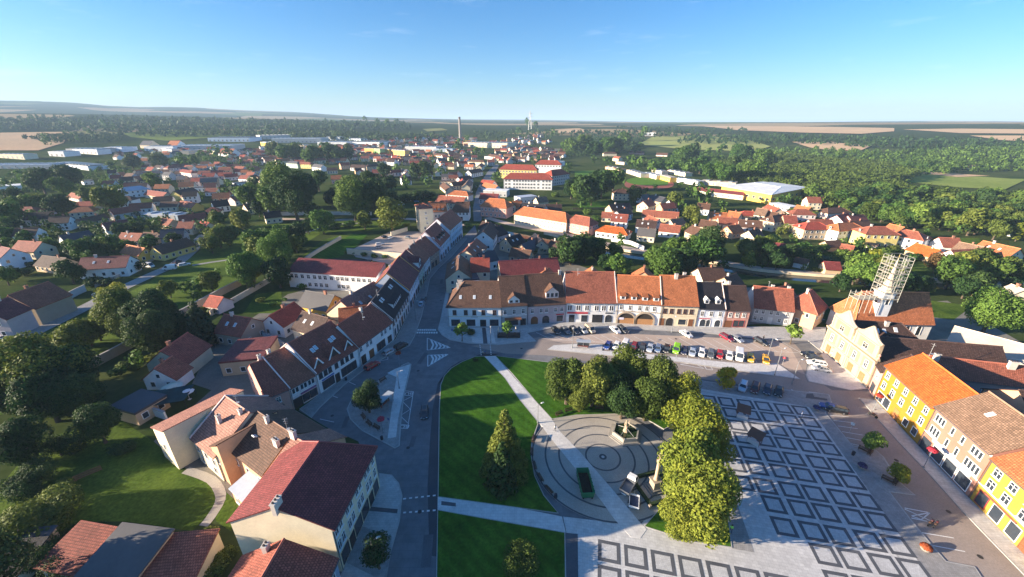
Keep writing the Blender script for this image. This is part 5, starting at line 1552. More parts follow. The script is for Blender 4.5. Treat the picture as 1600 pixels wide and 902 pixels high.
LONE = [
 (53, 305, 12.6),
 (177, 569, 22.6),
 (-494, 620, 23.3),
 (-522, 735, 27.4),
 (-245, 342, 13.3),
 (-242, 248, 9.9),
 (-99, 294, 11.5),
 (345, 1115, 41.1),
 (115, 430, 16.5),
 (123, 288, 11.3),
 (171, 596, 22.4),
 (229, 535, 20.2),
 (-102, 92, 6),
 (178, 196, 8),
 (-487, 389, 14.1),
 (-321, 263, 9.8),
 (-107, 410, 14.9),
 (150, 320, 20.2),
 (265, 229, 8.7),
 (-113, 200, 7.7),
 (95, 170, 6.7),
 (-548, 457, 15.5),
 (-507, 748, 24.8),
 (-89, 425, 14.5),
 (109, 869, 28.7),
 (250, 833, 27.6),
 (72, 527, 17.8),
 (187, 546, 18.3),
 (207, 546, 18.3),
 (-123, 143, 7.6),
 (-117, 135, 5.1),
 (-234, 251, 8.3),
 (-294, 276, 9.1),
 (213, 319, 10.4),
 (-103, 145, 5.2),
 (175, 178, 6.1),
 (-477, 620, 18.8),
 (-521, 703, 21.2),
 (-940, 853, 25.6),
 (-224, 248, 8),
 (-149, 529, 15.6),
 (-86, 503, 14.9),
 (-67, 776, 22.5),
 (158, 360, 10.8),
 (209, 578, 17),
 (363, 776, 22.5),
 (407, 816, 23.6),
 (159, 301, 9.2),
 (226, 328, 9.9),
 (91, 173, 5.6),
 (116, 172, 5.6),
 (-543, 560, 15.9),
 (61, 215, 6.3),
 (119, 362, 10.1),
 (145, 631, 17.1),
 (234, 309, 8.7),
 (243, 268, 7.7),
 (181, 200, 8.3),
 (-284, 274, 7.5),
 (-1238, 1303, 33.3),
 (-299, 274, 7.5),
 (-324, 510, 13.5),
 (-128, 143, 6),
 (-289, 415, 10.6),
 (-267, 343, 8.9),
 (-92, 638, 16),
 (-56, 799, 19.9),
 (-114, 210, 5.7),
 (-476, 1647, 40.3),
 (230, 321, 8.4),
 (157, 215, 5.8),
 (242, 226, 6.1),
 (-128, 162, 4.5),
 (57, 202, 5.5),
 (-1002, 1014, 23),
 (-1115, 1201, 27.1),
 (-115, 1082, 24.5),
 (-130, 673, 15.5),
 (-560, 1789, 40.1),
 (-20, 470, 11),
 (72, 2005, 44.9),
 (125, 1296, 29.2),
 (-320, 272, 6.3),
 (-1225, 1383, 28.3),
 (-464, 489, 10.4),
 (-120, 916, 18.9),
 (-497, 1848, 37.7),
 (-15, 481, 10.2),
 (134, 681, 14.2),
 (22, 1383, 28.3),
 (93, 1662, 33.9),
 (162, 329, 7.1),
 (-115, 213, 4.8),
 (-954, 931, 17.3),
 (-1062, 1019, 18.9),
 (-329, 444, 8.5),
 (-413, 635, 12),
 (-118, 928, 29.7),
 (-288, 931, 17.3),
 (-160, 721, 13.5),
 (-144, 835, 15.6),
 (-735, 2159, 39.5),
 (47, 721, 13.5),
 (-263, 805, 13.4),
 (-639, 1767, 28.9),
 (34, 699, 11.7),
 (139, 394, 8.3),
 (168, 404, 8.5),
 (47, 964, 13.9),
]
# ------------------------------------------------------------------ ground
def fieldcol(name, c, **k): return mat(name, c, rough=.95, spec=.05, **k)
M_GROUND = mat('garden_ground', (.05, .075, .022), rough=.95, var=.45, scale=.035, fine=.35, fscale=1.1, spec=.05, hue=(.11, .10, .055))
def ground():
    rs = [0] + [20 * 1.32 ** i for i in range(28)]
    rs = [r for r in rs if r < 42000]; V = []; F = []; n = 160
    for i, r in enumerate(rs):
        for k in range(n):
            a = 2 * math.pi * k / n; x, y = r * math.cos(a), r * math.sin(a); V.append((x, y, terr(x, y)))
    for i in range(len(rs) - 1):
        for k in range(n):
            j = (k + 1) % n; F.append((i * n + k, (i + 1) * n + k, (i + 1) * n + j, i * n + j))
    # finer rings where the land rises
    me = bpy.data.meshes.new('ground'); me.from_pydata(V, [], F); me.update()
    for p in me.polygons: p.use_smooth = True
    m, nt, b = _nodes('countryside'); L = nt.links
    v = coords(nt, 'world')
    vo = N(nt, 'ShaderNodeTexVoronoi', Scale=.0021); L.new(v, vo.inputs['Vector'])
    sp = N(nt, 'ShaderNodeSeparateColor'); L.new(vo.outputs['Color'], sp.inputs['Color'])
    cr = N(nt, 'ShaderNodeValToRGB'); e = cr.color_ramp; e.interpolation = 'CONSTANT'
    e.elements[0].color = (.030, .050, .016, 1); e.elements[0].position = 0; e.elements[1].color = (.10, .14, .035, 1); e.elements[1].position = .60
    for p, c in ((.70, (.34, .25, .14, 1)), (.78, (.020, .040, .015, 1)), (.94, (.28, .21, .12, 1))): q = e.elements.new(p); q.color = c
    L.new(sp.outputs['Red'], cr.inputs['Fac'])
    n1 = N(nt, 'ShaderNodeTexNoise', Scale=.02, Detail=6.0, Roughness=.7); L.new(v, n1.inputs['Vector'])
    near = N(nt, 'ShaderNodeMixRGB'); near.inputs['Color1'].default_value = (.030, .058, .016, 1); near.inputs['Color2'].default_value = (.085, .10, .038, 1)
    r1 = N(nt, 'ShaderNodeMapRange'); r1.inputs['From Min'].default_value = .35; r1.inputs['From Max'].default_value = .7; L.new(n1.outputs['Fac'], r1.inputs['Value']); L.new(r1.outputs['Result'], near.inputs['Fac'])
    ln = N(nt, 'ShaderNodeVectorMath', operation='LENGTH'); L.new(v, ln.inputs[0])
    r2 = N(nt, 'ShaderNodeMapRange'); r2.inputs['From Min'].default_value = 1250; r2.inputs['From Max'].default_value = 1500; L.new(ln.outputs['Value'], r2.inputs['Value'])
    mx_ = N(nt, 'ShaderNodeMixRGB'); L.new(r2.outputs['Result'], mx_.inputs['Fac']); L.new(near.outputs['Color'], mx_.inputs['Color1']); L.new(cr.outputs['Color'], mx_.inputs['Color2'])
    n2 = N(nt, 'ShaderNodeTexNoise', Scale=.6, Detail=4.0); L.new(v, n2.inputs['Vector'])
    r3 = N(nt, 'ShaderNodeMapRange'); r3.inputs['To Min'].default_value = .6; r3.inputs['To Max'].default_value = 1.4; L.new(n2.outputs['Fac'], r3.inputs['Value'])
    mm = N(nt, 'ShaderNodeMixRGB', blend_type='MULTIPLY'); mm.inputs['Fac'].default_value = 1; L.new(mx_.outputs['Color'], mm.inputs['Color1']); L.new(r3.outputs['Result'], mm.inputs['Color2'])
    L.new(mm.outputs['Color'], b.inputs['Base Color']); b.inputs['Roughness'].default_value = 1; b.inputs['Specular IOR Level'].default_value = 0
    me.materials.append(m); o = link('ground', me); o['kind'] = 'structure'
ground()
def field(name, poly, c, c2=None, up=.4, var=.2, scale=.01):
    """a field lying on the rising land: a triangulated sheet cut into small cells"""
    m = mat('crop_' + name + '_%d' % (c[0] * 100), c, rough=1, var=var, scale=scale, fine=.12, fscale=.25, spec=0, hue=c2)
    bm = bmesh.new(); f = bm.faces.new([bm.verts.new((x, y, 0)) for x, y in poly]); bmesh.ops.triangulate(bm, faces=[f])
    for it in range(5):
        es = [e for e in bm.edges if e.calc_length() > 130]
        if not es: break
        bmesh.ops.subdivide_edges(bm, edges=es, cuts=1); bmesh.ops.triangulate(bm, faces=bm.faces)
    for v in bm.verts: v.co.z = terr(v.co.x, v.co.y) + up
    me = bpy.data.meshes.new(name); bm.to_mesh(me); bm.free(); me.materials.append(m); o = link(name, me); o['kind'] = 'structure'
    for p in me.polygons:
        if p.normal.z < 0: p.flip()
GREEN, STRAW, PALE = (.20, .28, .06), (.64, .46, .29), (.36, .37, .13)
field('meadow', [(310.7,1038.5), (422.2,1267.4), (538.7,1268.2), (604,1202.6), (619.6,1107.8), (576.7,938.2), (488.3,858.7), (435.8,894.7), (376.7,928.6)], PALE, (.28,.32,.10), 1.2)
field('meadow', [(437.7,468.5), (514.4,536.2), (622.3,598.3), (687,581.5), (686.2,550.5), (588.5,468.5), (491.2,402.8), (459.6,415.4)], GREEN, (.26, .30, .08), .6)
field('stubble_field', [(572.1,565.6), (636,602.7), (687.4,598.3), (593.6,509.5), (540.9,497.1), (535.3,536.2)], STRAW, (.55, .37, .22), 1.0)
field('stubble_field', [(949.7,2194.1), (1157.4,1937.6), (1283.5,1717.9), (1327.3,1486.2), (1163.5,1299), (998.3,1215.8), (897.9,1334.3), (813.1,1550.2)], STRAW, None, 1.5)
field('stubble_field', [(675.6,1020.4), (751.6,1012.8), (764.7,894.9), (691.4,829.4), (635.7,832.2), (635.3,896.9)], STRAW, (.56, .38, .23), 1.5)
field('stubble_field', [(1272.3,1392.6), (1402.9,1338.9), (1451,1211), (1277,1061.5), (1205.4,1145.8)], STRAW, None, 1.5)
field('stubble_field', [(1136.8,1055.4), (1212.4,1006.1), (1067,880.8), (1063.4,925.1)], STRAW, None, 1.5)
field('stubble_field', [(-1534.4,1282.9), (-1377.4,1334.3), (-1136.3,1086), (-952.5,897.5), (-865.2,765.7), (-913.2,747.6)], STRAW, (.58, .42, .26), .8)
field('meadow', [(-1110.8,1212.4), (-1115.6,1353.5), (-831,1384.7), (-681.4,1333.5), (-728.4,1208.8), (-793.4,1118.6), (-821.7,1005.4), (-965.1,1075.4)], (.17, .22, .05), None, 1.0)
field('meadow', [(-1399.5,1356.6), (-1231.6,1371.4), (-1067.1,1172.9), (-1114.1,1121.9), (-1172.8,1127)], (.22, .21, .09), None, 1.0)
field('stubble_field', [(150.4,1673.3), (281.6,1792.9), (280.1,1492.9), (151.3,1438.6)], STRAW, None, 1.2)
field('meadow', [(-349.5,1667.6), (-285.8,1736.6), (-239.9,1600.5), (-299.4,1511.8)], (.25,.25,.1), None, 1.0)

# ------------------------------------------------------------------ streets, paving and lawns of the square
M_ASPH = brickmat('asphalt_setts', (.155, .158, .168), (.18, .182, .19), (.14, .143, .15), 2.2, 1.3, ms=.03, rough=.85, var=.22, scale=.06, bump=.05)
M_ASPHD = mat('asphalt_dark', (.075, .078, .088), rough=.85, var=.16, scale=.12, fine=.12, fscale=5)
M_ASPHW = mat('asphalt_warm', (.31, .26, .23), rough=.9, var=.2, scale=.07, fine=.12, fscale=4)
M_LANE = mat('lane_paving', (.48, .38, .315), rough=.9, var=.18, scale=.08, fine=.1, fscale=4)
M_KERB = mat('kerb_stone', (.42, .41, .39), rough=.8, var=.12, scale=.5)
M_PAV = brickmat('pavement_slabs', (.44, .43, .415), (.51, .50, .485), (.35, .34, .33), .62, .42, ms=.02, var=.2, scale=.12, bump=.15)
M_PAVD = brickmat('pavement_setts', (.29, .28, .27), (.34, .33, .32), (.23, .225, .215), .3, .3, ms=.02, var=.22, scale=.1, bump=.15)
M_PAVL = brickmat('pale_slabs', (.60, .58, .56), (.67, .655, .63), (.48, .465, .45), .8, .55, ms=.02, var=.14, scale=.15, bump=.12)
M_PLAZA = brickmat('plaza_slabs', (.52, .51, .495), (.60, .59, .57), (.42, .41, .40), .75, .5, ms=.022, var=.16, scale=.12, bump=.12, rot=.2)
M_SQ = brickmat('plaza_setts', (.48, .475, .465), (.56, .555, .545), (.40, .395, .39), .28, .28, ms=.018, var=.16, scale=.3, bump=.12, rot=.2)
M_DARK = mat('dark_granite', (.10, .105, .118), rough=.75, var=.2, scale=.4, fine=.15, fscale=6)
M_GRAVEL = mat('rolled_gravel', (.42, .385, .34), rough=.95, var=.18, scale=.15, fine=.2, fscale=7)
M_LAWN = mat('lawn_grass', (.034, .115, .011), rough=.95, var=.28, scale=.16, fine=.30, fscale=2.6, bump=.4, spec=.05, hue=(.058, .135, .013), mow=.12)
M_ROUGH = mat('rough_grass', (.048, .110, .015), rough=.95, var=.4, scale=.09, fine=.35, fscale=1.7, bump=.4, spec=.05, hue=(.095, .14, .02))
M_PAINT = mat('road_paint', (.72, .72, .70), rough=.7, var=.12, scale=.8, fine=.12, fscale=5)

sheet('courtyards', [(-54,74.8), (-75.5,82), (-75.5,64.7), (-61.3,56.4), (-46.4,48.3), (-39.7,62.9)], .02, mat('yard', (.20, .185, .16), rough=.95, var=.3, scale=.1, fine=.2, fscale=3))
sheet('courtyards', [(-43.3,155.9), (-67.1,162), (-87.7,142.4), (-90.7,103.7), (-82.3,84.7), (-57,74.8)], .024, mat('yard', (.20, .185, .16)))
sheet('courtyards', [(-20.8,118.2), (-22.9,148.9), (-10.7,213.9), (19.4,190.8), (48.7,155.9), (98.9,148.9), (106.8,120.5), (76.5,116.8), (34.9,120.5), (17.6,121.5)], .024, mat('yard', (.20, .185, .16)))
sheet('courtyards', [(89.4,96.7), (118.9,130.7), (164.2,136.3), (153.3,96.7), (84.5,41.6), (83.1,49.5)], .024, mat('yard', (.20, .185, .16)))
# the square's carriageway as one sheet, other surfaces in thin layers on it
sheet('road', [(-25.6,31.4), (-26.4,37.4), (-27,49.5), (-24.6,53.5), (-32.4,64.7), (-40.9,68.9), (-49.8,74.4), (-47.7,80.3), (-41.6,92.5), (-36.2,107.2), (-36.5,127.5), (-36.9,147.5), (-36.9,171), (-34.5,180.9), (-32.4,200.6), (-28.5,225.9), (-24.3,255.7), (-19.4,224.5), (-24.8,145.6), (-20.8,115.1), (4.2,115.9), (34.2,117.7), (60.8,115.1), (77.6,115.1), (101.6,112.9), (91.4,99.4), (89.7,82.5), (88.4,79), (84.5,63.6), (81.7,51), (80.1,39.7), (74.1,30.6)], .04, M_ASPH)
sheet('road', [(-26.1,266.7), (-20.9,266.7), (-23.4,340.2), (-23.2,433.3), (-22.6,536.2), (-20.3,654.8), (-25.1,675.9), (-33.4,565.6), (-34.9,463.1), (-34.7,390.9), (-30.7,312.8)], .045, M_ASPH)
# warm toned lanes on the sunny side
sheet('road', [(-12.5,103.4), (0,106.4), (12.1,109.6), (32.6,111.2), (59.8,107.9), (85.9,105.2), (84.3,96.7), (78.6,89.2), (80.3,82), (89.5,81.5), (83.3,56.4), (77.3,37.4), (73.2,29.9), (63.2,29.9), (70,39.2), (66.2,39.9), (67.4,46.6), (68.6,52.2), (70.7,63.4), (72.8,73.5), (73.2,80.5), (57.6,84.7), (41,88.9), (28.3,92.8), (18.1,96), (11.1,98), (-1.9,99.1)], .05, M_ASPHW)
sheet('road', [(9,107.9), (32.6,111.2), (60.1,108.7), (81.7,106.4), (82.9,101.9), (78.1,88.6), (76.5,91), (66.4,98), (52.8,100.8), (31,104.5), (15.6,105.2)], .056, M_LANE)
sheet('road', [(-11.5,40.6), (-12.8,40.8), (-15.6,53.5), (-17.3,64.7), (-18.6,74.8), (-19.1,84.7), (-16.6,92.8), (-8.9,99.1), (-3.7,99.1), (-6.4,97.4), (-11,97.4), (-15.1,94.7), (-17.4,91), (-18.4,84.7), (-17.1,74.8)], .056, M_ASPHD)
# raised pavements
slab('pavement', [(-49.8,74.8), (-47.4,80), (-41.5,92.2), (-36.1,106.8), (-36.4,127), (-36.9,146.2), (-36.9,169.3), (-34.3,180), (-32.2,199.5), (-28.9,223.1), (-25.9,223.1), (-30.2,189.8), (-33.8,171.9), (-35.2,158.9), (-33.6,144.9), (-31.2,123), (-30.5,108.7), (-30.8,103.4), (-35.7,97.7), (-39.8,91.3), (-42.7,84.4), (-45.2,75.3), (-45.6,71.8)], .03, .16, M_PAVD, M_KERB)
slab('pavement', [(-24.4,53), (-25.4,56.4), (-22.9,56), (-21,54.1), (-19.7,51.5), (-18.9,46.5), (-18.9,41.6), (-18.5,37.4), (-17.6,32.1), (-25.5,32.1), (-25.4,37.8)], .03, .16, M_PAV, M_KERB)
slab('pavement', [(-25.4,45.7), (-19.5,43.9), (-18.9,41.6), (-18.5,37.4), (-19.8,37.4), (-25.3,39.7)], .1, .168, M_PAVD)
sheet('dark_band', [(-24.9,49.2), (-19.8,48.7), (-19.7,47.9), (-24.9,48.4)], .172, M_DARK)
slab('bus_island', [(-30.3,93.1), (-29,94.4), (-27.9,93.4), (-27.5,90.4), (-26.4,79.5), (-24.8,70.5), (-23.3,63.4), (-24.1,62.6), (-26.9,64.3), (-32.7,67.7), (-36.6,71.3), (-38.7,74.8), (-38.9,77.8), (-37.8,81.3), (-33.7,87.4)], .03, .16, M_PAVD, M_KERB)
sheet('island_paving', [(-31.7,91.3), (-28.2,93.4), (-26.7,79.5), (-25.8,71.5), (-24.7,65.8), (-26.4,65.4), (-28.2,74.8), (-30.4,87.4), (-33.4,89.2)], .17, M_PAVL)
slab('pavement', [(-20.8,115.5), (-24.1,136.3), (-26.2,155.9), (-26.5,171.9), (-27.7,171.9), (-26.3,145.6), (-24.4,120.5), (-24.1,113.7), (-22.2,110), (-19.2,106.8), (-13.2,104.7), (-4.3,103.9), (7.5,106), (4.9,111.2), (14.3,115.1), (33.4,114.2), (47.3,112.9), (61.2,111.2), (73.9,108.3), (81.9,106.8), (91,106.4), (90.5,99.4), (103,115.1), (77.9,115.5), (60.4,115.9), (48.6,116.8), (34.6,118.7), (17.9,119.1), (4.9,117.3), (-3.6,115.7)], .03, .16, M_PAV, M_KERB)
sheet('light_paving', [(-13.6,114.6), (-6.3,114.6), (-4.9,104.5), (-12.1,105.2)], .17, M_PAVL)
sheet('dark_band', [(-9.8,114.6), (-8.6,114.6), (-7.4,104.5), (-8.7,104.5)], .176, M_DARK)
slab('parking_island', [(10.4,101.2), (12.5,103.7), (19.4,104.5), (27.5,104.1), (26.5,100.5), (39.9,98.7), (50.9,96.4), (64.1,93.8), (73.9,94.1), (75.4,86.5), (65.1,89.2), (47.4,94.4), (30.3,97.4), (21.4,99.1)], .05, .17, M_PAVL, M_KERB)
slab('pavement', [(81.2,92.2), (78.1,88.6), (76.8,85.5), (84.9,81.8), (89.7,82.5), (91.4,99.4), (90,99.1)], .05, .17, M_PAVL, M_KERB)
slab('pavement', [(87.9,78.1), (84.4,78.8), (83.9,76.2), (82.6,71.1), (81.2,64.7), (79.8,57.3), (78.9,53.3), (77.8,48.6), (76.9,43.8), (75.9,37.8), (70.7,30.6), (75.8,30.6), (79.5,39.2), (81.6,50.8), (84.3,63.4)], .05, .17, M_PAV, M_KERB)
# the patterned plaza and its surrounds
slab('pavement', [(43,85.2), (46.2,86.9), (57,83.6), (68,82.3), (72.7,81.3), (78.2,80.3), (76.9,77.6), (72.5,73.5), (70.7,63.4), (74.5,62.6), (74.6,60.4), (73.4,57.3), (72.3,55.5), (72.6,51.5), (68.6,52.2), (67.4,46.6), (66.7,42.4), (66.4,39.9), (69.9,39.1), (66.5,29.9), (55.7,29.9), (58.7,37.6), (69.3,74.8), (46.4,81.5)], .05, .15, M_PAVD, M_KERB)
slab('plaza_paving', [(44,83.6), (70,75.5), (68.6,68.5), (63.2,44.8), (61,35.2), (58.9,30.6), (6.7,30.6), (8.1,37.6), (8.9,44.6), (8.7,47.3), (21.3,45.7), (39.7,62.9), (42,74.8)], .05, .155, M_PLAZA)
GO, G1, G2, GA, GB, GP = (54.29, 78.55), (math.cos(-.196), math.sin(-.196)), (math.sin(-.196), -math.cos(-.196)), 3.885, 3.89, 8.127
def ring(b, o, s, w, z):
    X = lambda u, v: (o[0] + G1[0] * u + G2[0] * v, o[1] + G1[1] * u + G2[1] * v, z)
    for u0, v0, u1, v1 in ((0, 0, s, w), (0, s - w, s, s), (0, w, w, s - w), (s - w, w, s, s - w)): b.face([X(u0, v0), X(u1, v0), X(u1, v1), X(u0, v1)][::-1])
def inset(b, o, s, w, z):
    X = lambda u, v: (o[0] + G1[0] * u + G2[0] * v, o[1] + G1[1] * u + G2[1] * v, z)
    b.face([X(w, w), X(s - w, w), X(s - w, s - w), X(w, s - w)][::-1])
def plaza_pattern():
    global G1, G2
    rb, ib = MB(), MB(); S0 = 3.42
    for c in range(-4, 5):
        for r in range(0, 13):
            u = (c // 2) * GP + (c % 2) * GA; v = (r // 2) * GP + (r % 2) * GB
            if c == 4: continue
            o = (GO[0] + G1[0] * u + G2[0] * v, GO[1] + G1[1] * u + G2[1] * v)
            if c <= -1 and r > 5 + (c + 4) * .6 and c < -1: continue
            if c == -1 and r > 8: continue
            ring(rb, o, S0, .56, .166); inset(ib, o, S0, .56, .164)
    p0, p1 = (13.85, 43.35), (29.97, 39.94)
    ang = math.atan2(p1[1] - p0[1], p1[0] - p0[0])
    s1, s2 = G1, G2; G1 = (math.cos(ang), math.sin(ang)); G2 = (math.sin(ang), -math.cos(ang))
    for c in range(0, 9):
        for r in range(0, 5):
            u = c * 4.02; v = r * 4.02; o = (p0[0] + G1[0] * u + G2[0] * v, p0[1] + G1[1] * u + G2[1] * v)
            if o[1] < 20 or o[0] > 45: continue
            ring(rb, o, 3.42, .56, .170); inset(ib, o, 3.42, .56, .168)
    G1, G2 = s1, s2
    o = rb.build('plaza_pattern', M_DARK); o['kind'] = 'structure'; o = ib.build('plaza_squares', M_SQ); o['kind'] = 'structure'
plaza_pattern()
sheet('dark_band', [(8.8,44.4), (10.7,44.2), (8.8,30.6), (7.2,30.6)], .18, M_DARK)
# lawns
slab('lawn', [(-13.3,51.1), (-17.1,74.8), (-18.3,83.9), (-18,88), (-16.6,91.6), (-14,94.7), (-10.6,97.4), (-7.9,97.5), (-1.7,86.9), (1.9,78.3), (6,70.3), (4.3,64.7), (3.9,60.9), (4.4,55.7), (5.8,51.5), (8,47.9)], .05, .2, M_LAWN, M_KERB, .18)
slab('lawn', [(-12.9,48.6), (-4.3,47), (8.7,44.5), (8,37.6), (7.2,30.6), (-10.1,30.6)], .05, .2, M_LAWN, M_KERB, .18)
slab('lawn', [(-4.8,97.7), (10.7,94.4), (26.2,91.6), (40.7,88), (45,85.2), (44.8,77.1), (41.1,72.6), (33.2,68.1), (30.4,71.3), (23.6,73), (14.7,72.6), (9,71.3), (5.8,77.1), (0,88.9)], .05, .2, M_LAWN, M_KERB, .18)
slab('lawn', [(21.9,45.5), (26.3,49.5), (31.5,53.5), (40.7,56.4), (37.7,49.5), (34.7,41.9), (28.7,42.9)], .1, .22, M_LAWN, M_KERB, .18)
sheet('grey_gravel', [(40.4,55), (39.6,49.8), (37.8,41.2), (34.7,41.8), (37.7,49.5)], .17, M_PAVD)
slab('footpath', [(-13.3,51.1), (-8,50.4), (0,49.2), (8.5,47.3), (8.8,44.5), (0,46.1), (-6.5,47.2), (-12.9,48.6)], .05, .17, M_PAVL)
sheet('dark_band', [(-12.5,50.3), (-9.9,49.9), (-9.8,49.2), (-12.4,49.5)], .176, M_DARK)
CC = (18.23, 60.37)
R_OUT = math.hypot((3.85, 60.37)[0] - CC[0], (3.85, 60.37)[1] - CC[1])
def circle(r, n=64, a0=0.0): return [(CC[0] + r * math.cos(2 * math.pi * i / n + a0), CC[1] + r * math.sin(2 * math.pi * i / n + a0)) for i in range(n)]
sheet('round_place', circle(R_OUT * 1.0), .175, M_GRAVEL)
def rings():
    b = MB()
    for r, w in ((.55, .9), (R_OUT * .235, .34), (R_OUT * .43, .34), (R_OUT * .61, .34), (R_OUT * .80, .34), (R_OUT * .985, .3)):
        A, B = circle(r - w / 2 if r > 1 else .32), circle(r + w / 2 if r > 1 else .75)
        for i in range(64): j = (i + 1) % 64; b.face([(*A[i], .181), (*B[i], .181), (*B[j], .181), (*A[j], .181)])
    o = b.build('paving_rings', M_DARK); o['kind'] = 'structure'
rings()
sheet('paving_centre', circle(.3, 24), .182, M_PAVL)
slab('footpath', [(-7.9,97.5), (-4.8,97.7), (5.8,77.1), (9,71.3), (10.5,67.3), (13.7,61.9), (18.6,52.2), (21.3,46.5), (22.2,45), (20.7,43.5), (19.2,43.7), (17.3,46.8), (15.9,50.2), (12.4,57.2), (8.6,64.7), (6,70.3), (1.9,78.3), (-1.7,86.9)], .05, .187, M_PAVL)
# bus bay, arrows and other paint on the carriageway
def bar(b, p, q, w, z):
    d = Vector((q[0] - p[0], q[1] - p[1])); d.normalize(); n = Vector((-d.y, d.x)) * w / 2
    b.face([(p[0] - n.x, p[1] - n.y, z), (q[0] - n.x, q[1] - n.y, z), (q[0] + n.x, q[1] + n.y, z), (p[0] + n.x, p[1] + n.y, z)])
def paint_lines():
    b = MB(); Z = .066
    def path(pts, w=.14):
        for p, q in zip(pts, pts[1:]): bar(b, p, q, w, Z)
    path([(-27.3,81.8), (-24.6,81.4), (-22.9,68.4), (-25.3,68.7), (-27.3,81.8)]); path([(-27,80.1), (-24.4,79.7)]); path([(-25.4,69.8), (-23,69.5)])
    path([(-26.4,77.7), (-24.5,79.6)], .12); path([(-26.4,77.7), (-23.8,74.8)], .12); path([(-23.8,74.8), (-25.6,72.6)], .12); path([(-25.6,72.6), (-23,69.9)], .12)
    # hatched traffic islands
    t1, t2, t3 = (-26.38, 107.95), (-25.04, 101.17), (-18.41, 102.25)
    for tri in ([(-26.4,108.1), (-25,101), (-18.4,102.4)], [(-24.3,98.2), (-23.2,92.5), (-18.5,98.7)]):
        path(tri + [tri[0]], .22)
        A, B_, C_ = [Vector(p) for p in tri]
        for k in range(1, 6):
            f = k / 6.0; a = A.lerp(C_, f); c = B_.lerp(C_, f); m = (a + c) / 2 + (A.lerp(B_, .5) - C_) * -.10
            for s, e in ((a, m), (m, c)): bar(b, s, e, .55, Z + .004)
    # zebra crossing of short bars in two rows
    for row in ([(-30.5,113.9), (-24.8,113.9), (-30.4,112.8), (-24.4,112.8)], [(-30.4,112.1), (-23.9,112.1), (-30.3,111), (-23.6,111)]):
        a, c, d, e = [Vector(p) for p in row]
        for k in range(9):
            f = k / 8.6; bar(b, a.lerp(c, f + .02), d.lerp(e, f + .02), .55, Z)
    # dashed crossing edges by the lawn
    for a, c in ([(-19.6,50.8), (-13.4,51.6)], [(-18.9,48.1), (-12.9,48.6)]):
        a, c = Vector(a), Vector(c)
        for k in range(6): bar(b, a.lerp(c, k / 6 + .03), a.lerp(c, k / 6 + .11), .3, Z)
    for a, c in ([(-9.8,104.7), (-8.8,97.7)], [(-6.6,104.3), (-6,98)]):
        a, c = Vector(a), Vector(c)
        for k in range(7): bar(b, a.lerp(c, k / 7), a.lerp(c, k / 7 + .07), .3, Z)
    # parking bays: slanting lines in front of the row, straight ones by the islands
    top0, top1, bot0, bot1 = [Vector(p) for p in [(7.8,111.6), (82.6,105.6), (12.3,107.2), (84.3,99.4)]]
    for k in range(23):
        f = k / 22.0; bar(b, top0.lerp(top1, f), bot0.lerp(bot1, f), .13, .064)
    bar(b, bot0, bot1, .12, .064)
    r0, r1, s0, s1 = [Vector(p) for p in [(27.3,104.3), (69.4,98), (25.8,100.5), (68.3,93.9)]]
    for k in range(15):
        f = k / 14.0; bar(b, r0.lerp(r1, f), s0.lerp(s1, f), .13, .064)
    r0, r1, s0, s1 = [Vector(p) for p in [(72.9,72.8), (70.9,64), (76.8,72.2), (74.3,62.7)]]
    for k in range(6): f = k / 5.0; bar(b, r0.lerp(r1, f), s0.lerp(s1, f), .13, .064)
    path([(68.4,49), (71.9,48.1), (69.2,46.8), (68.2,47.5), (71.9,48.1)], .18); path([(68.2,48.8), (71,46.2)], .18); path([(67.8,47.1), (69.9,46.5)], .18); path([(67.1,44.5), (71.4,43.6)], .16); path([(66.6,42.4), (70.9,41.4)], .16)
    # arrow and box on the lane by the trees
    path([(46.6,93.6), (50.9,94.1), (52.4,91.4)], .16); path([(46.6,93.6), (52.4,91.4)], .16); path([(53.2,93.3), (54.7,93), (54.5,90.8), (52.9,91.1), (53.2,93.3)], .16)
    path([(70.2,82.3), (70.7,81.5), (72.6,81.3), (71,78.5), (76.7,77.3), (78.2,80.3), (74,81.3)], .2)
    path([(-43.5,71.5), (-39.9,70.5)], .14); path([(-44.5,80), (-42.5,79)], .14); path([(-42.3,85.5), (-40,84.1)], .14); path([(-37.8,95), (-35.2,96), (-35.6,97.4)], .14)
    o = b.build('road_markings', M_PAINT); o['kind'] = 'structure'
    for pos in ((-25.89, 80.68), (-24.13, 69.12)):
        cu = bpy.data.curves.new('bus_lettering', 'FONT'); cu.body = 'BUS'; cu.size = 1.75; cu.align_x = 'CENTER'; cu.align_y = 'CENTER'
        t = bpy.data.objects.new('bus_lettering', cu); COL.objects.link(t); t.location = (pos[0], pos[1], .068); t.rotation_euler = (0, 0, math.radians(182)); cu.materials.append(M_PAINT); t['kind'] = 'structure'; t.scale = (1.0, .75, 1)
paint_lines()
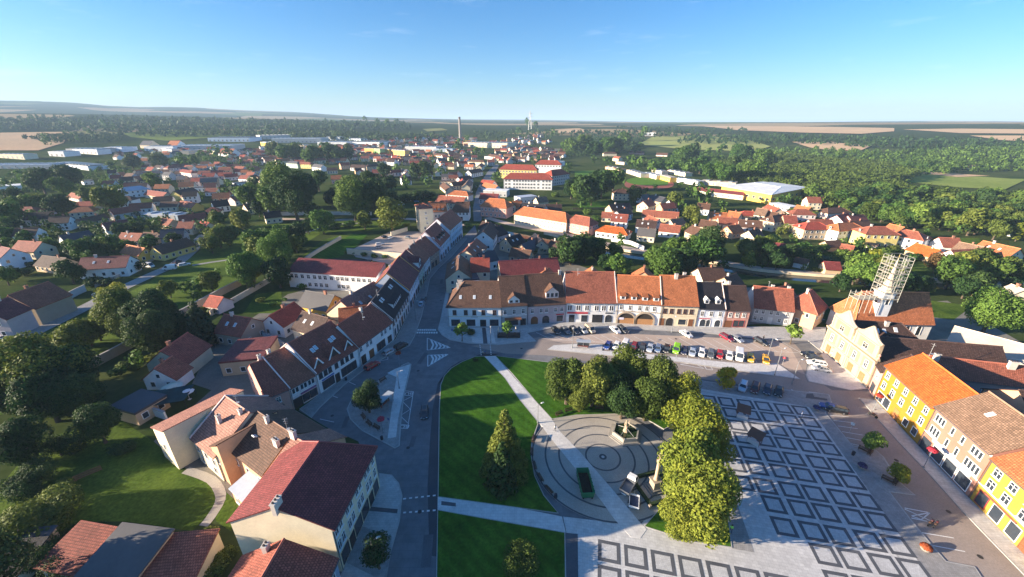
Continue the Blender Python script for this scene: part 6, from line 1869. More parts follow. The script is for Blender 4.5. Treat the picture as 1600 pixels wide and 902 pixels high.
def patches():
    g = random.Random(9); b = MB(); k = MB()
    for px in [(-21.4,62.9), (-25.1,90.4), (-15.2,48.3), (-20.2,109.6), (3.8,101.9), (34.9,91.3), (53.2,85.8), (79.4,74.8), (76.3,59.6), (75.1,48.3), (73.3,40.6), (-26.6,136.3), (-36,74.8), (-41.1,72.6), (66.6,101.9), (51.6,107.6)]: k.lathe((px[0] + g.uniform(-1, 1), px[1], .06), [(.38, 0), (.36, .012)], 12)
    for px in [(-20.9,64.7), (-13.3,41.6), (-25.5,96.7), (-29.8,155.9), (-34.6,84.7), (-37.3,70.5)]: b.box((px[0], px[1], .05), (g.uniform(.8, 1.6), g.uniform(2.5, 7), .0105), 0, g.uniform(-.2, .2))
    o = b.build('road_patch', mat('asphalt_patch', (.125, .127, .135), rough=.9, var=.2, scale=.3)); o['kind'] = 'structure'
    o = k.build('manhole_cover', plain('cast_iron', (.03, .03, .032))); o['kind'] = 'structure'
patches()
sheet('dark_marking', [(72.9,80.5), (74.4,80.5), (73.9,79.3), (76.5,78.5), (76,77.8), (71.4,78.8)], .16, M_DARK)
# ------------------------------------------------------------------ other streets, lawns and grounds
sheet('lane', strip([(-152.8,93.4), (-152.8,95.9), (-153,99.4), (-153,102.6), (-152.9,104.3), (-152.6,105.7), (-152.8,109.2), (-153.5,116.5), (-154.6,125.8), (-155.7,134), (-156.6,139.6), (-157.4,144), (-158.2,148.9), (-158.6,155.1), (-159,161.7), (-159.3,167.6), (-159.3,171.9), (-159.4,175.5), (-160.2,180), (-162.5,186.4), (-165.5,193.8), (-168.6,200.6), (-171.4,206.2), (-174.3,211.3), (-177.1,216.4), (-180.1,222.5), (-183,228.8), (-185,233.1)], 6.0), .03, M_PAVD)
sheet('rough_meadow', [(-150.8,94.7), (-149.2,99.4), (-149.6,106.4), (-150.2,131.8), (-154.9,167.6), (-159.7,188.8), (-169.5,216.4), (-167.6,255.7), (-105.2,268.6), (-70.1,268.6), (-63.9,242.4), (-94.7,239.2), (-115.6,233.1), (-113.7,155.9), (-112.6,111.6), (-115.2,84.7), (-117.3,72.6)], .02, M_ROUGH)
sheet('footpath', strip([(-150.4,176.3), (-149,177.5), (-146.9,179.2), (-144.7,180.9), (-142.5,182.3), (-140.2,183.7), (-138,185.8), (-135.8,188.2), (-133.8,191.2), (-132.2,196.2), (-131.7,204.2), (-131.7,214.2), (-130.4,224.5), (-127,235.7), (-122.3,247.1), (-117.4,255.7), (-112,259.6), (-106.4,260.7), (-102.5,261.1)], 2.2), .03, M_PAVD)
sheet('lane', strip([(-165.4,274.5), (-154.2,273.2), (-138.4,271.4), (-123.5,270.5), (-111.1,271.5), (-99.6,273.3), (-89.4,274.5), (-80.9,274.7), (-73.6,274.2), (-66.6,272.5), (-59.7,268.6), (-53.2,263.4), (-46.7,259.3), (-39.4,257.3), (-32.3,256.3), (-27.2,255.7)], 5.5), .03, M_LANE)
sheet('garden_lawn', [(-75.9,37.8), (-94.6,53.5), (-99.8,64.7), (-90.9,72.6), (-75.5,64.7), (-62.5,56.4), (-53.6,53.3), (-51.9,48.3), (-52.6,44.8), (-64.7,46.5), (-72.2,46.5), (-72.5,42.7)], .03, M_ROUGH)
sheet('garden_lawn', [(-51.4,48.3), (-52.2,52.4), (-47.4,49.5), (-46,48.3), (-46.3,44.8), (-49.8,46.5)], .03, M_ROUGH)
sheet('footpath', strip([(-63.1,57.2), (-61.3,56.7), (-58.8,55.9), (-56.6,55), (-54.9,53.9), (-53.5,52.7), (-52.4,51.5), (-51.8,50.4), (-51.5,49.3), (-51.4,48.3), (-51.3,47.3), (-51.3,46.4), (-51.4,45.7)], 1.6), .036, M_GRAVEL)
sheet('car_park', [(-85.2,199.5), (-75,239.2), (-53.3,239.2), (-42.2,182.8), (-47.1,171.9), (-78,188.8)], .05, M_LANE)
sheet('walled_lawn', [(-99.7,186.8), (-100.1,207.7), (-95.6,233.1), (-86.7,233.1), (-83.9,199.5), (-86.3,188.8), (-91.6,182.8)], .04, M_LAWN)
sheet('walled_lawn', [(-105,182.8), (-108.1,220.4), (-99.4,236.1), (-95.6,233.1), (-100.1,207.7), (-99.7,186.8)], .045, M_ROUGH)
sheet('embankment_road', strip([(-18.1,278.5), (-14,273.3), (-7.8,265.6), (0,257.5), (10.1,249.1), (21.9,240.2), (32.6,231.6), (41.4,223.3), (49.2,215.4), (55.9,208.9), (60.8,204.8), (64.6,202.2), (68.8,199.5), (74,196.3), (79.7,193.1), (85.4,189.8), (91.2,186.5), (97.1,183.2), (102.6,180), (107.2,176.9), (111.4,173.8), (117.2,171), (125.6,168.3), (135.6,165.7), (145.8,163.6), (156,162.1), (166.5,161), (176.5,159.7), (185.5,157.9), (194,155.8), (202.4,153.8), (211.7,151.5), (220.8,149.2), (227.2,147.5)], 6.0), .03, M_LANE)
sheet('stream', strip([(-7.9,239.2), (1.9,231.6), (15.8,220.9), (28.2,211.3), (37,204.7), (44.4,199.2), (52.4,194), (62.2,188.9), (72.5,184.2), (81.5,180), (88.1,176.6), (93.3,173.7), (98.2,171), (102.6,168.1), (106.7,165.4), (112.3,162.8), (120.5,160.3), (130.1,158), (139.9,155.9), (149.6,154.3), (159.4,153), (168.8,151.6), (177.7,150.1), (186.3,148.6), (194.7,146.9), (203.7,144.8), (212.6,142.7), (218.8,141.1)], 7.0), .02, mat('stream_water', (.02, .025, .02), rough=.12, var=.2, scale=.2, spec=.6))
sheet('sports_lawn', [(100,491.1), (77.2,503.2), (86.3,565.6), (133.8,581.5), (127.9,543.3), (110.8,491.1)], .06, mat('pitch_grass', (.10, .21, .025), rough=.95, var=.12, scale=.05, spec=.05))
sheet('running_track', [(124,447.7), (129,462.2), (135.4,478.4), (142.3,491.1), (149.9,498.6), (157.9,502.6), (165.4,503.2), (172.3,500), (178.5,493.5), (182.6,485.3), (183.4,475.4), (181.9,463.9), (179.5,452.8), (176.4,442.5), (172.3,432.7), (167.4,424.1), (161.5,416.9), (154.8,410.9), (148.1,406.9), (141.3,405.1), (134.5,405.3), (128.8,406.9), (124.4,409.7), (121.1,413.8), (119.4,419.7), (119.4,427.4), (121,436.7)], .06, mat('track_red', (.30, .085, .055), rough=.9, var=.1))
sheet('sports_lawn', [(131,468.5), (135.3,478.9), (141.6,489.6), (147.9,497.1), (153.2,499.9), (158.5,499.5), (163.4,497.1), (168.6,492.7), (173.5,486.4), (176.8,479.6), (177.8,472.7), (177.3,465.5), (175.7,457.9), (172.8,449), (168.7,439.8), (164,433.3), (158.6,431.1), (152.6,431.7), (146.9,433.3), (141.4,435.2), (136.3,438.1), (132.5,442.8), (130.4,450.1), (129.6,459.1)], .07, mat('pitch_grass', (.10, .21, .025)))
sheet('garden_lawn', [(50.5,331.5), (82.4,343.2), (78.1,312.8), (57.1,307.8)], .05, M_LAWN)
for g in ([(170.3,207.7), (188.3,204.1), (172.5,188.8), (153.1,192.9)], [(190.8,180.9), (220.5,185.8), (207.4,167.6), (176.2,162)], [(158.1,136.3), (169,131.8), (150.4,120.5), (144,123)], [(257.1,224.5), (272,224.5), (257.2,207.7), (243.3,207.7)], [(-100.2,142.4), (-91.9,145.6), (-81.1,125.5), (-94.6,125.5)]):
    sheet('garden_lawn', g, .034, M_ROUGH)
# ------------------------------------------------------------------ the houses round the square
def fp(A, B, d, dB=None):
    a, b = Vector(A), Vector(B); t = (b - a).normalized(); n = Vector((-t.y, t.x)); return [tuple(a), tuple(b), tuple(b + n * (dB or d)), tuple(a + n * d)]
def H(A, B, d, he, hr, roof, wall, lab, **k):
    k.setdefault('near', True); k.setdefault('so', (.02, .02))
    return house(dict(q=fp(A, B, d, k.pop('dB', None)), he=he, hr=hr, roof=roof, wall=wall, lab=lab, **k))
def absorb(r1, r2):
    """move the parts of one house to another: one building of two wings"""
    for ch in list(r2.children): ch.parent = r1; ch.location = ch.location + r2.location - r1.location
    bpy.data.objects.remove(r2)
    return r1
GL, GT, GRr = 'houses of the left row along the street', 'houses along the top of the square', 'houses along the right side of the square'
def two(n1, z=4.2, w=.95, h=1.5, st='cross', fr='white'): return [(z, w, h, n1, st, fr)]
# left row, from the near end up the street
H((-54.4,71.4), (-51.1,74.7), 15, 6.0, 10.6, 'darkred', 'pink', 'dark red roofed house with pink portal, low end of the left row', n='row_house', g=GL, ch=[(.5,9,1.6,.7)], rf=.55,
  win=[(3.6,.8,1.2,1)], gnd=[('gate',.5,1.8,3.0)], side={3:[(3.5,.9,1.3,2)]})
H((-51.0,74.8), (-47.6,80.2), 16, 5.9, 11.0, 'redbrown', 'palepink', 'reddish roofed white house with brown shop front and dark garage opening', n='row_house', g=GL, cornice='white', band=3.3, rf=.56, fire='A', ov=.4,
  win=[(4.0,1.5,1.4,[.2,.52,.82],'double','white')], gnd=[('door',.2,1.9,2.4,'dark'),('shop',.52,1.5,1.9,'brown'),('shop',.82,1.7,1.9,'brown'),('sign',.66,3.9,2.75,'purple',.45)], ch=[(.3,9.5,1.2,.7)], side={2:[(3.5,1,1.3,3),(1,1,1.3,2)]})
H((-47.5,80.3), (-41.8,92.5), 16, 6.2, 12.2, 'darkred', 'white', 'dark red roofed white house with three white gabled dormers', n='row_house', g=GL, cornice='white', band=3.5, fire='A',
  win=[(4.1,.85,1.4,[.1,.21,.31,.46,.60,.72,.84],'plain','dark')], gnd=[('shop',.23,3.4,2.2,'dark'),('door',.44,1.2,2.4,'dark'),('shop',.73,5.0,2.3,'dark'),('sign',.24,3.7,3.0,'blue',.35)],
  dor=[('aframe',.15,2.6,2.0,1.0),('aframe',.5,3.4,2.7,.9),('aframe',.85,2.6,2.0,1.0)], sky=[(.27,4.2),(.35,4.4),(.68,4.2),(.76,4.4)], side={2:[(3.5,1,1.3,4),(1,1,1.3,4)]})
H((-41.6,92.5), (-36.4,107.0), 11, 6.5, 11.8, 'darkred', 'white', 'plain dark red roofed white house between the gabled and black roofed ones', n='row_house', g=GL, cornice='white', band=3.6,
  win=[(4.2,.85,1.4,[.07,.24,.34,.66,.77,.92],'cross','white')], gnd=[('door',.1,1.6,2.6,'dark'),('door',.32,1.7,2.5,'brown'),('shop',.6,3.6,2.3,'brown'),('shop',.87,1.7,2.0,'brown')], ch=[(.6,5.4,1.0,.7)], side={2:[(3.5,1,1.3,4)]})
H((-36.5,107.6), (-36.5,127.6), 11, 6.8, 12.4, 'black', 'palepink', 'black roofed pale house with long white dormer and arched ground floor', n='row_house', g=GL, cornice='white', band=3.7, fire='A', ov=.4,
  win=[(4.3,.9,1.5,8,'cross','brown')], gnd=[('arch',.08,1.6,2.7),('arch',.22,1.6,2.7),('arch',.36,1.6,2.7),('door',.5,1.5,2.6,'brown'),('arch',.64,1.6,2.7),('arch',.78,1.6,2.7),('arch',.92,1.6,2.7)],
  dor=[('shed',.5,9.0,1.5,.9)], sky=[(.2,4.0),(.28,4.0),(.72,4.2),(.8,4.2)], side={2:[(3.5,1,1.3,5)]})
H((-36.4,127.9), (-37.0,147.0), 13.4, 7.8, 14.0, 'plum', 'blue', 'plum roofed pale blue house in the middle of the street row', n='row_house', g=GL, cornice='white', band=4.0,
  win=[(4.7,.9,1.6,7,'cross','white')], gnd=[('shop',.12,2.2,2.2),('door',.28,1.3,2.5,'brown'),('shop',.45,2.4,2.2),('shop',.66,2.4,2.2),('door',.82,1.3,2.5,'dark'),('shop',.92,1.4,2.2)], ch=[(.4,7.5,1.0,.7)], fire='AB', firec='orange')
H((-37.1,147.2), (-37.3,157.6), 13, 7.6, 13.4, 'plum', 'mint', 'narrow plum roofed house with pale green stepped dormer', n='row_house', g=GL, cornice='white',
  win=[(4.5,.9,1.5,3)], gnd=[('shop',.3,2.6,2.3,'green'),('door',.75,1.3,2.5)], dor=[('gable',.5,4.0,2.6,.2,'white')])
H((-37.3,157.9), (-36.9,169.8), 12.4, 7.5, 13.2, 'redbrown', 'white', 'reddish brown roofed white house with nine upper windows in the street', n='row_house', g=GL, cornice='white', band=3.9,
  win=[(4.5,.9,1.6,5)], gnd=[('shop',.2,2.0,2.2),('door',.45,1.3,2.5),('shop',.75,2.6,2.2)], ch=[(.2,6,1.2,.8),(.8,6,1.2,.8)])
H((-36.9,170.0), (-34.7,180.6), 12.4, 6.8, 12.6, 'redbrown', 'stone', 'reddish roofed house with dark stone front below the taller end', n='row_house', g=GL, cornice='stone', win=[(4.2,.9,1.5,4,'cross','cream')], gnd=[('shop',.25,2.0,2.2),('door',.6,1.3,2.5,'dark')], ch=[(.5,6,1.3,.8)])
H((-34.5,180.9), (-32.6,201.4), 12.8, 8.0, 14.6, 'darkred', 'blue', 'dark red roofed white house with row of small gabled dormers', n='row_house', g=GL, cornice='white', band=4.1, fire='A', firec='palepink',
  win=[(4.8,.95,1.6,7)], gnd=[('shop',.15,2.4,2.3),('door',.35,1.4,2.6),('shop',.55,2.4,2.3),('shop',.8,2.6,2.3)], dor=[('gable',.3,1.6,1.3,1.0,'white','black'),('gable',.5,1.6,1.3,1.0,'white','black'),('gable',.7,1.6,1.3,1.0,'white','black')], sky=[(.1,3),(.9,3)], side={3:[(5,.9,1.4,2)]})
H((-32.5,201.8), (-28.9,226.8), 12.5, 10.6, 16.0, 'redbrown', 'blue', 'tall three storey pale blue house at the bridge end of the street', n='row_house', g=GL, cornice='white', band=4.0,
  win=[(4.6,1.0,1.7,9),(7.7,1.0,1.7,9)], gnd=[('shop',.1,2.2,2.3),('shop',.25,2.2,2.3),('door',.4,1.4,2.6),('shop',.55,2.2,2.3),('shop',.7,2.2,2.3),('shop',.85,2.2,2.3)], side={3:[(5,.9,1.4,2),(8,.9,1.4,2)]})
H((-55.76, 236.12), (-47.74, 239.2), 13, 14.5, 16.5, 'redbrown', 'cream', 'tall cream tower building with brown hip roof behind the street end', n='tower_building', cat='house', hip=(5,5), so=(.4,.4), win=[(2,1,1.4,[.35,.7]),(5,1,1.4,[.55]),(8,1,1.4,[.5]),(11,1.2,1.4,[.5])], side={3:[(5,1,1.4,1),(9,1,1.4,1)]})
H((-54.9, 255.74), (-42.44, 259.29), 11, 8.5, 12.5, 'orange', 'palepink', 'orange roofed wing with dark dormers beside the cream tower building', n='row_house', dor=[('shed',.2,1.2,1.2,1.0),('shed',.4,1.2,1.2,1.0),('shed',.6,1.2,1.2,1.0),('shed',.8,1.2,1.2,1.0)], win=[(5,1,1.4,6)])
H((-41.2, 268.59), (-29.36, 268.59), 12, 6.0, 11.5, 'brown', 'white', 'brown roofed half hipped house with white gable at the bridge', n='row_house', hip=(3,0), so=(.4,.4), win=[(4,1,1.4,5)], gnd=[('shop',.5,3,2)], side={1:[(4,1,1.3,3)]})
# the near cluster at the lower left
H((-46.2,66.8), (-54.2,71.8), 14.4, 6.0, 10.8, 'pinktan', 'cream', 'orange tiled house with tall chimney between the cream gable walls', n='row_house', so=(.1,.1), ov=.4, rf=.5, ch=[(.55,10.6,1.6,.7),(.2,8,1.0,.6)], win=[(3.6,.9,1.3,3)], gnd=[('door',.3,1.2,2.3)], side={2:[(3.2,1.0,1.4,3),(.9,1,1.3,2)]}, fire='B', firec='palepink')
H((-36.0,60.5), (-46.1,66.7), 12.2, 6.6, 10.6, 'brown', 'peach', 'brown tiled house with skylight and rooftop aerials', n='row_house', ov=.35, ch=[(.12,8.4,1.3,1.3),(.6,6.6,1.3,.7)], sky=[(.62,8.9)], win=[(3.8,.9,1.3,4)], gnd=[('door',.5,1.2,2.3)], side={2:[(3.5,1,1.3,3)]})
H((-49.2,64.4), (-54.9,55.6), 3.6, 7.6, 9.6, 'brown', 'peach', 'narrow brown lean-to wing with tall peach wall', n='wing', cat='house', kind='shed', ov=.2, so=(.2,.2), side={1:[(4.5,.8,1.2,1)]})
H((-62.6,72.6), (-69.8,60.6), 6.4, 7.4, 9.4, 'pinktan', 'cream', 'tall narrow cream house with bare side wall and thin roof', n='row_house', kind='shed', ov=.3, so=(.2,.2), side={1:[(3.5,.9,1.3,[.5])]})
H((-31.6,58.3), (-35.9,60.5), 13.0, 7.0, 10.6, 'pinktan', 'peach', 'narrow pink tiled house against the big cream house', n='row_house', ch=[(.9,6.6,1.5,1.2)], win=[(4,.9,1.3,1)])
H((-48.9,50.2), (-43.4,46.6), 4.2, 3.3, 4.4, 'paleblue', 'peach', 'low lean-to with pale metal roof above the garden path', n='lean_to', cat='shed', kind='shed', ov=.25, so=(.2,.2), win=[(1.0,1.0,1.2,2)])
H((-25.4,38.4), (-24.3,53.4), 15.0, 9.3, 12.9, 'maroon', 'cream', 'big cream corner house with maroon tiled roof and black gutters', n='row_house', g=GL, hip=(0,3.0), so=(.15,.5), ov=.55, cornice='cream', band=3.5, chc='light',
  win=[(4.0,.8,1.7,[.06,.14,.28,.36,.5,.58,.72,.80,.92],'cross','white'),(6.9,.8,1.6,[.06,.14,.28,.36,.5,.58,.72,.80,.92],'cross','white')], gnd=[('shop',.12,2.0,2.4,'dark'),('door',.27,1.3,2.6,'dark'),('shop',.42,2.2,2.4,'dark'),('shop',.6,2.2,2.4,'dark'),('door',.76,1.3,2.6,'dark'),('shop',.9,1.6,2.4,'dark')],
  ch=[(.012,7.2,1.0,1.6)], side={1:[(4,.9,1.5,3)],2:[(4,.9,1.5,5),(6.6,.9,1.5,5)]})
H((-24.9,24.0), (-24.6,36.6), 13.0, 5.9, 9.4, 'darkred', 'steel', 'dark red hip roofed house cut off by the bottom edge', n='row_house', hip=(4,0), so=(.4,.05), ov=.4, ch=[(.93,8.6,1.1,.9)], win=[(3.6,.9,1.4,4)], gnd=[('shop',.5,3,2),('door',.8,1.2,2.3)])
# top row, left to right
H((-20.84, 115.54), (-3.58, 115.5), 12.0, 7.6, 13.6, 'brown', 'white', 'brown roofed white corner house with hipped end at the street mouth', n='row_house', g=GT, hip=(5.2,0), ov=.5, so=(.5,.02), cornice='cream', band=3.7,
  win=[(4.5,1.0,1.5,[.13,.34,.50,.67,.88],'cross','brown')], gnd=[('shop',.14,2.6,2.1,'dark'),('shop',.43,2.6,2.1,'dark'),('door',.66,1.7,2.5,'dark'),('shop',.87,2.6,2.1,'dark'),('sign',.5,2.2,3.55,'grey',.3)], ch=[(.18,4.6,1.1,.8),(.2,7.5,1.2,1.6)], sky=[(.24,2.0),(.5,2.0),(.8,2.0)], side={3:[(4.5,.9,1.4,3)]})
H((-3.51, 115.5), (4.93, 116.75), 14.0, 7.7, 14.9, 'brown', 'grey', 'narrow grey house with semicircular white dormer and cafe front', n='row_house', g=GT, cornice='white', band=3.8, win=[(4.5,.9,1.5,[.15,.5,.85])], gnd=[('shop',.42,3.8,2.2,'dark'),('door',.85,1.6,2.4,'dark'),('awning',.45,5.5,3.1,'brown')], dor=[('gable',.5,3.6,1.3,.3,'white')])
H((5.01, 116.84), (17.69, 118.67), 14.6, 7.3, 15.0, 'brown', 'lilac', 'lilac grey house with gabled dormer and arched brown gate', n='row_house', g=GT, cornice='grey', band=3.7, win=[(4.3,.85,1.4,[.13,.36,.5,.74,.9])], gnd=[('gate',.19,2.4,3.0,'brown'),('arch',.49,1.9,2.5,'dark'),('shop',.86,2.2,2.3,'white'),('sign',.86,2.6,2.95,'red',.4)], dor=[('gable',.66,4.2,2.2,1.2,'palepink')], ch=[(.95,7,1.2,.8)])
H((17.79, 118.67), (34.49, 118.2), 15.0, 7.7, 15.3, 'redbrown', 'white', 'white house with huge weathered red roof and long red shop sign', n='row_house', g=GT, fire='B', band=3.9, win=[(4.6,1.25,1.7,[.08,.25,.42,.61,.75,.9],'double','white')], gnd=[('shop',.13,1.6,2.6,'dark',.2),('shop',.38,1.8,2.2,'dark'),('door',.64,3.2,2.9,'dark'),('arch',.86,1.8,2.5,'dark'),('sign',.24,6.9,3.35,'red',.62),('sign',.86,2.4,3.5,'dark',.42)], sky=[(.93,11)])
H((34.57, 118.2), (48.45, 116.39), 13.4, 7.9, 14.6, 'orange', 'white', 'white house with two big stone arches and four roof dormers', n='row_house', g=GT, cornice='white', fire='B', win=[(5.2,.9,1.5,[.1,.3,.52,.68,.85],'cross','white')], gnd=[],
  dor=[('shed',.12,1.7,1.3,.5,'white'),('shed',.37,1.7,1.3,.5,'white'),('shed',.62,1.7,1.3,.5,'white'),('shed',.87,1.7,1.3,.5,'white')])
H((48.54, 116.39), (60.1, 115.5), 14.2, 7.8, 15.0, 'orange', 'cream', 'cream house with orange roof and yellow painted plinth', n='row_house', g=GT, cornice='cream', band=3.8, win=[(4.7,1.0,1.5,[.11,.29,.49,.66,.83],'cross','brown')], gnd=[('door',.06,1.4,2.6,'brown'),('gate',.28,2.4,3.0,'dark'),('shop',.62,2.4,1.9,'cream',.7),('door',.86,1.2,2.6,'brown')], ch=[(.45,6.4,1.5,1.0),(.7,7.5,1.3,.9)])
H((60.26, 115.63), (68.75, 115.05), 12.2, 6.9, 13.2, 'black', 'blue', 'pale blue house with black roof and two pointed white dormers', n='row_house', g=GT, cornice='white', band=3.5, fire='B', win=[(4.1,.95,1.5,[.17,.5,.83])], gnd=[('arch',.25,1.8,2.5,'white'),('arch',.45,1.2,2.4,'white'),('arch',.8,1.8,2.4,'white'),('sign',.3,3.4,2.95,'red',.25)], dor=[('gable',.3,1.5,1.3,.9,'white','white'),('gable',.72,1.5,1.3,.9,'white','white')])
H((68.83, 115.05), (76.53, 114.66), 11.6, 6.6, 12.4, 'darkbrown', 'pink', 'pink house with dark brown roof and brown shop door', n='row_house', g=GT, cornice='pink', band=3.4, win=[(4.0,.9,1.4,[.22,.5,.78])], gnd=[('door',.2,2.0,2.5,'brown'),('shop',.64,3.4,2.2,'red')], ch=[(.3,6.2,1.6,.8)])
H((80.3,119.2), (91.7,115.9), 10.6, 5.6, 10.9, 'redbrown', 'grey', 'low pale grey house set back behind the pink one', n='row_house', g=GT, win=[(3.5,.8,1.2,[.1,.26,.46,.62,.86]),(1.0,.8,1.2,[.1,.26,.7,.86])], gnd=[('door',.47,1.2,2.3,'white')], ch=[(.5,6,1.2,.8),(.9,6,1.2,.8)])
H((97.1,113.4), (104.3,119.0), 9.4, 5.8, 10.8, 'redbrown', 'peach', 'peach corner house with brown hipped roof next to the town hall', n='row_house', g=GT, hip=(3.6,2.5), so=(.4,.4), ov=.4, dB=9.4, win=[(3.7,.8,1.2,3)], side={3:[(3.7,.8,1.2,2),(1.0,1.0,1.3,1)],2:[(3.5,.8,1.2,2)]}, ch=[(.4,5,1.2,1.2)])
# right side
H((89.96, 82.81), (88.28, 79.26), 10, 7.2, 11.2, 'darkbrown', 'pink', 'narrow pink link house between town hall and yellow house', n='row_house', g=GRr, win=[(4.4,1.0,1.4,1)], gnd=[('shop',.5,1.8,2.2)])
H((88.2,79.1), (84.7,64.0), 11.6, 9.3, 13.2, 'bright', 'yellow_sundim', 'yellow three storey house with bright orange roof and white ground floor', n='row_house', g=GRr, ov=.5, so=(.2,.1), win=[(4.0,1.1,1.6,[.1,.3,.5,.7,.9],'cross','white'),(6.8,1.0,1.4,[.1,.3,.5,.7,.9],'cross','white')], gnd=[('shop',.12,2.0,2.3,'white'),('shop',.27,2.0,2.3,'white'),('door',.5,1.4,2.5,'orange'),('shop',.7,1.3,1.6,'white',.9),('shop',.88,1.3,1.6,'white',.9)])
H((84.5,63.8), (81.8,51.3), 13.6, 10.0, 14.4, 'tan', 'peach_sundim', 'peach three storey house with weathered tan roof and glazed shops', n='row_house', g=GRr, cornice='white', band=3.9, ov=.45, win=[(4.5,.55,1.6,[.1,.16,.22,.4,.58,.76,.82,.88,.94],'plain','white'),(7.4,.55,1.4,[.1,.16,.22,.4,.58,.76,.82,.88],'plain','white')], gnd=[('shop',.12,2.0,2.6,'dark',.2),('shop',.36,2.6,2.5,'white'),('shop',.6,2.6,2.5,'white'),('shop',.84,2.6,2.5,'white'),('sign',.55,9.0,3.3,'white',.5)], ch=[(.55,8.5,1.8,1.0)], sky=[(.4,4)])
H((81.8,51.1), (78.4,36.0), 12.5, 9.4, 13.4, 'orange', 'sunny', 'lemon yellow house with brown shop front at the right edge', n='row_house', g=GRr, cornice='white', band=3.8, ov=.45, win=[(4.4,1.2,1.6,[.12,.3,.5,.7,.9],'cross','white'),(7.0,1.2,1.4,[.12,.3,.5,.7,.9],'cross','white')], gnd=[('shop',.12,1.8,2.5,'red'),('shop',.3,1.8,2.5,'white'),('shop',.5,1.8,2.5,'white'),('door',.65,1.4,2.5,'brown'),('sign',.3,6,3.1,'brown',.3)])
H((97.0,76.5), (121.0,70.5), 7.5, 8.4, 11.2, 'redbrown', 'grey', 'long reddish roofed rear wing with air vents behind the orange roof', n='rear_wing', cat='house', so=(.1,.3), ch=[(.05,3,1.5,1.0),(.62,3,1.6,1.4)], win=[(5,1,1.4,6)])
H((97.2,71.0), (110.0,67.5), 5.2, 4.4, 5.2, 'slate', 'steel', 'low courtyard roof of blue grey glazed strips', n='glazed_roof', cat='roof', kind='shed', ov=.1, so=(.1,.1))
H((98.0,58.0), (112.0,55.0), 12, 9.6, 13.6, 'darkbrown', 'peach', 'dark brown roofed rear house beyond the peach house', n='rear_house', so=(.2,.2), win=[(6,1,1.4,4)])
H((116,78.0), (146,68.5), 11.5, 6.2, 8.8, 'beige', 'ochre', 'long beige roofed rear building with yellow roof lanterns', n='rear_building', cat='house', so=(.3,.3), win=[(3,1.4,1.4,6)], dor=[('gable',.15,2.0,1.0,1.4,'yellow'),('gable',.4,2.0,1.0,1.4,'yellow'),('gable',.65,2.0,1.0,1.4,'yellow'),('gable',.9,2.0,1.0,1.4,'yellow')])
H((123.0,97.5), (134.0,83.0), 9.0, 5.2, 8.2, 'beige', 'ochre', 'beige roofed lower building behind the church choir', n='rear_building', cat='house', so=(.3,.3), win=[(2.5,1.2,1.4,4)])
# long buildings between street and stream
H((-90.65, 149.98), (-52.56, 143.52), 8.2, 6.8, 9.6, 'maroon', 'white', 'long white two storey building with maroon roof behind the row', n='long_building', cat='house', kind='shed', ov=.4, win=[(4.3,1.3,1.5,[.05,.1,.17,.24,.31,.37,.43,.5,.57,.62,.67,.74,.8,.86,.92]),(1.0,1.3,1.5,[.24,.31,.37,.43,.57,.62,.67])])
H((1.27, 259.29), (32.75, 236.12), 11, 6.6, 10.8, 'orange', 'cream', 'long cream two storey building with orange roof by the stream', n='long_building', cat='house', hip=(4,4), so=(.4,.4), win=[(4.2,.8,1.3,17),(1.2,.8,1.3,14)])
H((33.73, 237.65), (44.84, 227.31), 10, 6.4, 10, 'redbrown', 'pink', 'pink house with brown hip roof next to the long cream building', n='row_house', hip=(2,3), so=(.4,.4), win=[(4,.9,1.3,5),(1.1,.9,1.3,4)], side={1:[(4,.9,1.3,3)]})
H((-22.5, 282.68), (-4.02, 274.47), 12, 7.4, 12, 'orange', 'pink', 'pink and white house with orange hip roof at the bridge corner', n='row_house', hip=(4,4), so=(.5,.5), win=[(4.6,1.1,1.5,7),(1.2,1.1,1.4,6)], side={3:[(4.5,1,1.4,3)]})
# ------------------------------------------------------------------ the school
GS = 'red roofed school wings'
H((-8.37, 406.89), (39.36, 400.76), 13, 10.4, 15.2, 'red', 'white', 'front school wing with red hip roof and long window bands', n='school_wing', cat='school', g=GS, hip=(6,6), so=(.7,.7), ov=.7, win=[(1.4,1.9,1.5,[.05,.12,.22,.28,.34,.40,.46,.52,.58,.64,.72,.82,.89,.95]),(4.6,1.9,1.5,[.05,.12,.22,.28,.34,.40,.46,.52,.58,.64,.72,.82,.89,.95]),(7.8,1.9,1.5,[.05,.12,.22,.28,.34,.40,.46,.52,.58,.64,.72,.82,.89,.95])])
H((-15.39, 491.13), (28.58, 479.55), 13, 11, 15.6, 'red', 'lemon', 'rear school wing with yellow end behind the front wing', n='school_wing', cat='school', g=GS, hip=(6,6), so=(.7,.7), ov=.7, win=[(4.6,1.9,1.5,12),(7.8,1.9,1.5,12)])
H((41.94, 428.68), (62.73, 447.75), 14, 10.6, 15.2, 'red', 'grey', 'right school wing with red roof turned to the trees', n='school_wing', cat='school', g=GS, hip=(6,6), so=(.7,.7), ov=.7, win=[(1.4,1.9,1.5,8),(4.6,1.9,1.5,8),(7.8,1.9,1.5,8)])
H((30.88, 550.52), (64.37, 543.26), 12, 11, 15.6, 'red', 'white', 'farthest school wing with red roof half hidden', n='school_wing', cat='school', g=GS, hip=(6,6), so=(.7,.7), ov=.7, win=[(7.8,1.9,1.5,9)])
